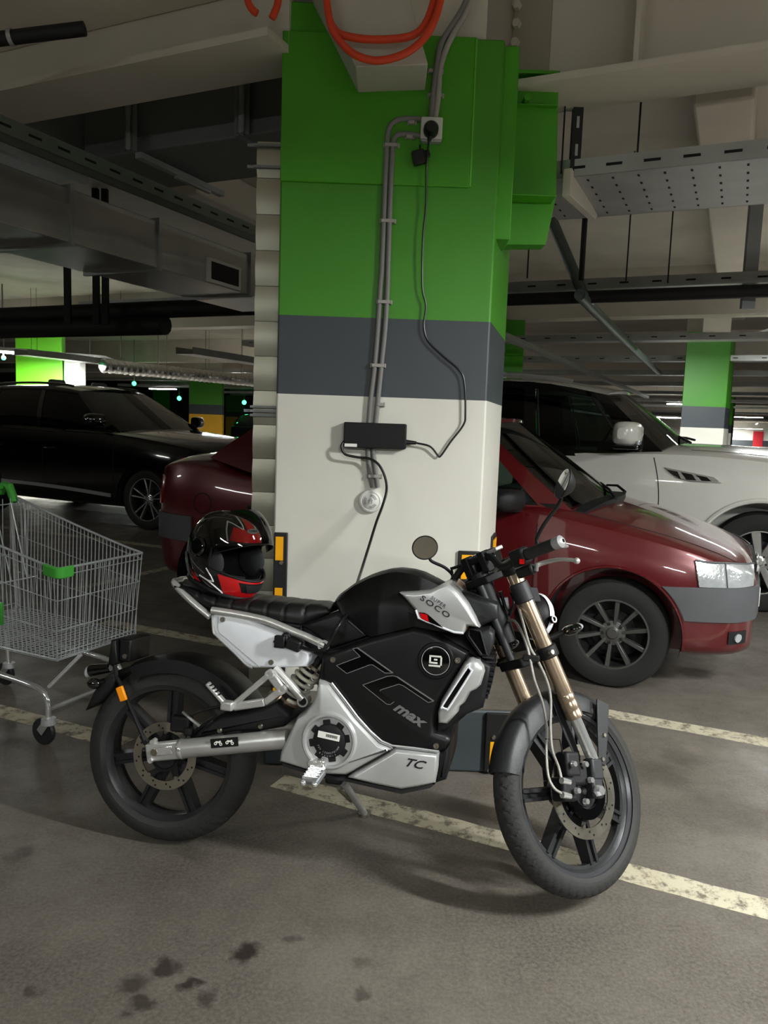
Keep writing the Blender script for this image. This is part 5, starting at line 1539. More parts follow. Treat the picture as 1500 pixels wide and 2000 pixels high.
# ---- seat
tops = [(575, 408), (620, 425), (700, 452), (780, 476), (865, 492), (960, 498), (1060, 504), (1150, 514), (1240, 522), (1320, 528), (1365, 545), (1385, 572)]
bots = [(578, 470), (640, 520), (740, 572), (820, 585), (900, 600), (1000, 625), (1100, 648), (1190, 664), (1260, 632), (1330, 602), (1370, 588), (1388, 578)]
T_ = [BP(1, u, v, 0) for u, v in tops]; Bt = [BP(1, u, v, -0.11) for u, v in bots]
def li(tab, x):
    for a, c in zip(tab, tab[1:]):
        if a.x <= x <= c.x: return a.z + (c.z - a.z) * (x - a.x) / (c.x - a.x)
    return tab[0].z if x < tab[0].x else tab[-1].z
x0, x1 = T_[0].x, T_[-1].x - 0.004; seams = [BP(1, u, 520, -0.05).x for u in (690, 780, 865, 955, 1050, 1140, 1237)]
b = MB(); rings = []; NS = 110
for i in range(NS + 1):
    x = x0 + (x1 - x0) * i / NS; t = i / NS
    zt_ = li(T_, x) ; zb_ = li(Bt, x); dmin = min(abs(x - s) for s in seams)
    dip = 0.007 * math.exp(-(dmin / 0.005) ** 2) - 0.004 * (1 - min(1, dmin / 0.028) ** 1) * 0 
    wd = 0.115 + 0.012 * math.sin(PI * min(1, t * 1.1)) - 0.03 * max(0, t - 0.75) / 0.25
    if t < 0.03: wd *= 0.75 + 8 * t
    zb_ = min(zb_, zt_ - 0.006); h = zt_ - zb_
    sec = [(0, zt_ - dip), (wd * 0.45, zt_ - 0.004 - dip), (wd * 0.75, zt_ - 0.10 * h - dip), (wd * 0.93 - dip * 0.6, zt_ - 0.30 * h - dip * 0.5), (wd - dip * 0.8, zt_ - 0.6 * h), (wd * 0.97 - dip * 0.5, zb_ + 0.12 * h), (wd * 0.88, zb_), (0, zb_)]
    rings.append([Vector((x, -y, z)) for y, z in sec] + [Vector((x, y, z)) for y, z in sec[-2:0:-1]])
b.loft(rings); seat_ = b.build('seat', M_['leather'], bike, angle=60)
b = MB(); b.tube([Vector((p.x, -0.108, p.z - 0.002)) for p in Bt[:8]], 0.006, 8); b.tube([Vector((p.x, 0.108, p.z - 0.002)) for p in Bt[:8]], 0.006, 8); b.build('seat_base', M_['mblack'], seat_)
panel('seat_front_cover', M_['black'], 2, [(215, 440), (330, 395), (440, 358), (560, 440), (640, 505), (400, 585), (365, 540), (280, 480)], -0.105, -0.122, 0.015)

# ---- tank
ts = [(425, 300), (445, 262), (470, 236), (560, 172), (640, 132), (700, 110), (770, 92), (830, 86), (900, 95), (960, 112), (1030, 146), (1090, 178), (1140, 215)]
TT = [BP(2, u, v, 0) for u, v in ts]
bl = [(415, 330), (460, 450), (640, 512), (905, 447), (1000, 470), (1150, 500)]
BB_ = [BP(2, u, v, -0.13) for u, v in bl]
b = MB(); rings = []; NS = 60; x0, x1 = TT[0].x + 0.001, TT[-1].x
for i in range(NS + 1):
    t = i / NS; x = x0 + (x1 - x0) * t
    zt_ = li(TT, x); zb_ = min(li(BB_, x), zt_ - 0.03)
    wd = 0.085 + 0.06 * min(1, t / 0.45) - 0.03 * max(0, (t - 0.75) / 0.25); h = zt_ - zb_
    sec = [(0, zt_), (wd * 0.36, zt_ - 0.003), (wd * 0.56, zt_ - 0.012), (wd * 0.72, zt_ - 0.03 - 0.03 * t), (wd * 0.94, zt_ - 0.075 - 0.03 * t if h > 0.14 else zt_ - 0.6 * h), (wd, zt_ - 0.11 - 0.02 * t if h > 0.16 else zt_ - 0.8 * h), (wd * 0.96, zb_), (0, zb_)]
    rings.append([Vector((x, -y, z)) for y, z in sec] + [Vector((x, y, z)) for y, z in sec[-2:0:-1]])
b.loft(rings); tank = b.build('tank_cover', M_['black'], bike, angle=24)
b = MB(); b.tube([BP(2, 500, 415, -0.142), BP(2, 590, 493, -0.142)], 0.003, 6); b.build('tank_crease', M_['dgrey'], tank)
# ---- black side panel
bpo = [(350, 612), (640, 517), (905, 447), (1000, 472), (1238, 608), (1190, 682), (1060, 905), (1040, 1000), (1036, 1085), (1105, 1105), (1130, 1136), (1118, 1202), (1060, 1212), (770, 1182), (690, 1150), (555, 1010), (395, 800), (332, 772)]
bpan = panel('battery_side_panel', M_['black'], 2, bpo, -0.13, -0.15, 0.02, n=5)
for u, v in ((408, 651), (1168, 655), (1037, 1177)):
    p = BP(2, u, v, -0.15); b = MB(); b.lathe([(0.0, 0.003), (0.003, 0.003), (0.004, 0.005), (0.0085, 0.005), (0.010, -0.004)], Matrix.Translation(p) @ YM, 18); b.build('panel_screw', M_['steel'], bpan)
DY = -0.1505
def decal(name, c, pts, m, yo, th=0.0008, parent=bpan):
    b = MB(); b.prism(outl(c, pts, yo), yo - th, yo + 0.001); return b.build(name, m, parent)
Tp = [(272, 306), (598, 537), (525, 537), (412, 462), (385, 462), (175, 541), (80, 468), (298, 386), (228, 316)]
Cp = [(608, 800), (575, 824), (540, 822), (320, 646), (548, 566), (600, 562), (636, 572), (972, 794), (920, 807), (690, 652), (655, 640), (640, 642), (482, 692), (480, 704)]
decal('letter_fill', 5, Tp, M_['gblack'], DY); decal('letter_fill', 5, Cp, M_['gblack'], DY)
for pts, thick in ((Tp, (0,)), (Cp, (6,))):
    b = MB(); q = [BP(5, u, v, DY - 0.0008) for u, v in pts]
    for i in range(len(q)):
        if pts is Cp and i == len(q) - 1: continue
        w_ = 0.0042 if i in thick else 0.0022
        b.bar(q[i], q[(i + 1) % len(q)], w_, 0.0007, (0, 1, 0))
    b.build('letter_outline', M_['txtgrey'], bpan)
def textM(c, yo, ang):
    a = R(ang); return Matrix(((math.cos(a), -math.sin(a), 0, c.x), (0, 0, -1, yo), (math.sin(a), math.cos(a), 0, c.z), (0, 0, 0, 1)))
text_mesh('max_decal', 'max', 0.046, textM(BP(5, 740, 912, DY), DY, -27), M_['txtgrey'], bpan, 0.0006, 0.35, 1.0, 0.0016, 1.25)
# round badge
bc = BP(2, 1035, 657, -0.15)
b = MB(); b.lathe([(0.058, -0.002), (0.054, 0.004), (0.047, 0.004), (0.044, 0.001)], Matrix.Translation(bc) @ YM, 40); b.build('badge_surround', M_['black'], bpan)
b = MB(); b.lathe([(0.0, 0.008), (0.03, 0.007), (0.043, 0.004), (0.0445, 0.0)], Matrix.Translation(bc) @ YM, 40); bdg = b.build('round_badge', M_['gblack'], bike)
b = MB(); b.tube([bc + Vector((0.043 * math.cos(a * PI / 24), -0.005, 0.043 * math.sin(a * PI / 24))) for a in range(48)], 0.0012, 6, closed=True); b.build('badge_ring', M_['lightgrey'], bdg)
b = MB()
for (xa, za), (xb, zb) in (((-0.017, 0.014), (0.015, 0.014)), ((-0.017, 0.014), (-0.017, -0.006)), ((-0.017, -0.006), (0.004, -0.006)), ((0.017, 0.010), (0.017, -0.010)), ((0.013, -0.015), (-0.018, -0.015)), ((-0.003, 0.004), (0.003, 0.004))):
    p_, q_ = bc + Vector((xa, -0.0085, za)), bc + Vector((xb, -0.0085, zb)); e_ = (q_ - p_).normalized() * 0.0025
    b.bar(p_ - e_, q_ + e_, 0.0055, 0.002, (0, 1, 0))
b.build('badge_mark', M_['plastic_w'], bdg, bevel=0.0008)

# ---- radiator housing with fins and silver slot trim
rh = panel('battery_housing', M_['mblack'], 2, [(1225, 600), (1372, 690), (1352, 790), (1335, 880), (1325, 942), (1182, 1000), (1140, 1062), (1050, 1108), (1030, 1085), (1034, 1000), (1058, 905), (1188, 682)], -0.105, -0.12, 0.012)
fins = [(1388, 640), (1392, 668), (1390, 700), (1386, 732), (1380, 764), (1374, 796), (1366, 826), (1358, 856), (1348, 884)]
for k, (u, v) in enumerate(fins):
    p = BP(2, u, v, -0.08); b = MB(); b.boxc((p.x - 0.035, -0.085, p.z - 0.0025), (p.x + 0.002, 0.085, p.z + 0.0025)); b.build('cooling_fin', M_['dgrey'], rh)
tp_ = [(1240, 640), (1262, 636), (1300, 650), (1330, 690), (1336, 720), (1312, 800), (1285, 826), (1250, 842), (1215, 905), (1182, 932), (1176, 962), (1110, 1036), (1052, 1030), (1050, 965), (1072, 890), (1210, 665)]
tr = panel('slot_trim', M_['silver'], 2, tp_, -0.125, -0.158, 0.010, n=5)
slot = [(1222, 706), (1238, 703), (1250, 716), (1246, 735), (1118, 938), (1100, 952), (1080, 944), (1078, 926)]
b = MB(); b.prism(outl(2, slot, -0.158), -0.1592, -0.15); b.build('slot_hole', M_['gblack'], tr)
b = MB(); b.tube(spline([BP(2, u, v, -0.159) for u, v in slot], 5, closed=True), 0.0032, 8, closed=True); part_label(b.build('slot_rim', M_['white'], tr), 'bright rim around the dark slot')
# ---- silver lower covers
sc = [(330, 766), (365, 772), (402, 790), (560, 1000), (700, 1146), (765, 1172), (776, 1190), (748, 1206), (540, 1322), (500, 1345), (350, 1340), (250, 1310), (90, 1262), (98, 1205), (150, 1090), (200, 990), (250, 960), (290, 905), (312, 845)]
mc = panel('motor_cover', M_['silver'], 2, sc, -0.135, -0.168, 0.013, n=5)
b = MB(); b.tube([BP(2, u, v, -0.158) for u, v in ((400, 792), (480, 895), (560, 1002), (640, 1090), (705, 1148), (770, 1176), (900, 1190), (1055, 1212))], 0.003, 8); b.build('cover_ridge', M_['silver'], mc)
tc_ = [(754, 1209), (786, 1188), (800, 1182), (905, 1194), (1060, 1212), (1056, 1300), (1036, 1396), (930, 1420), (830, 1436), (660, 1402), (500, 1362), (545, 1330)]
bc_ = panel('lower_cover', M_['silver'], 2, tc_, -0.14, -0.165, 0.013, n=5)
b = MB(); b.bar(BP(2, 548, 1321, -0.152), BP(2, 752, 1207, -0.154), 0.005, 0.010, (0, 1, 0)); b.build('cover_gap', M_['gblack'], bc_)
lp = BP(2, 895, 1287, -0.166); M_reddec = mat('decal_red', (196, 30, 34), 0.4)
text_mesh('cover_logo', 'TC', 0.036, textM(lp, -0.1655, -4), M_['txtdark'], bc_, 0.0006, 0.45, 0.95, 0.0006, 1.3)
b = MB(); b.boxc(BP(2, 930, 1310, -0.1662), BP(2, 968, 1314, -0.1655)); b.build('cover_logo_dash', M_reddec, bc_)
panel('belly_panel', M_['mblack'], 2, [(1055, 1212), (1130, 1140), (1118, 1300), (1100, 1378), (1036, 1398)], -0.13, -0.155, 0.018)
panel('belly_lip', M_['dgrey'], 2, [(95, 1265), (250, 1312), (350, 1342), (500, 1364), (830, 1438), (1036, 1398), (1030, 1412), (835, 1452), (480, 1385), (240, 1330), (95, 1285)], -0.13, -0.15, 0.01)
# motor cap ring
cc = BP(2, 386, 1145, -0.168); Mc = Matrix.Translation(cc) @ YM
b = MB(); b.lathe([(0.088, -0.02), (0.088, 0.006), (0.083, 0.013), (0.077, 0.013), (0.073, 0.006), (0.072, -0.006), (0.0, -0.006)], Mc, 56); ring_ = b.build('motor_ring', M_['silver'], bike)
b = MB(); pts = []
for k in range(8):
    for a, r in ((-13, 0.053), (-10, 0.066), (10, 0.066), (13, 0.053)):
        q = R(k * 45 + a + 12); pts.append((r * math.cos(q), r * math.sin(q)))
b.prism(pts, -0.006, 0.004, Mc, axis='z'); b.build('motor_cap', M_['mblack'], ring_, bevel=0.0015)
b = MB(); b.lathe([(0.0, 0.012), (0.044, 0.012), (0.05, 0.009), (0.053, 0.0)], Mc, 40); b.build('motor_cap_dome', M_['mblack'], ring_)
ml = Matrix.Translation(cc + Vector((0.0, -0.0125, 0.017))) @ Matrix.Rotation(R(6), 4, 'Y')
b = MB(); b.box((0, 0, 0), (0.070, 0.001, 0.020), ml); b.build('paper_label', M_['label'], ring_)
b = MB()
for k in range(16):
    x = -0.008 + k * 0.0023; b.box((x, -0.0006, 0.001), (0.0011 if k % 3 else 0.0016, 0.0006, 0.009), ml)
b.build('barcode', M_['txtdark'], ring_)
for k, chx in enumerate('72V 125M3701KW'):
    a = R(205 + k * 10)
    if chx == ' ': continue
    p = cc + Vector((0.036 * math.cos(a), 0, 0.036 * math.sin(a))); text_mesh('cap_lettering', chx, 0.008, textM(p, cc.y - 0.0123, math.degrees(a) + 90), M_['lightgrey'], ring_, 0.0003)
for k, chx in enumerate('8500W14'):
    a = R(236 + k * 11); p = cc + Vector((0.045 * math.cos(a), 0, 0.045 * math.sin(a))); text_mesh('cap_lettering', chx, 0.007, textM(p, cc.y - 0.0118, math.degrees(a) + 90), M_['lightgrey'], ring_, 0.0003)
# rider peg
b = MB(); b.bar(BP(2, 258, 1282, -0.18), BP(2, 345, 1275, -0.18), 0.03, 0.018, (0, 0, 1)); b.bar(BP(2, 345, 1262, -0.178), BP(2, 358, 1302, -0.178), 0.02, 0.012, (1, 0, 0))
rp = b.build('foot_peg_mount', M_['chrome'], bike, bevel=0.004)
b = MB(); pa, pb_ = BP(2, 320, 1325, -0.19), BP(2, 262, 1405, -0.235); b.bar(pa, pb_, 0.055, 0.02, (0, 0, 1))
pg_ = b.build('foot_peg', M_['galvd'], bike, bevel=0.005)
b = MB()
for t in (0.1, 0.3, 0.5, 0.7, 0.9):
    q = pa.lerp(pb_, t); b.box(q + Vector((0, 0, 0.012)), (0.05, 0.006, 0.008))
for s in (-0.018, 0.018): b.sphere(pb_ + Vector((s, -0.004, 0)), 0.01, None, 10, 6)
b.build('peg_teeth', M_['chrome'], pg_)
# side stand
foot = BM.inverted() @ G(712, 1592); top = BP(2, 470, 1400, 0.10)
foot.z += 0.006
b = MB(); b.tube([top, top.lerp(foot, 0.9), foot], [0.013, 0.0125, 0.012], 14); ss = b.build('side_stand', M_['alu'], bike)
b = MB(); b.cyl(top + Vector((-0.012, -0.012, -0.02)), top.lerp(foot, 0.55) + Vector((-0.014, -0.012, 0)), 0.007, seg=10); b.build('stand_spring', M_['steel'], ss)
bi = BM.inverted().to_3x3(); upl = bi @ Vector((0, 0, 1))
b = MB(); b.cyl(foot - upl * 0.005, foot + upl * 0.004, 0.024, seg=16); b.build('stand_foot', M_['steel'], ss)
b = MB(); b.box(top + Vector((-0.02, -0.03, 0.03)), (0.06, 0.08, 0.04)); b.build('stand_mount', M_['mblack'], ss, bevel=0.01)

# ---- silver tank wing with lettering
wg = [(2, 1000), (120, 996), (228, 984), (285, 955), (335, 935), (372, 940), (432, 992), (502, 1082), (560, 1190), (590, 1258), (545, 1250), (498, 1244), (488, 1280), (472, 1302), (400, 1294), (240, 1232), (140, 1190), (118, 1128), (60, 1060)]
wing = panel('tank_wing', M_['silver'], 4, wg, -0.15, -0.172, 0.011, n=5)
text_mesh('wing_lettering', 'SUPER', 0.0160, textM(BP(4, 286, 1072, -0.1728), -0.1728, -30), M_['dgrey'], wing, 0.0005, 0.0, 1.15, -0.0002, 1.08)
text_mesh('wing_lettering', 'SOCO', 0.0225, textM(BP(4, 262, 1108, -0.1728), -0.1728, -30), M_['txtdark'], wing, 0.0005, 0.0, 1.2, 0.0002, 1.5)
rd = [(142, 1146), (182, 1150), (206, 1160), (330, 1266), (240, 1240), (158, 1192)]
b = MB(); b.prism(outl(4, rd, -0.172), -0.1732, -0.15); b.build('wing_window', M_['gblack'], wing, bevel=0.001)
b = MB(); b.prism(outl(4, [(150, 1152), (204, 1165), (216, 1218), (160, 1190)], -0.1735), -0.1740, -0.165); b.build('wing_red_insert', M_['red'], wing)
b = MB(); b.tube([BP(4, u, v, -0.170) for u, v in ((120, 1130), (140, 1188), (240, 1231), (400, 1293), (470, 1301))], 0.0035, 8); b.build('wing_edge', M_['white'], wing)
# ---- dark cowl and air scoop ahead of it
panel('fork_cowl', M_['dgrey'], 4, [(420, 985), (520, 1010), (640, 1050), (725, 1085), (722, 1188), (690, 1206), (612, 1238), (592, 1256), (560, 1190), (500, 1080)], -0.085, -0.105, 0.015)
sp = panel('air_scoop', M_['dgrey'], 4, [(476, 1304), (500, 1262), (592, 1280), (660, 1262), (695, 1300), (690, 1390), (655, 1468), (590, 1462), (500, 1345)], -0.11, -0.13, 0.012)
b = MB(); b.prism(outl(4, [(520, 1278), (588, 1292), (632, 1450), (608, 1448), (515, 1316)], -0.13), -0.1312, -0.12); b.build('scoop_mesh', M_['gblack'], sp)
b = MB(); q = [BP(4, u, v, -0.131) for u, v in ((512, 1270), (592, 1284), (640, 1458), (602, 1456), (506, 1318))]
b.tube(q, 0.003, 6, closed=True); b.build('scoop_rim', M_['mblack'], sp)
p = BP(4, 595, 1198, -0.105); MB().cyl(p, p + Vector((0, -0.005, 0)), 0.009, seg=12).build('cowl_screw', M_['mblack'], bike)
# head tube between frame and fork
a0_ = FL_ @ Vector((0, 0, 0.50)); a1_ = FL_ @ Vector((0, 0, 0.74))
MB().cyl(a0_, a1_, 0.03, seg=20).build('head_tube', M_['mblack'], bike)
# ================================================================== HELMET
hc_ = D(442, 1074, 2.585)
HMX = Matrix.Translation(hc_) @ Matrix.Rotation(R(-36), 4, 'Z') @ Matrix.Rotation(R(9), 4, 'Y') @ Matrix.Rotation(R(-5), 4, 'X')
base_ = hc_ + Vector((0, 0, -0.135))
hel = thing('helmet', 'black and red full face helmet with raised clear visor resting on the motorcycle seat', 'helmet', base_)
HL = Matrix.Translation(base_).inverted() @ HMX
def shell(th, ph, k=1.0):
    """th azimuth (0 = face), ph elevation"""
    c, s = math.cos(ph), math.sin(ph)
    if s >= 0:
        P = Vector(((0.142 if math.cos(th) < 0 else 0.145) * math.cos(th) * c, 0.122 * math.sin(th) * c, 0.134 * s))
    else:
        f = -s / math.sin(R(62)); front = max(0.0, math.cos(th))
        q = 1 - 0.20 * f ** 2.4
        P = Vector(((0.142 if math.cos(th) < 0 else 0.145) * math.cos(th) * q, 0.122 * math.sin(th) * q, -0.130 * f))
        P.x += 0.030 * math.sin(PI * min(1, f * 0.75)) * front ** 2
        P.z += 0.018 * f * (1 - front) ** 1.0
    return HL @ (P * k)
def in_open(th, ph):
    a = abs(th); return a < R(70) and R(-24) + R(8) * (a / R(70)) ** 2 < ph < R(25) - R(14) * (a / R(70)) ** 2.5
b = MB(); NT, NP = 128, 72; PH0, PH1 = R(-62), R(90)
idx = [[b.vert(shell(2 * PI * i / NT - PI, PH0 + (PH1 - PH0) * j / NP)) for j in range(NP + 1)] for i in range(NT)]
for i in range(NT):
    for j in range(NP):
        th = 2 * PI * (i + 0.5) / NT - PI; ph = PH0 + (PH1 - PH0) * (j + 0.5) / NP
        if in_open(th, ph): continue
        b.face((idx[i][j], idx[(i + 1) % NT][j], idx[(i + 1) % NT][j + 1], idx[i][j + 1]))
sh_ = b.build('shell', M_['gblack'], hel, angle=180)
m = sh_.modifiers.new('solid', 'SOLIDIFY'); m.thickness = 0.006; m.offset = -1
b = MB(); li_ = [[b.vert(shell(2 * PI * i / 96 - PI, R(-61) + R(150) * j / 50, 0.92)) for j in range(51)] for i in range(96)]
for i in range(96):
    for j in range(50):
        th = 2 * PI * (i + 0.5) / 96 - PI; ph = R(-61) + R(150) * (j + 0.5) / 50
        if in_open(th * 0.97, ph): continue
        b.face((li_[i][j], li_[(i + 1) % 96][j], li_[(i + 1) % 96][j + 1], li_[i][j + 1]))
lin_ = b.build('liner', mat('helmet_liner', (20, 20, 21), 0.9, bump=0.1), hel, angle=180)
M_pad = mat('helmet_padding', (40, 40, 42), 0.9)
for s in (-1, 1):
    b = MB(); b.sphere((0, 0, 0), 1, HL @ Matrix.Translation((0.035, s * 0.094, -0.03)), 20, 12, (0.06, 0.02, 0.055)); b.build('cheek_pad', M_pad, lin_)
# opening edge and bottom roll
def edge(top):
    r = []
    for i in range(41):
        th = R(-70) + R(140) * i / 40; a = abs(th)
        r.append((th, (R(25) - R(14) * (a / R(70)) ** 2.5) if top else (R(-24) + R(8) * (a / R(70)) ** 2)))
    return r
ring = [shell(t, p, 1.004) for t, p in edge(True)] + [shell(t, p, 1.004) for t, p in edge(False)[::-1]]
b = MB(); b.tube(ring, 0.0042, 8, closed=True); b.build('opening_seal', M_['mblack'], hel)
b = MB(); b.tube([shell(2 * PI * i / 60, R(-62), 1.0) for i in range(60)], 0.009, 10, closed=True); b.build('neck_roll', M_['mblack'], hel)
def hpatch(name, m, fn, nu=14, nv=8, off=1.006):
    b = MB(); b.grid(lambda a, c: shell(*fn(a, c), off), nu, nv, lambda a, c: shell(*fn(a, c), off - 0.006)); return b.build(name, m, hel, angle=60)
def ll(p, q, t): return (p[0] + (q[0] - p[0]) * t, p[1] + (q[1] - p[1]) * t)
def quadp(c00, c10, c11, c01):
    C_ = [(R(a), R(p)) for a, p in (c00, c10, c11, c01)]
    return lambda a, c: ll(ll(C_[0], C_[1], a), ll(C_[3], C_[2], a), c)
def hline(name, m, pts, r=0.0018, off=1.008):
    b = MB(); q = [shell(R(t), R(p), off) for t, p in pts]; b.tube([a.lerp(c, k / 6) for a, c in zip(q, q[1:]) for k in range(6)] + [q[-1]], r, 6); return b.build(name, m, hel)
M_wl = mat('white_graphic', (236, 236, 236), 0.2, coat=0.5)
# forehead red field, centre stripe and white outlines
hpatch('red_graphic', M_['red'], quadp((-48, 26), (44, 26), (26, 42), (-44, 48)), 20, 6)
hpatch('red_graphic', M_['red'], quadp((-14, 47), (10, 47), (14, 74), (-18, 74)), 8, 10)
hline('white_graphic', M_wl, [(-50, 25), (-53, 33), (-56, 41), (-60, 56)], 0.0026)
hline('white_graphic', M_wl, [(-60, 56), (-50, 54.5), (-40, 52), (-24, 46)], 0.0018)
hline('white_graphic', M_wl, [(-22, 46), (-23, 53), (-26, 60), (-31, 67), (-38, 74)], 0.0024); hline('white_graphic', M_wl, [(14, 46), (16, 53), (20, 60), (25, 67), (30, 74)], 0.0024)
# chin red field with white lines
hpatch('red_graphic', M_['red'], quadp((-46, -56), (46, -56), (50, -26), (-58, -23)), 28, 8)
hline('white_graphic', M_wl, [(-74, -20), (-66, -30), (-62, -38), (-70, -40)], 0.0022); hline('white_graphic', M_wl, [(-84, -37), (-70, -40), (-60, -46), (-50, -53), (-44, -60)], 0.0026)
hline('white_graphic', M_wl, [(50, -31), (46, -46), (40, -58)], 0.0022)
# rear side red wedge
hpatch('red_graphic', M_['red'], quadp((-84, -52), (-104, -52), (-128, -20), (-124, -18)), 10, 8)
hline('grey_graphic', M_['txtgrey'], [(-100, -54), (-112, -46), (-125, -38), (-138, -29), (-152, -20)], 0.0014); hline('grey_graphic', M_['txtgrey'], [(-96, -10), (-104, 10), (-110, 30), (-104, 50), (-80, 68)], 0.0010)
hline('grey_graphic', M_['txtgrey'], [(-76, -30), (-88, -25), (-100, -19), (-120, -8)], 0.0010); hline('grey_graphic', M_['txtgrey'], [(-130, 30), (-116, 46), (-100, 56), (-76, 61), (-50, 62)], 0.0012)
# chin vent
hpatch('chin_vent', M_['mblack'], quadp((-22, -44), (22, -44), (30, -28), (-30, -28)), 10, 5, 1.012)
hpatch('chin_vent', M_['dgrey'], quadp((-14, -43), (14, -42), (20, -30), (-20, -30)), 10, 5, 1.024)
# brow badge with lettering
o_ = shell(0.0, R(44), 1.012); nrm_ = (shell(0.0, R(44), 1.1) - shell(0.0, R(44), 1.0)).normalized(); rt_ = (shell(R(4), R(44), 1.0) - shell(R(-4), R(44), 1.0)).normalized(); up_ = nrm_.cross(rt_).normalized()
Mb = Matrix((rt_, up_, nrm_)).transposed().to_4x4(); Mb.translation = o_
b = MB(); b.prism([(0.026 * math.cos(a * PI / 16), 0.0095 * math.sin(a * PI / 16)) for a in range(32)], -0.006, 0.001, Mb, axis='z'); bd = b.build('brow_badge', M_['lightgrey'], hel, bevel=0.001)
text_mesh('badge_lettering', 'COBRA', 0.0115, Mb @ Matrix.Translation((0, 0, 0.0013)), M_['txtdark'], bd, 0.0003, 0.0, 1.0, 0.0004)
# raised clear visor and its pivots
M_vis = glass_mat('visor_clear', (226, 228, 226), 0.93)
def visor(a, c, k):
    th = R(-74) + R(148) * a; ph = R(24) + R(46) * c
    # rotated up about the pivot line at the temples, standing clear of the brow
    p0 = R(-14) + R(56) * c
    v = Vector((math.cos(th) * math.cos(p0) * 0.160, math.sin(th) * 0.130, math.sin(p0) * 0.142)) * k
    return HL @ (Matrix.Rotation(R(-31), 4, 'Y') @ v + Vector((0.014, 0, 0.016)))
b = MB(); b.grid(lambda a, c: visor(a, c, 1.0), 36, 12, lambda a, c: visor(a, c, 0.985)); vis = b.build('visor', M_vis, hel, angle=60); part_label(vis, 'raised clear visor')
b = MB(); b.tube([visor(i / 36, 0.0, 0.995) for i in range(37)], 0.0016, 6); b.build('visor_edge', M_['cable'], vis)
for s in (-1, 1):
    p = shell(s * R(92), R(6), 1.0); q = shell(s * R(92), R(6), 1.08)
    b = MB(); b.cyl(p, q, 0.034, 0.028, seg=24); b.build('visor_pivot', M_['gblack'], hel, bevel=0.003)
# top and rear vents
hpatch('top_vent', M_['gblack'], quadp((-70, 72), (-130, 72), (-150, 50), (-120, 46)), 10, 8, 1.03)
hpatch('side_ridge', M_['gblack'], quadp((-95, -45), (-115, -45), (-128, -12), (-118, -8)), 8, 8, 1.03)

# ---- black lead from the charger to the charging port
wp_ = [(672, 862, 3.21), (667, 872, 3.20), (674, 887, 3.20), (698, 893, 3.205), (722, 896, 3.20), (740, 908, 3.19), (752, 932, 3.18), (755, 958, 3.16), (747, 988, 3.12), (735, 1020, 3.05), (722, 1062, 2.95), (707, 1110, 2.80), (696, 1145, 2.62), (688, 1185, 2.46)]
pts = [D(*p) for p in wp_] + [BM @ BP(1, u, v, yo) for u, v, yo in ((1400, 650, -0.155), (1350, 745, -0.16), (1310, 790, -0.16), (1250, 790, -0.15), (1195, 776, -0.138))]
lead = MB().tube(spline(pts, 8), 0.0055, 10).build('charging_cable', M_['cable'])
tag(lead, 'thicker black charging cable hanging from the charger to the motorcycle', 'cable')
# ================================================================== SHOPPING TROLLEY
near = G(113, 1478); near.z = 0
cz = D(113, 1118, G(100, 1470).y)
KM = Matrix.Translation((cz.x, cz.y, 0)) @ Matrix.Rotation(YAW, 4, 'Z')      # x forward, y away, origin under the near front corner
cart = thing('shopping_trolley', 'wire shopping trolley with green handle and corner piece left of the motorcycle', 'trolley', KM)
KI = KM.inverted()
ZT, ZB_, WF, WRr, LN = 0.80, 0.395, 0.50, 0.56, 0.86
def rimz(x): return ZT + 0.20 * (-x / LN) ** 1.1 if x < 0 else ZT
def botz(x): return ZB_ + 0.02 * (-x / LN)
def yn(x): return -(WRr - WF) / 2 * (-x / LN)
def yf(x): return WF + (WRr - WF) / 2 * (-x / LN)
def inset(z, x): return 0.018 * (1 - (z - botz(x)) / (rimz(x) - botz(x)))
W_ = M_['wire']
b = MB(); r1 = 0.0024
def sidept(x, far, t):
    z = botz(x) + (rimz(x) - botz(x)) * t
    xx = x - 0.035 * (1 - t) if x > -0.02 else x
    return Vector((xx, (yf(x) - inset(z, x)) if far else (yn(x) + inset(z, x)), z))
for far in (0, 1):
    n = 34
    for i in range(n + 1):
        x = -LN * i / n; b.tube([sidept(x, far, 0), sidept(x, far, 1)], r1, 6)
    for t in (0.02, 0.33, 0.66, 0.93):
        b.tube([sidept(-LN * i / 10, far, t) + Vector((0, -0.004 if not far else 0.004, 0)) for i in range(11)], r1, 6)
n = 19
for i in range(n + 1):
    s = i / n
    b.tube([sidept(0, 0, t).lerp(sidept(0, 1, t), s) for t in (0, 1)], r1, 6)
for t in (0.02, 0.08, 0.33, 0.66, 0.93):
    b.tube([sidept(0, 0, t) + Vector((0.004, 0, 0)), sidept(0, 1, t) + Vector((0.004, 0, 0))], r1, 6)
basket = b.build('basket', W_, cart)
b = MB()
for i in range(26):
    x = -LN * i / 25; b.tube([sidept(x, 0, 0), sidept(x, 1, 0)], 0.002, 5)
for i in range(22):
    s = i / 21; b.tube([sidept(0, 0, 0).lerp(sidept(0, 1, 0), s), sidept(-LN, 0, 0).lerp(sidept(-LN, 1, 0), s)], 0.002, 5)
b.build('basket_floor', W_, cart)
b = MB()
rimp = [sidept(-LN * i / 12, 0, 1) for i in range(12, -1, -1)] + [sidept(-LN * i / 12, 1, 1) for i in range(13)]
b.tube(rimp, 0.006, 10); b.build('rim_rod', W_, cart)
b = MB(); n = 12
for i in range(n + 1):
    s = i / n; b.tube([sidept(-LN, 0, 0.05).lerp(sidept(-LN, 1, 0.05), s), sidept(-LN, 0, 1).lerp(sidept(-LN, 1, 1), s)], r1, 6)
for t in (0.05, 0.5, 0.95): b.tube([sidept(-LN, 0, t), sidept(-LN, 1, t)], r1, 6)
b.build('rear_flap', W_, cart)
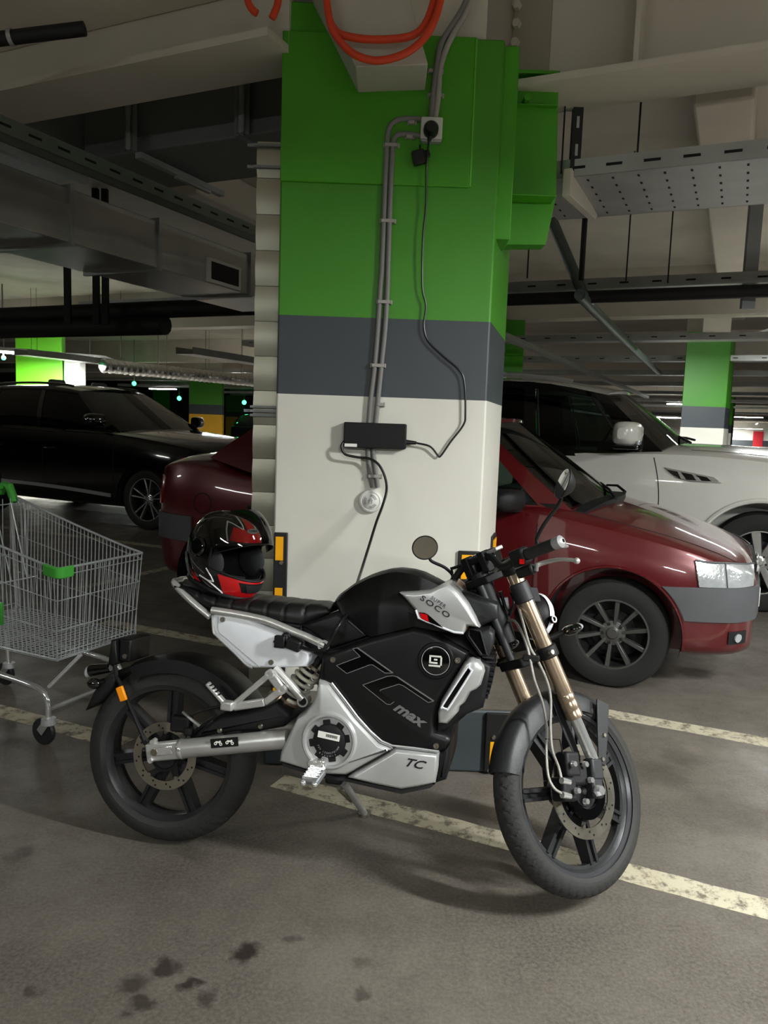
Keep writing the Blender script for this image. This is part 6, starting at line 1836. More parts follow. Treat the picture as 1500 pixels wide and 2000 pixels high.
# child seat frame inside the rear
b = MB()
for s in (0.12, 0.3, 0.5, 0.7, 0.88):
    b.tube([sidept(-LN + 0.03, 0, 0.98).lerp(sidept(-LN + 0.03, 1, 0.98), s), sidept(-LN + 0.15, 0, 0.35).lerp(sidept(-LN + 0.15, 1, 0.35), s)], 0.0035, 6)
b.tube([sidept(-LN + 0.15, 0, 0.35), sidept(-LN + 0.15, 1, 0.35)], 0.004, 6); b.build('child_seat_frame', W_, cart)
# green corner piece at the near front corner
c = sidept(0, 0, 1)
path_c = [c + Vector((-0.075, -0.002, 0.004)), c + Vector((-0.02, -0.004, -0.004)), c + Vector((0.006, 0.004, -0.006)), c + Vector((0.009, 0.04, -0.006)), c + Vector((0.009, 0.07, -0.004))]
sec = [(-0.010, -0.034), (0.010, -0.034), (0.012, 0.014), (-0.012, 0.014)]
rings = []
for i, p in enumerate(spline(path_c, 5)):
    k = spline(path_c, 5); t = (k[min(i + 1, len(k) - 1)] - k[max(i - 1, 0)]).normalized(); nx = Vector((t.y, -t.x, 0)).normalized()
    rings.append([p + nx * q + Vector((0, 0, z)) for q, z in sec])
b = MB(); b.loft(rings); part_label(b.build('corner_piece', M_['greenplastic'], cart, bevel=0.005), 'green plastic corner piece')
# handle with green ends
hr = Vector((-LN - 0.10, 0, 1.05))
b = MB(); b.tube([(hr.x, yn(-LN) - 0.0, hr.z), (hr.x, yf(-LN) + 0.0, hr.z)], 0.014, 14); hd_ = b.build('handle_bar', M_['greenplastic'], cart); part_label(hd_, 'green handle bar')
for far in (0, 1):
    y = yf(-LN) if far else yn(-LN)
    b = MB(); b.tube([Vector((hr.x - 0.03, y, hr.z - 0.03)), Vector((hr.x + 0.0, y, hr.z + 0.012)), Vector((hr.x + 0.035, y, hr.z + 0.008)), Vector((hr.x + 0.075, y, hr.z - 0.075))], 0.022, 12); part_label(b.build('handle_end', M_['greenplastic'], cart), 'green plastic handle end')
    b = MB()
    for dx in (0.0, 0.03):
        b.tube([Vector((hr.x + 0.07 + dx, y, hr.z - 0.07)), sidept(-LN + dx, far, 0.98) + Vector((0.02, 0, 0)), sidept(-LN + dx + 0.06, far, 0.0)], 0.006, 8)
    b.build('handle_support', M_['chrome'], cart)
b = MB(); c = sidept(-0.34, 0, 0.35); b.box(c + Vector((0, -0.008, 0)), (0.03, 0.016, 0.10)); part_label(b.build('coin_tag', M_['greenplastic'], cart, bevel=0.004), 'green tag on the near side')
# chassis: lower tubes, legs, castors
for far in (0, 1):
    y = WF - 0.03 if far else 0.03
    xf = -0.10
    b = MB(); b.tube(spline([Vector((-LN - 0.04, y + (0.02 if far else -0.02), 0.30)), Vector((-0.5, y, 0.275)), Vector((xf - 0.10, y, 0.255)), Vector((xf - 0.01, y, 0.215)), Vector((xf, y, 0.10))], 8), 0.013, 12)
    b.build('chassis_tube', M_['chrome'], cart)
    b = MB(); b.tube([Vector((-LN - 0.04, y, 0.30)), Vector((-LN - 0.02, y, 0.12))], 0.013, 12); b.tube([Vector((-LN - 0.06, y, 0.30)), Vector((-LN + 0.05, y, 0.45)), Vector((-LN + 0.02, y, 0.98))], 0.011, 10); b.build('rear_leg', M_['chrome'], cart)
    for xx, nm in ((xf, 'castor'), (-LN - 0.02, 'castor')):
        b = MB(); b.cyl((xx, y, 0.125), (xx, y, 0.10), 0.030, 0.034, seg=18)
        cs = b.build(nm, M_['lightgrey'], cart)
        b = MB()
        for s in (-1, 1): b.bar((xx, y + s * 0.02, 0.105), (xx - 0.035, y + s * 0.02, 0.06), 0.035, 0.004, (0, 1, 0))
        b.build('castor_fork', M_['galv'], cs)
        Mw_ = Matrix.Translation((xx - 0.03, y, 0.061)) @ YM
        b = MB(); b.lathe([(0.0, -0.013), (0.045, -0.013), (0.058, -0.011), (0.061, 0.0), (0.058, 0.011), (0.045, 0.013), (0.0, 0.013)], Mw_, 32); b.build('castor_wheel', M_['dgrey'], cs)
b = MB(); b.tube([(-0.11, 0.03, 0.16), (-0.11, WF - 0.03, 0.16)], 0.009, 10); b.build('cross_tube', M_['chrome'], cart)
for y0, y1 in ((0.05, 0.14), (WF - 0.05, WF - 0.14)):
    b = MB(); b.tube([(-0.12, y0, 0.255), (-0.02, y1, 0.395)], 0.009, 10); b.build('basket_brace', M_['chrome'], cart)
# ------------------------------------------------------------- generic large estate bodies
def suv(M, label, paint, tab, arches, rr, wheel, cabin, belt_y, glass_front, glass_rear, xs, front_only=False):
    t = thing('car', label, 'car', M)
    B = Body(tab); body = B.mesh(xs).build('body_shell', paint, t)
    cts = []
    for ax in arches:
        for sg in (-1, 1):
            c = MB().cyl((ax, sg * 0.62, rr[1]), (ax, sg * 1.3, rr[1]), rr[2], seg=48).build('cut', paint)
            c.matrix_world = M @ Matrix.Translation(c.location); cts.append(c)
    cut(body, cts)
    for ax in arches:
        for sg in (-1, 1):
            b = MB(); well(b, ax, rr[1], rr[2] - 0.003, sg * (tab[len(tab) // 2][1] - 0.03), sg * 0.6); b.build('wheel_well', M_well, t)
    for ax in arches:
        for sg in (-1, 1):
            car_wheel(t, ax, sg * wheel['y'], rr[0], wheel['rim'], wheel['w'], wheel['n'], wheel['style'], sg, face=wheel['face'], inner=M_rimd, spin=wheel.get('spin', 0.2))
    return t, B
# ------------------------------------------------------------- white off-roader
M_whitecar = mat('white_car_paint', (214, 211, 204), 0.25, var=0.02, coat=1.0, rvar=0.02)
c0 = G(1474, 1196); c0.z = 0
MW = Matrix.Translation(c0) @ Matrix.Rotation(R(-24.5), 4, 'Z') @ Matrix.Translation((0, 0.97, 0))
tabW = [(0.98, 0.60, 0.35, 0.90, 1.0), (0.93, 0.78, 0.33, 1.0, 1.13), (0.82, 0.90, 0.32, 1.07, 1.22), (0.6, 0.98, 0.31, 1.14, 1.28), (0.2, 1.01, 0.30, 1.20, 1.335), (-0.3, 1.015, 0.30, 1.245, 1.365),
        (-0.75, 1.015, 0.30, 1.255, 1.37), (-1.5, 1.015, 0.30, 1.25, 1.28), (-2.6, 1.015, 0.32, 1.26, 1.29), (-3.6, 1.0, 0.36, 1.27, 1.3), (-4.0, 0.96, 0.38, 1.27, 1.3), (-4.25, 0.86, 0.4, 1.2, 1.28), (-4.31, 0.7, 0.42, 1.1, 1.2)]
xsW = [0.98, 0.955, 0.93, 0.88, 0.82, 0.74, 0.65, 0.55] + [0.45 - 0.14 * i for i in range(31)] + [-3.95, -4.05, -4.15, -4.22, -4.27, -4.31]
ws, WB = suv(MW, 'large white off-roader parked beyond the dark red sedan', M_whitecar, tabW, (0.0, -3.075), (0.415, 0.42, 0.50),
             dict(y=0.83, rim=0.265, w=0.27, n=9, style='wide', face=M_rims, spin=0.35), None, 0, None, None, xsW)
CW = Cabin([(-0.80, -0.90, 1.27), (-1.75, -0.97, 1.26), (-2.45, -0.975, 1.275), (-3.3, -0.96, 1.29), (-4.15, -0.86, 1.31)],
           [(-1.36, -0.70, 1.785), (-1.9, -0.73, 1.88), (-2.5, -0.745, 1.90), (-3.4, -0.73, 1.88), (-4.05, -0.67, 1.82)], 0.02)
b = MB()
for sg in (-1, 1):
    for u0, u1, v0, v1 in ((0, 0.06, -0.05, 1), (0.30, 0.345, -0.05, 1), (0.62, 0.65, -0.05, 1), (0.94, 1.0, -0.05, 1), (0.06, 0.94, 0.90, 1.0), (0.06, 0.94, -0.06, 0.02)):
        CW.side_panel(b, u0, u1, v0, v1, sg)
b.build('window_pillars', M_['gblack'], ws)
b = MB(); CW.roof(b, 0.06, 0.10, 0.06); b.build('roof', M_whitecar, ws)
b = MB(); CW.screen(b, 0, 0.0, 1.0, 1.0, 0.22); b.build('windscreen', M_glass, ws)
b = MB(); CW.screen(b, 1, 0.0, 1.0, 1.0, 0.08); b.build('rear_window', M_glassd, ws)
for sg in (-1, 1):
    for k, (u0, u1) in enumerate(((0.06, 0.30), (0.345, 0.62), (0.65, 0.94))):
        b = MB(); CW.side_panel(b, u0, u1, 0.02, 0.90, sg, -0.008, 0.006); b.build('side_window', M_glass if k == 0 else M_glassd, ws)
    for u, r in ((0.075, 0.010), (0.29, 0.008)):
        b = MB(); b.tube([CW.S(u, 0.05 + 0.84 * i / 8, sg, 0.004) for i in range(9)], r, 6); b.build('window_rubber', M_['dgrey'], ws)
b = MB(); b.boxc((-0.9, -0.9, 1.0), (-4.1, 0.9, 1.275)); b.build('interior_floor', M_well, ws)
b = MB(); b.box((-1.15, 0, 1.30), (0.5, 1.6, 0.12)); b.build('dashboard', M_inter, ws, bevel=0.04)
seat(ws, -2.05, 0.42, 1.0, mat('dark_seat', (38, 38, 40), 0.5)); s_ = seat(ws, -2.05, -0.42, 1.0, mat('dark_seat', (38, 38, 40), 0.5))
b = MB(); b.tube([Vector((-2.2, -0.42 + 0.13 * math.cos(a), 1.42 + 0.15 * math.sin(a))) for a in [R(-30 + 12 * i) for i in range(21)]], 0.055, 10); b.build('neck_pillow', M_beige, ws)
steering_wheel(ws, -1.5, 0.42, 1.36)
m1 = mirror_car(ws, -1.10, -0.98, 1.44, -1, M_whitecar, 0.22, 0.21, 0.25); mirror_car(ws, -1.10, 0.98, 1.44, 1, M_whitecar, 0.22, 0.21, 0.25)
b = MB(); b.box((-1.10, -1.10, 1.325), (0.2, 0.26, 0.035)); b.build('mirror_base', M_['gblack'], m1, bevel=0.015)
b = MB(); b.box((-1.0, -1.10, 1.365), (0.02, 0.16, 0.035)); b.build('mirror_lamp', M_['lens'], m1, bevel=0.006)
for sg in (-1, 1):
    b = MB(); seam(b, WB, [(-0.86 + 0.05 * math.sin(i / 11 * PI * 0.9) - 0.04 * (i / 11) ** 3, 0.45 + 0.072 * i) for i in range(12)], sg, 0.004); b.build('panel_seam', M_well, ws)
    b = MB(); seam(b, WB, [(-2.1, 0.42 + 0.07 * i) for i in range(12)], sg, 0.004); b.build('panel_seam', M_well, ws)
    b = MB(); b.tube([Vector((x, sg * 0.80, WB.top(x, 0.80) - 0.001)) for x in [-0.6 + 0.1 * i for i in range(15)]], 0.004, 6); b.build('panel_seam', M_well, ws)
for sg in (-1, 1):
    ox = -0.80; fr_pts = [(0, 0.11), (0.40, 0.05), (0.47, 0.0), (0.22, 0.0), (0.11, 0.022)]
    zo = 1.055
    def quad(f, off, q): return WB.P(ox + f[0], zo + f[1], off, sg)
    b = MB(); ring = [WB.P(ox + x, zo + z, 0.012, sg) for x, z in fr_pts]; rin = [WB.P(ox + x, zo + z, -0.01, sg) for x, z in fr_pts]
    b.loft([rin, ring]); v = b.build('fender_vent', M_['chrome'], ws, bevel=0.006)
    b = MB()
    for k in range(3):
        x0 = 0.04 + 0.117 * k; x1 = x0 + 0.098
        zt0 = 0.096 - 0.14 * x0; zt1 = 0.096 - 0.14 * x1; zb0 = max(0.014, 0.075 - 0.6 * x0); zb1 = max(0.012, 0.07 - 0.55 * x1)
        pts = [(x0 - 0.015, zt0), (x1 - 0.022, zt1), (x1 + 0.015, zb1), (x0 + 0.035, zb0)]
        b.loft([[WB.P(ox + x, zo + z, 0.005, sg) for x, z in pts], [WB.P(ox + x, zo + z, 0.0145, sg) for x, z in pts]])
    b.build('vent_mesh', M_['gblack'], v)
b = MB()
for sg in (-1, 1):
    b.tube([CW.S(u / 20, 1.0, sg, -0.05) + Vector((0, 0, 0.055)) for u in range(3, 19)], 0.018, 8)
b.build('roof_rail', M_['alu'], ws)
for ax in (0.0, -3.075):
    for sg in (-1, 1):
        b = MB(); b.tube([WB.P(ax + 0.515 * math.cos(R(a)), 0.42 + 0.515 * math.sin(R(a)), 0.004, sg) for a in range(-6, 187, 6)], 0.022, 8); b.build('arch_lip', M_whitecar, ws)
for y0, y1 in ((-0.6, 0.1), (0.05, 0.6)):
    b = MB(); b.tube([(-0.62, y0, WB.top(-0.65, y0) + 0.03), (-0.72, (y0 + y1) / 2, WB.top(-0.7, 0.3) + 0.05), (-0.80, y1, WB.top(-0.75, y1) + 0.07)], 0.012, 6); b.build('wiper', M_['mblack'], ws)
b = MB()
for x in (-1.95, -3.0):
    b.tube([WB.P(x + 0.1 * (i / 6 - 0.5) * 2, 1.08, 0.03 - 0.02 * (abs(i - 3) / 3) ** 2, -1) for i in range(7)], 0.014, 8)
b.build('door_handle', M_['chrome'], ws)
fg = wrap_band(WB, 0.55, 0.975, 0.45, 0.62, 0.015).build('front_bumper', M_whitecar, ws)
b = MB(); b.boxc((0.93, -0.5, 0.66), (0.985, 0.5, 0.92)); b.build('grille', M_['chrome'], ws, bevel=0.02)
for sg in (-1, 1):
    q = MB(); f = lambda a, c, o=0.012: WB.P(0.55 + 0.38 * a, 0.86 + 0.13 * c, o, sg); q.grid(f, 8, 6, lambda a, c: f(a, c, -0.004)); q.build('headlight', M_hl, ws)

# ------------------------------------------------------------- black estate at left
M_blackcar = mat('black_car_paint', (7, 7, 9), 0.12, var=0.02, coat=1.0, rvar=0.02)
c0 = G(284, 1035); c0.z = 0
MB_ = Matrix.Translation(c0) @ Matrix.Rotation(R(-24.5), 4, 'Z') @ Matrix.Translation((0, 0.95, 0))
tabB = [(0.92, 0.55, 0.28, 0.82, 0.92), (0.88, 0.72, 0.26, 0.92, 1.05), (0.76, 0.85, 0.25, 1.0, 1.13), (0.5, 0.95, 0.24, 1.06, 1.19), (0.1, 0.985, 0.24, 1.12, 1.235), (-0.4, 0.99, 0.24, 1.17, 1.275),
        (-0.8, 0.99, 0.24, 1.20, 1.28), (-1.6, 0.99, 0.24, 1.23, 1.26), (-2.9, 0.985, 0.26, 1.24, 1.27), (-3.7, 0.94, 0.3, 1.24, 1.28), (-3.95, 0.85, 0.34, 1.18, 1.22), (-4.05, 0.7, 0.36, 1.05, 1.1)]
xsB = [0.92, 0.90, 0.88, 0.83, 0.76, 0.68, 0.6, 0.5] + [0.38 - 0.14 * i for i in range(29)] + [-3.7, -3.8, -3.9, -3.97, -4.02, -4.05]
bs, BB = suv(MB_, 'black estate car with chrome sill strip behind the shopping trolley', M_blackcar, tabB, (0.0, -2.99), (0.385, 0.39, 0.45),
             dict(y=0.82, rim=0.275, w=0.27, n=5, style='double', face=M_rims, spin=0.3), None, 0, None, None, xsB)
CB = Cabin([(-0.52, -0.84, 1.235), (-1.55, -0.95, 1.23), (-2.3, -0.955, 1.25), (-3.05, -0.94, 1.26), (-3.85, -0.78, 1.29)],
           [(-1.40, -0.64, 1.75), (-1.8, -0.69, 1.80), (-2.4, -0.70, 1.81), (-3.1, -0.68, 1.78), (-3.65, -0.60, 1.70)], 0.025)
b = MB()
for sg in (-1, 1):
    for u0, u1, v0, v1 in ((0, 0.05, -0.05, 1), (0.33, 0.36, -0.05, 1), (0.66, 0.69, -0.05, 1), (0.92, 1.0, -0.05, 1), (0.05, 0.92, 0.90, 1.0), (0.05, 0.92, -0.06, 0.02)):
        CB.side_panel(b, u0, u1, v0, v1, sg)
b.build('window_pillars', M_blackcar, bs)
b = MB(); CB.roof(b, 0.05, 0.12); b.build('roof', M_blackcar, bs)
b = MB(); CB.screen(b, 0, 0.0, 1.0, 1.0, 0.2); b.build('windscreen', M_glassd, bs)
b = MB(); CB.screen(b, 1, 0.0, 1.0, 1.0, 0.08); b.build('rear_window', M_glassd, bs)
for sg in (-1, 1):
    for k, (u0, u1) in enumerate(((0.05, 0.33), (0.36, 0.66), (0.69, 0.92))):
        b = MB(); CB.side_panel(b, u0, u1, 0.02, 0.90, sg, -0.008, 0.006); b.build('side_window', M_glassd, bs)
    b = MB(); b.tube([CB.S(0.05 + 0.87 * i / 16, 0.93, sg, 0.006) for i in range(17)], 0.008, 6); b.build('window_trim', M_['dgrey'], bs)
b = MB(); b.boxc((-0.65, -0.86, 0.9), (-3.8, 0.86, 1.25)); b.build('interior_floor', M_well, bs)
seat(bs, -1.8, 0.4, 1.0, M_inter); seat(bs, -1.8, -0.4, 1.0, M_inter)
mirror_car(bs, -0.76, -0.95, 1.37, -1, M_blackcar, 0.18, 0.17, 0.22); mirror_car(bs, -0.76, 0.95, 1.37, 1, M_blackcar, 0.18, 0.17, 0.22)
for sg in (-1, 1):
    for x, k in ((-0.5, 0.073), (-1.75, 0.075)):
        b = MB(); seam(b, BB, [(x, 0.34 + k * i) for i in range(12)], sg, 0.004); b.build('panel_seam', M_well, bs)
for sg in (-1, 1):
    b = MB(); f = lambda a, c, o=0.014: BB.P(-0.56 - 2.0 * a, 0.385 + 0.045 * c + 0.075 * a + (0.015 * math.sin(PI * a)), o, sg); b.grid(f, 20, 3, lambda a, c: f(a, c, -0.002))
    part_label(b.build('sill_strip', M_['lightgrey'], bs), 'chrome sill strip')
b = MB()
for x in (-1.6, -2.6):
    b.tube([BB.P(x + 0.1 * (i / 6 - 0.5) * 2, 0.98, 0.03 - 0.02 * (abs(i - 3) / 3) ** 2, -1) for i in range(7)], 0.014, 8)
b.build('door_handle', M_blackcar, bs)
b = MB()
for sg in (-1, 1):
    b.tube([CB.S(u / 20, 1.0, sg, -0.04) + Vector((0, 0, 0.045)) for u in range(2, 19)], 0.016, 8)
b.build('roof_rail', M_['gblack'], bs)
for sg in (-1, 1):
    q = MB(); f = lambda a, c, o=0.010: BB.P(0.52 + 0.33 * a, 0.76 + 0.10 * c, o, sg); q.grid(f, 8, 6, lambda a, c: f(a, c, -0.004)); q.build('headlight', M_hl, bs)
b = MB(); b.boxc((0.86, -0.45, 0.55), (0.925, 0.45, 0.82)); b.build('grille', M_['gblack'], bs, bevel=0.02)
# small far car beside the vertical duct
p = D(452, 843, 24)
tabF = [(r[0], r[1] * 0.9, r[2], r[3] * 0.92, r[4] * 0.92) for r in tabB]
fc = thing('car', 'small far dark car showing right of the yellow banded pillar', 'car', Matrix.Translation((p.x + 0.9, 29.5, 0)) @ Matrix.Rotation(R(-60), 4, 'Z'))
FB = Body(tabF); FB.mesh(xsB).build('body_shell', M_blackcar, fc)
FC = Cabin([(a.x, a.y * 0.88, a.z * 0.92) for a in CB.belt[::6]], [(a.x, a.y * 0.88, a.z * 0.9) for a in CB.rail[::6]])
b = MB(); FC.roof(b, 0.05, 0.1)
for sg in (-1, 1): FC.side_panel(b, 0, 1, 0, 1, sg)
FC.screen(b, 0, 0, 1); FC.screen(b, 1, 0, 1); b.build('cabin', M_['gblack'], fc)
for sg in (-1, 1):
    q = MB(); f = lambda a, c, o=0.010: FB.P(0.52 + 0.33 * a, 0.68 + 0.12 * c, o, sg); q.grid(f, 8, 6, lambda a, c: f(a, c, -0.004)); q.build('headlight', M_hl, fc)
for ax in (0, -2.99):
    for sg in (-1, 1): MB().cyl((ax, sg * 0.7, 0.33), (ax, sg * 0.9, 0.33), 0.33, seg=24).build('wheel', M_carrub, fc)
# ---- fork: everything below is placed in the steered front frame, x forward, z up the steering axis
FB_ = FL_
def fv(x, y, z): return FL_ @ Vector((x, y, z))
LO, HW = 0.055, 0.09
for s in (-1, 1):
    b = MB(); b.cyl(fv(LO, s * HW, 0.225), fv(LO, s * HW, 0.735), 0.0255, seg=24)
    leg = b.build('fork_tube', M_['bronze'], bike)
    b = MB(); b.lathe([(0.0245, 0.0), (0.0272, 0.002), (0.0272, 0.02), (0.0262, 0.022), (0.0270, 0.03), (0.0270, 0.05), (0.0260, 0.053), (0.0266, 0.06), (0.0266, 0.075), (0.0255, 0.078)], FL_ @ Matrix.Translation((LO, s * HW, 0.212)), 28); b.build('fork_seal', M_['bronze'], leg)
    b = MB(); b.cyl(fv(LO, s * HW, 0.05), fv(LO, s * HW, 0.22), 0.0185, seg=22); b.build('fork_stanchion', M_['chrome'], leg)
    b = MB(); b.bar(fv(LO, s * HW, 0.080), fv(LO * 0.5, s * HW, 0.02), 0.04, 0.05, FL_.to_3x3() @ Vector((1, 0, 0))); b.bar(fv(LO * 0.5, s * HW, 0.03), fv(0.0, s * HW, -0.025), 0.036, 0.046, FL_.to_3x3() @ Vector((1, 0, 0)))
    b.build('fork_foot', M_['dgrey'], leg, bevel=0.008)
    b = MB(); b.cyl(fv(LO, s * HW, 0.735), fv(LO, s * HW, 0.75), 0.022, seg=20); b.build('fork_cap', M_['mblack'], leg, bevel=0.004)
    b = MB(); b.cyl(fv(LO, s * HW, 0.60), fv(LO, s * HW, 0.665), 0.031, seg=22)
    b.bar(fv(LO + 0.015, s * HW, 0.62), fv(LO + 0.085, s * 0.07, 0.60), 0.012, 0.05, FL_.to_3x3() @ Vector((0, 0, 1))); b.build('headlight_bracket', M_['dgrey'], leg, bevel=0.004)
MB().cyl(fv(0, -HW - 0.03, 0), fv(0, HW + 0.03, 0), 0.011, seg=18).build('front_axle', M_['chrome'], bike)
b = MB(); b.cyl(fv(0, -HW - 0.022, 0), fv(0, -HW - 0.040, 0), 0.018, 0.014, seg=6); b.build('axle_nut', M_['chrome'], bike.children[-1])
# yokes
def yoke(name, z0, z1, grow=0.0):
    b = MB()
    for s in (-1, 1): b.cyl(fv(LO, s * HW, z0), fv(LO, s * HW, z1), 0.034, seg=26)
    b.loft([[fv(x, y, z0 + 0.004) for x, y in ((-0.03, -0.05), (0.03, -HW), (0.085, -HW), (0.085, HW), (0.03, HW), (-0.03, 0.05))], [fv(x, y, z1 - 0.004) for x, y in ((-0.03, -0.05), (0.03, -HW), (0.085, -HW), (0.085, HW), (0.03, HW), (-0.03, 0.05))]])
    return b.build(name, M_['mblack'], bike, bevel=0.004)
y1_ = yoke('lower_yoke', 0.412, 0.450); y2_ = yoke('upper_yoke', 0.695, 0.728)
for s in (-1, 1):
    p = fv(LO - 0.02, s * (HW + 0.03), 0.431); MB().cyl(p, p + (FL_.to_3x3() @ Vector((0, s * 0.012, 0))), 0.009, 0.007, seg=10).build('clamp_bolt', M_['steel'], y1_)
# steering damper rod in the middle (dark)
MB().cyl(fv(-0.035, -0.02, 0.45), fv(-0.035, -0.02, 0.70), 0.013, seg=14).build('steering_stem', M_['dgrey'], bike)
# handlebar from pixel guides on the right, mirrored to the left
gr_in = FP(4, 905, 735, -0.235); gr_out = FP(4, 1140, 645, -0.355)
clampR = fv(0.01, -0.06, 0.775)
mid_ = fv(0.01, 0.0, 0.775)
def mir(p):
    q = FL_.inverted() @ p; q.y = -q.y; return FL_ @ q
barR = [FL_ @ (FL_.inverted() @ mid_), clampR]
fin = lambda p: FL_ @ p
bend = fin(FP(4, 760, 815, -0.14)); bi_ = fin(gr_in); bo_ = fin(gr_out)
path_ = spline([mir(bo_), mir(bi_), mir(bend), mir(clampR), clampR, bend, bi_, bo_], 8)
b = MB(); b.tube(path_, 0.0115, 14); hb = b.build('handlebar', M_['mblack'], bike)
for s, (pi_, po_) in ((-1, (bi_, bo_)), (1, (mir(bi_), mir(bo_)))):
    dv = (po_ - pi_).normalized(); g0 = pi_ + dv * 0.018
    b = MB(); m_, L2 = frame_from(g0, po_); prof = []
    for k in range(26): prof.append((0.0165 + 0.0012 * (k % 2), L2 * k / 25))
    b.lathe(prof, m_, 22, cap=True); b.build('grip', M_['rubber'], hb)
    b = MB(); b.lathe([(0.0, 0.030), (0.007, 0.030), (0.012, 0.028), (0.0185, 0.022), (0.0175, -0.002), (0.0, -0.004)], frame_from(po_, po_ + dv)[0], 26); b.build('bar_end', M_['lightgrey'], hb)
    b = MB(); b.lathe([(0.0, 0.0305), (0.0055, 0.0305), (0.006, 0.028)], frame_from(po_, po_ + dv)[0], 16); b.build('bar_end_plug', M_['gblack'], hb)
    # switch block and lever
    b = MB(); b.bar(pi_ - dv * 0.035, pi_ + dv * 0.016, 0.044, 0.052, FL_.to_3x3() @ Vector((0, 0, 1))); swb = b.build('switch_block', M_['mblack'], hb, bevel=0.008)
    if s == -1:
        b = MB(); c_ = fin(FP(4, 898, 775, -0.262)); b.box(c_, (0.014, 0.008, 0.014)); b.build('red_kill_switch', M_['red'], swb)
    lv = [FP(4, 965, 830, -0.235), FP(4, 1040, 790, -0.26), FP(4, 1150, 764, -0.31), FP(4, 1240, 762, -0.35), FP(4, 1300, 770, -0.375)]
    lv = [fin(p) for p in lv]
    if s == 1: lv = [mir(p) for p in lv]
    b = MB(); b.tube(spline(lv, 6), [0.0085 - 0.003 * min(1, i / 14) for i in range(25)], 10); b.sphere(lv[-1], 0.0095, None, 12, 8); b.build('brake_lever', M_['alu'], hb)
    b = MB(); b.bar(lv[0] - dv * 0.05, lv[0] + dv * 0.012, 0.03, 0.032, FL_.to_3x3() @ Vector((0, 0, 1))); mcb = b.build('master_cylinder', M_['mblack'], hb, bevel=0.007)
    b = MB(); b.cyl(lv[0] + Vector((0, 0, -0.015)), lv[0] + Vector((0, 0, 0.015)), 0.01, seg=10); b.cyl(lv[0] + dv * 0.02 + Vector((0, 0, -0.012)), lv[0] + dv * 0.02 + Vector((0, 0, 0.012)), 0.007, seg=8); b.build('lever_bolt', M_['chrome'], mcb)
# bar clamps and instrument
b = MB()
for s in (-1, 1): b.bar(fv(0.01, s * 0.04, 0.73), fv(0.01, s * 0.04, 0.80), 0.03, 0.034, FL_.to_3x3() @ Vector((1, 0, 0)))
b.build('bar_clamp', M_['mblack'], hb, bevel=0.004)
b = MB(); b.loft([[fv(x, y, z) for x, y, z in ((0.03, -0.055, 0.74), (0.03, 0.055, 0.74), (0.05, 0.055, 0.80), (0.05, -0.055, 0.80))], [fv(x, y, z) for x, y, z in ((0.075, -0.05, 0.73), (0.075, 0.05, 0.73), (0.085, 0.05, 0.79), (0.085, -0.05, 0.79))]]); b.build('instrument', M_['gblack'], bike, bevel=0.006)
b = MB(); b.bar(fv(0.03, -0.10, 0.79), fv(0.03, 0.02, 0.785), 0.012, 0.034, FL_.to_3x3() @ Vector((1, 0, 0))); b.build('instrument_bezel', M_['lightgrey'], bike.children[-1], bevel=0.003)
# phone holder at left of the bars
ph0, ph1 = D(884, 1110, 2.52), D(918, 1098, 2.50); Bi = BM.inverted()
b = MB(); b.tube([Bi @ ph0, Bi @ ph1], 0.005, 8); b.tube([Bi @ D(881, 1108, 2.52), Bi @ D(884, 1120, 2.52)], 0.004, 6); b.tube([Bi @ D(905, 1103, 2.51), Bi @ D(918, 1132, 2.47)], 0.007, 8)
b.tube([Bi @ D(900, 1096, 2.51), Bi @ D(908, 1106, 2.51)], 0.005, 6)
phn = b.build('phone_holder', M_['mblack'], bike)
MB().sphere(Bi @ D(921, 1098, 2.50), 0.008, None, 10, 6).build('holder_screw', M_['chrome'], phn)
# mirrors
def bike_mirror(stem, cpx, dy, rad, nrm, tilt):
    st = [Bi @ D(px, py, d_) for px, py, d_ in stem]
    c = Bi @ D(cpx[0], cpx[1], dy)
    b = MB(); b.tube(spline(st, 6), 0.0055, 10); mm = b.build('mirror_stem', M_['mblack'], bike)
    n = (bi @ Vector(nrm)).normalized(); Fm, _ = frame_from(c, c + n)
    b = MB(); b.lathe([(0.0, -0.030), (0.02, -0.028), (rad * 0.75, -0.016), (rad, -0.003), (rad + 0.002, 0.002), (rad - 0.002, 0.003)], Fm, 36); b.build('mirror_shell', M_['mblack'], mm)
    b = MB(); b.lathe([(0.0, 0.0028), (rad - 0.002, 0.0022)], Fm, 36); b.build('mirror_glass', M_['mirror'], mm)
bike_mirror([(1050, 1062, 2.18), (1049, 1050, 2.18), (1064, 1022, 2.17), (1088, 990, 2.16), (1097, 972, 2.15)], (1100, 944), 2.14, 0.044, (-0.95, -0.12, 0.29), 0)
bike_mirror([(883, 1132, 2.60), (883, 1122, 2.60), (868, 1108, 2.60), (843, 1096, 2.60), (837, 1084, 2.60)], (830, 1070), 2.59, 0.043, (-0.15, -0.82, 0.5), 0)
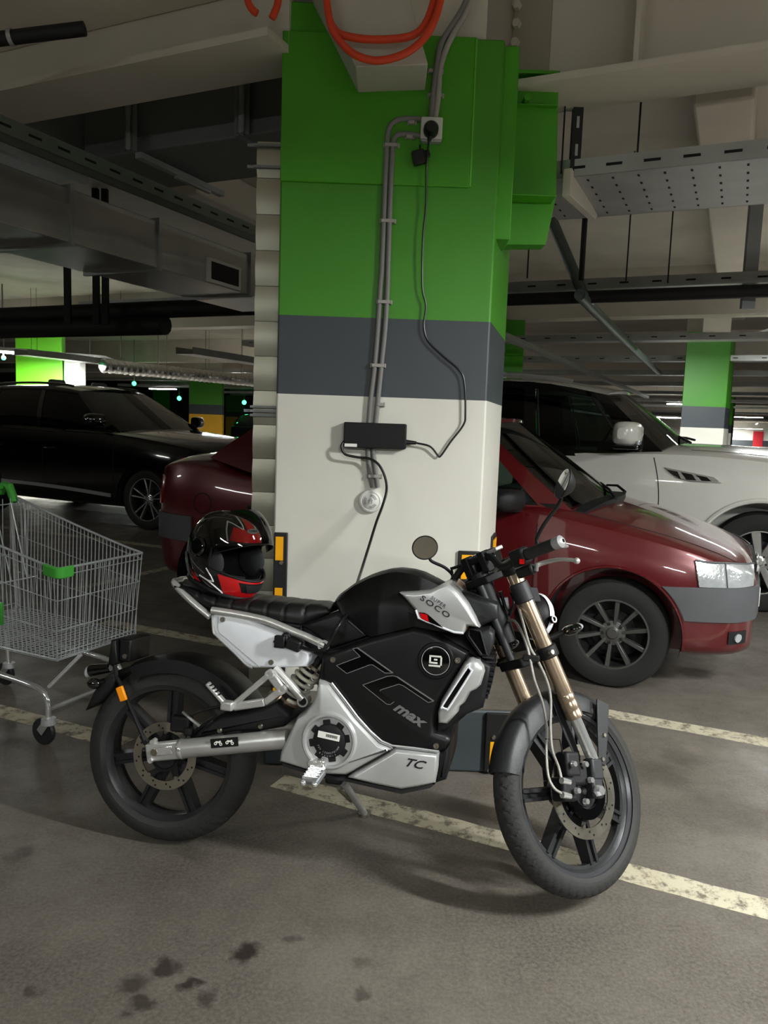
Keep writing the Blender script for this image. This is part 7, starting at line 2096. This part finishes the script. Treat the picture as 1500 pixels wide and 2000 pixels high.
# headlight: half round lamp ahead of the fork
Mh = FL_ @ Matrix.Translation((0.155, 0, 0.535)) @ Matrix.Rotation(PI / 2 - RAKE * 0.0 + R(26), 4, 'Y')
b = MB(); b.lathe([(0.0, -0.055), (0.04, -0.05), (0.068, -0.02), (0.074, 0.01), (0.072, 0.018)], Mh, 40); hd = b.build('headlight', M_['mblack'], bike)
b = MB(); b.lathe([(0.076, 0.0), (0.079, 0.012), (0.072, 0.024), (0.062, 0.022)], Mh, 40); part_label(b.build('headlight_ring', M_['white'], hd), 'white ring of the headlight')
b = MB(); b.lathe([(0.0, 0.026), (0.05, 0.022), (0.063, 0.016)], Mh, 36); b.build('headlight_lens', M_['lens'], hd)
b = MB(); b.lathe([(0.0, 0.003), (0.006, 0.003), (0.007, 0.008), (0.012, 0.008), (0.013, -0.004)], FL_ @ Matrix.Translation((0.145, -0.082, 0.51)) @ YM, 18); b.build('headlight_pivot', M_['gblack'], hd)
for s in (-1, 1):
    c_ = fv(0.125, s * 0.125, 0.465); i_ = fv(LO + 0.02, s * 0.08, 0.465)
    b = MB(); b.cyl(i_, c_, 0.009, seg=12); ind = b.build('front_indicator', M_['mblack'], bike)
    b = MB(); b.sphere((0, 0, 0), 1, FL_ @ Matrix.Translation((0.14, s * 0.145, 0.465)), 16, 10, (0.026, 0.04, 0.017)); b.build('indicator_housing', M_['gblack'], ind)
    b = MB(); b.sphere((0, 0, 0), 1, FL_ @ Matrix.Translation((0.147, s * 0.147, 0.465)), 16, 10, (0.024, 0.037, 0.015)); b.build('indicator_lens', M_['lens'], ind)
# front mudguard on the fork
fgm = FL_ @ Matrix.Rotation(RAKE, 4, 'Y')
b = MB(); rings = []; n = 36
for i in range(n + 1):
    t = i / n; a = R(170 - 110 * t); c, s = math.cos(a), math.sin(a); r = WR + 0.0
    hw = 0.049 * (1 - 0.25 * max(0, (t - 0.85) / 0.15)); lip = 0.045 + 0.02 * math.sin(PI * t)
    sec = [(r - lip, -hw), (r - 0.012, -hw + 0.002), (r + 0.004, -hw * 0.72), (r + 0.011, 0), (r + 0.004, hw * 0.72), (r - 0.012, hw - 0.002), (r - lip, hw), (r - lip, hw - 0.004), (r - 0.014, hw - 0.007), (r, hw * 0.7), (r + 0.007, 0), (r, -hw * 0.7), (r - 0.014, -hw + 0.007), (r - lip, -hw + 0.004)]
    rings.append([fgm @ Vector((q * c, y, q * s)) for q, y in sec])
b.loft(rings); fg_ = b.build('front_mudguard', M_['dgrey'], bike, angle=50)
for s in (-1, 1):
    b = MB(); pts = [(0.10, 0.285), (0.155, 0.27), (0.13, 0.16), (0.105, 0.075), (0.075, 0.085), (0.085, 0.17)]
    b.prism(pts, s * 0.056, s * 0.062, fgm); br_ = b.build('mudguard_stay', M_['dgrey'], fg_, bevel=0.002)
    for q in ((0.112, 0.17), (0.092, 0.095)):
        p = fgm @ Vector((q[0], s * 0.062, q[1])); MB().cyl(p, p + (fgm.to_3x3() @ Vector((0, s * 0.006, 0))), 0.008, 0.006, seg=12).build('stay_screw', M_['steel'], fg_)
    b = MB(); pts = [(-0.02, 0.30), (-0.11, 0.285), (-0.06, 0.16), (-0.02, 0.09), (0.0, 0.10), (-0.03, 0.18)]
    b.prism(pts, s * 0.054, s * 0.059, fgm); b.build('mudguard_stay', M_['dgrey'], fg_, bevel=0.002)
# front caliper and hoses
Fq = fgm
b = MB(); 
for c_, s_ in (((-0.085, -0.082, 0.075), (0.06, 0.05, 0.075)), ((-0.108, -0.078, 0.005), (0.06, 0.055, 0.07)), ((-0.06, -0.09, 0.045), (0.07, 0.03, 0.06))):
    b.box(c_, s_, Fq)
cal = b.build('front_caliper', M_['mblack'], bike, bevel=0.01, seg=3)
for c_ in ((-0.10, -0.115, 0.075), (-0.095, -0.115, 0.0), (-0.045, -0.11, 0.075), (-0.06, -0.112, -0.03), (-0.03, -0.112, 0.03)):
    p = Fq @ Vector(c_); MB().cyl(p, p + (Fq.to_3x3() @ Vector((0, -0.012, 0))), 0.010, 0.008, seg=10).build('caliper_bolt', M_['chrome'], cal)
b = MB(); b.lathe([(0.052, 0.064), (0.083, 0.064), (0.083, 0.068), (0.052, 0.068)], FL_ @ YM, 36, close=True); b.build('sensor_ring', M_['gblack'], bike)
def hose(name, pts, r=0.0042):
    q = spline([FL_ @ FP(3, u, v, yo) for u, v, yo in pts], 7)
    return MB().tube(q, r, 8).build(name, M_['greyhose'], bike)
h1 = hose('brake_hose', [(305, 480, -0.02), (345, 480, -0.06), (385, 540, -0.10), (415, 620, -0.125), (432, 690, -0.13), (455, 800, -0.13), (500, 930, -0.12), (520, 1050, -0.11), (520, 1200, -0.105), (530, 1320, -0.11), (560, 1385, -0.12), (600, 1415, -0.125)])
h2 = hose('brake_hose', [(360, 380, -0.06), (390, 480, -0.10), (430, 620, -0.13), (470, 690, -0.14), (520, 800, -0.14), (543, 900, -0.135), (542, 1060, -0.125), (552, 1180, -0.12), (585, 1270, -0.12), (600, 1330, -0.125)])
for h, (u, v, yo) in ((h1, (605, 1422, -0.125)), (h2, (602, 1345, -0.125))):
    p = FL_ @ FP(3, u, v, yo); q = FL_ @ FP(3, u + 45, v + 10, yo); MB().cyl(p, q, 0.010, 0.008, seg=12).build('banjo_fitting', M_['chrome'], h)
b = MB(); p = FL_ @ FP(3, 437, 682, -0.13); b.box(p, (0.05, 0.016, 0.02)); b.build('hose_clamp', M_['mblack'], bike, bevel=0.004)
b = MB(); b.tube([FL_ @ FP(3, 515, 1120, -0.11), FL_ @ FP(3, 592, 1122, -0.10), FL_ @ FP(3, 610, 1200, -0.095)], 0.0022, 6); b.build('cable_tie', M_['cable'], h1)
# wiring around the head
for pts in (((230, 300, 0.0), (260, 400, 0.02), (300, 520, 0.02), (330, 640, 0.0)), ((270, 320, -0.03), (300, 420, -0.02), (340, 560, -0.02)), ((330, 330, -0.05), (345, 380, -0.06), (320, 450, -0.03))):
    MB().tube(spline([FL_ @ FP(3, u, v, yo) for u, v, yo in pts], 6), 0.006, 8).build('wiring_loom', M_['cable'], bike)
# throttle side hoses over the bar
MB().tube(spline([FL_ @ FP(4, u, v, yo) for u, v, yo in ((860, 745, -0.2), (800, 765, -0.16), (730, 810, -0.12), (700, 850, -0.08))], 6), 0.005, 8).build('brake_line', M_['greyhose'], hb)
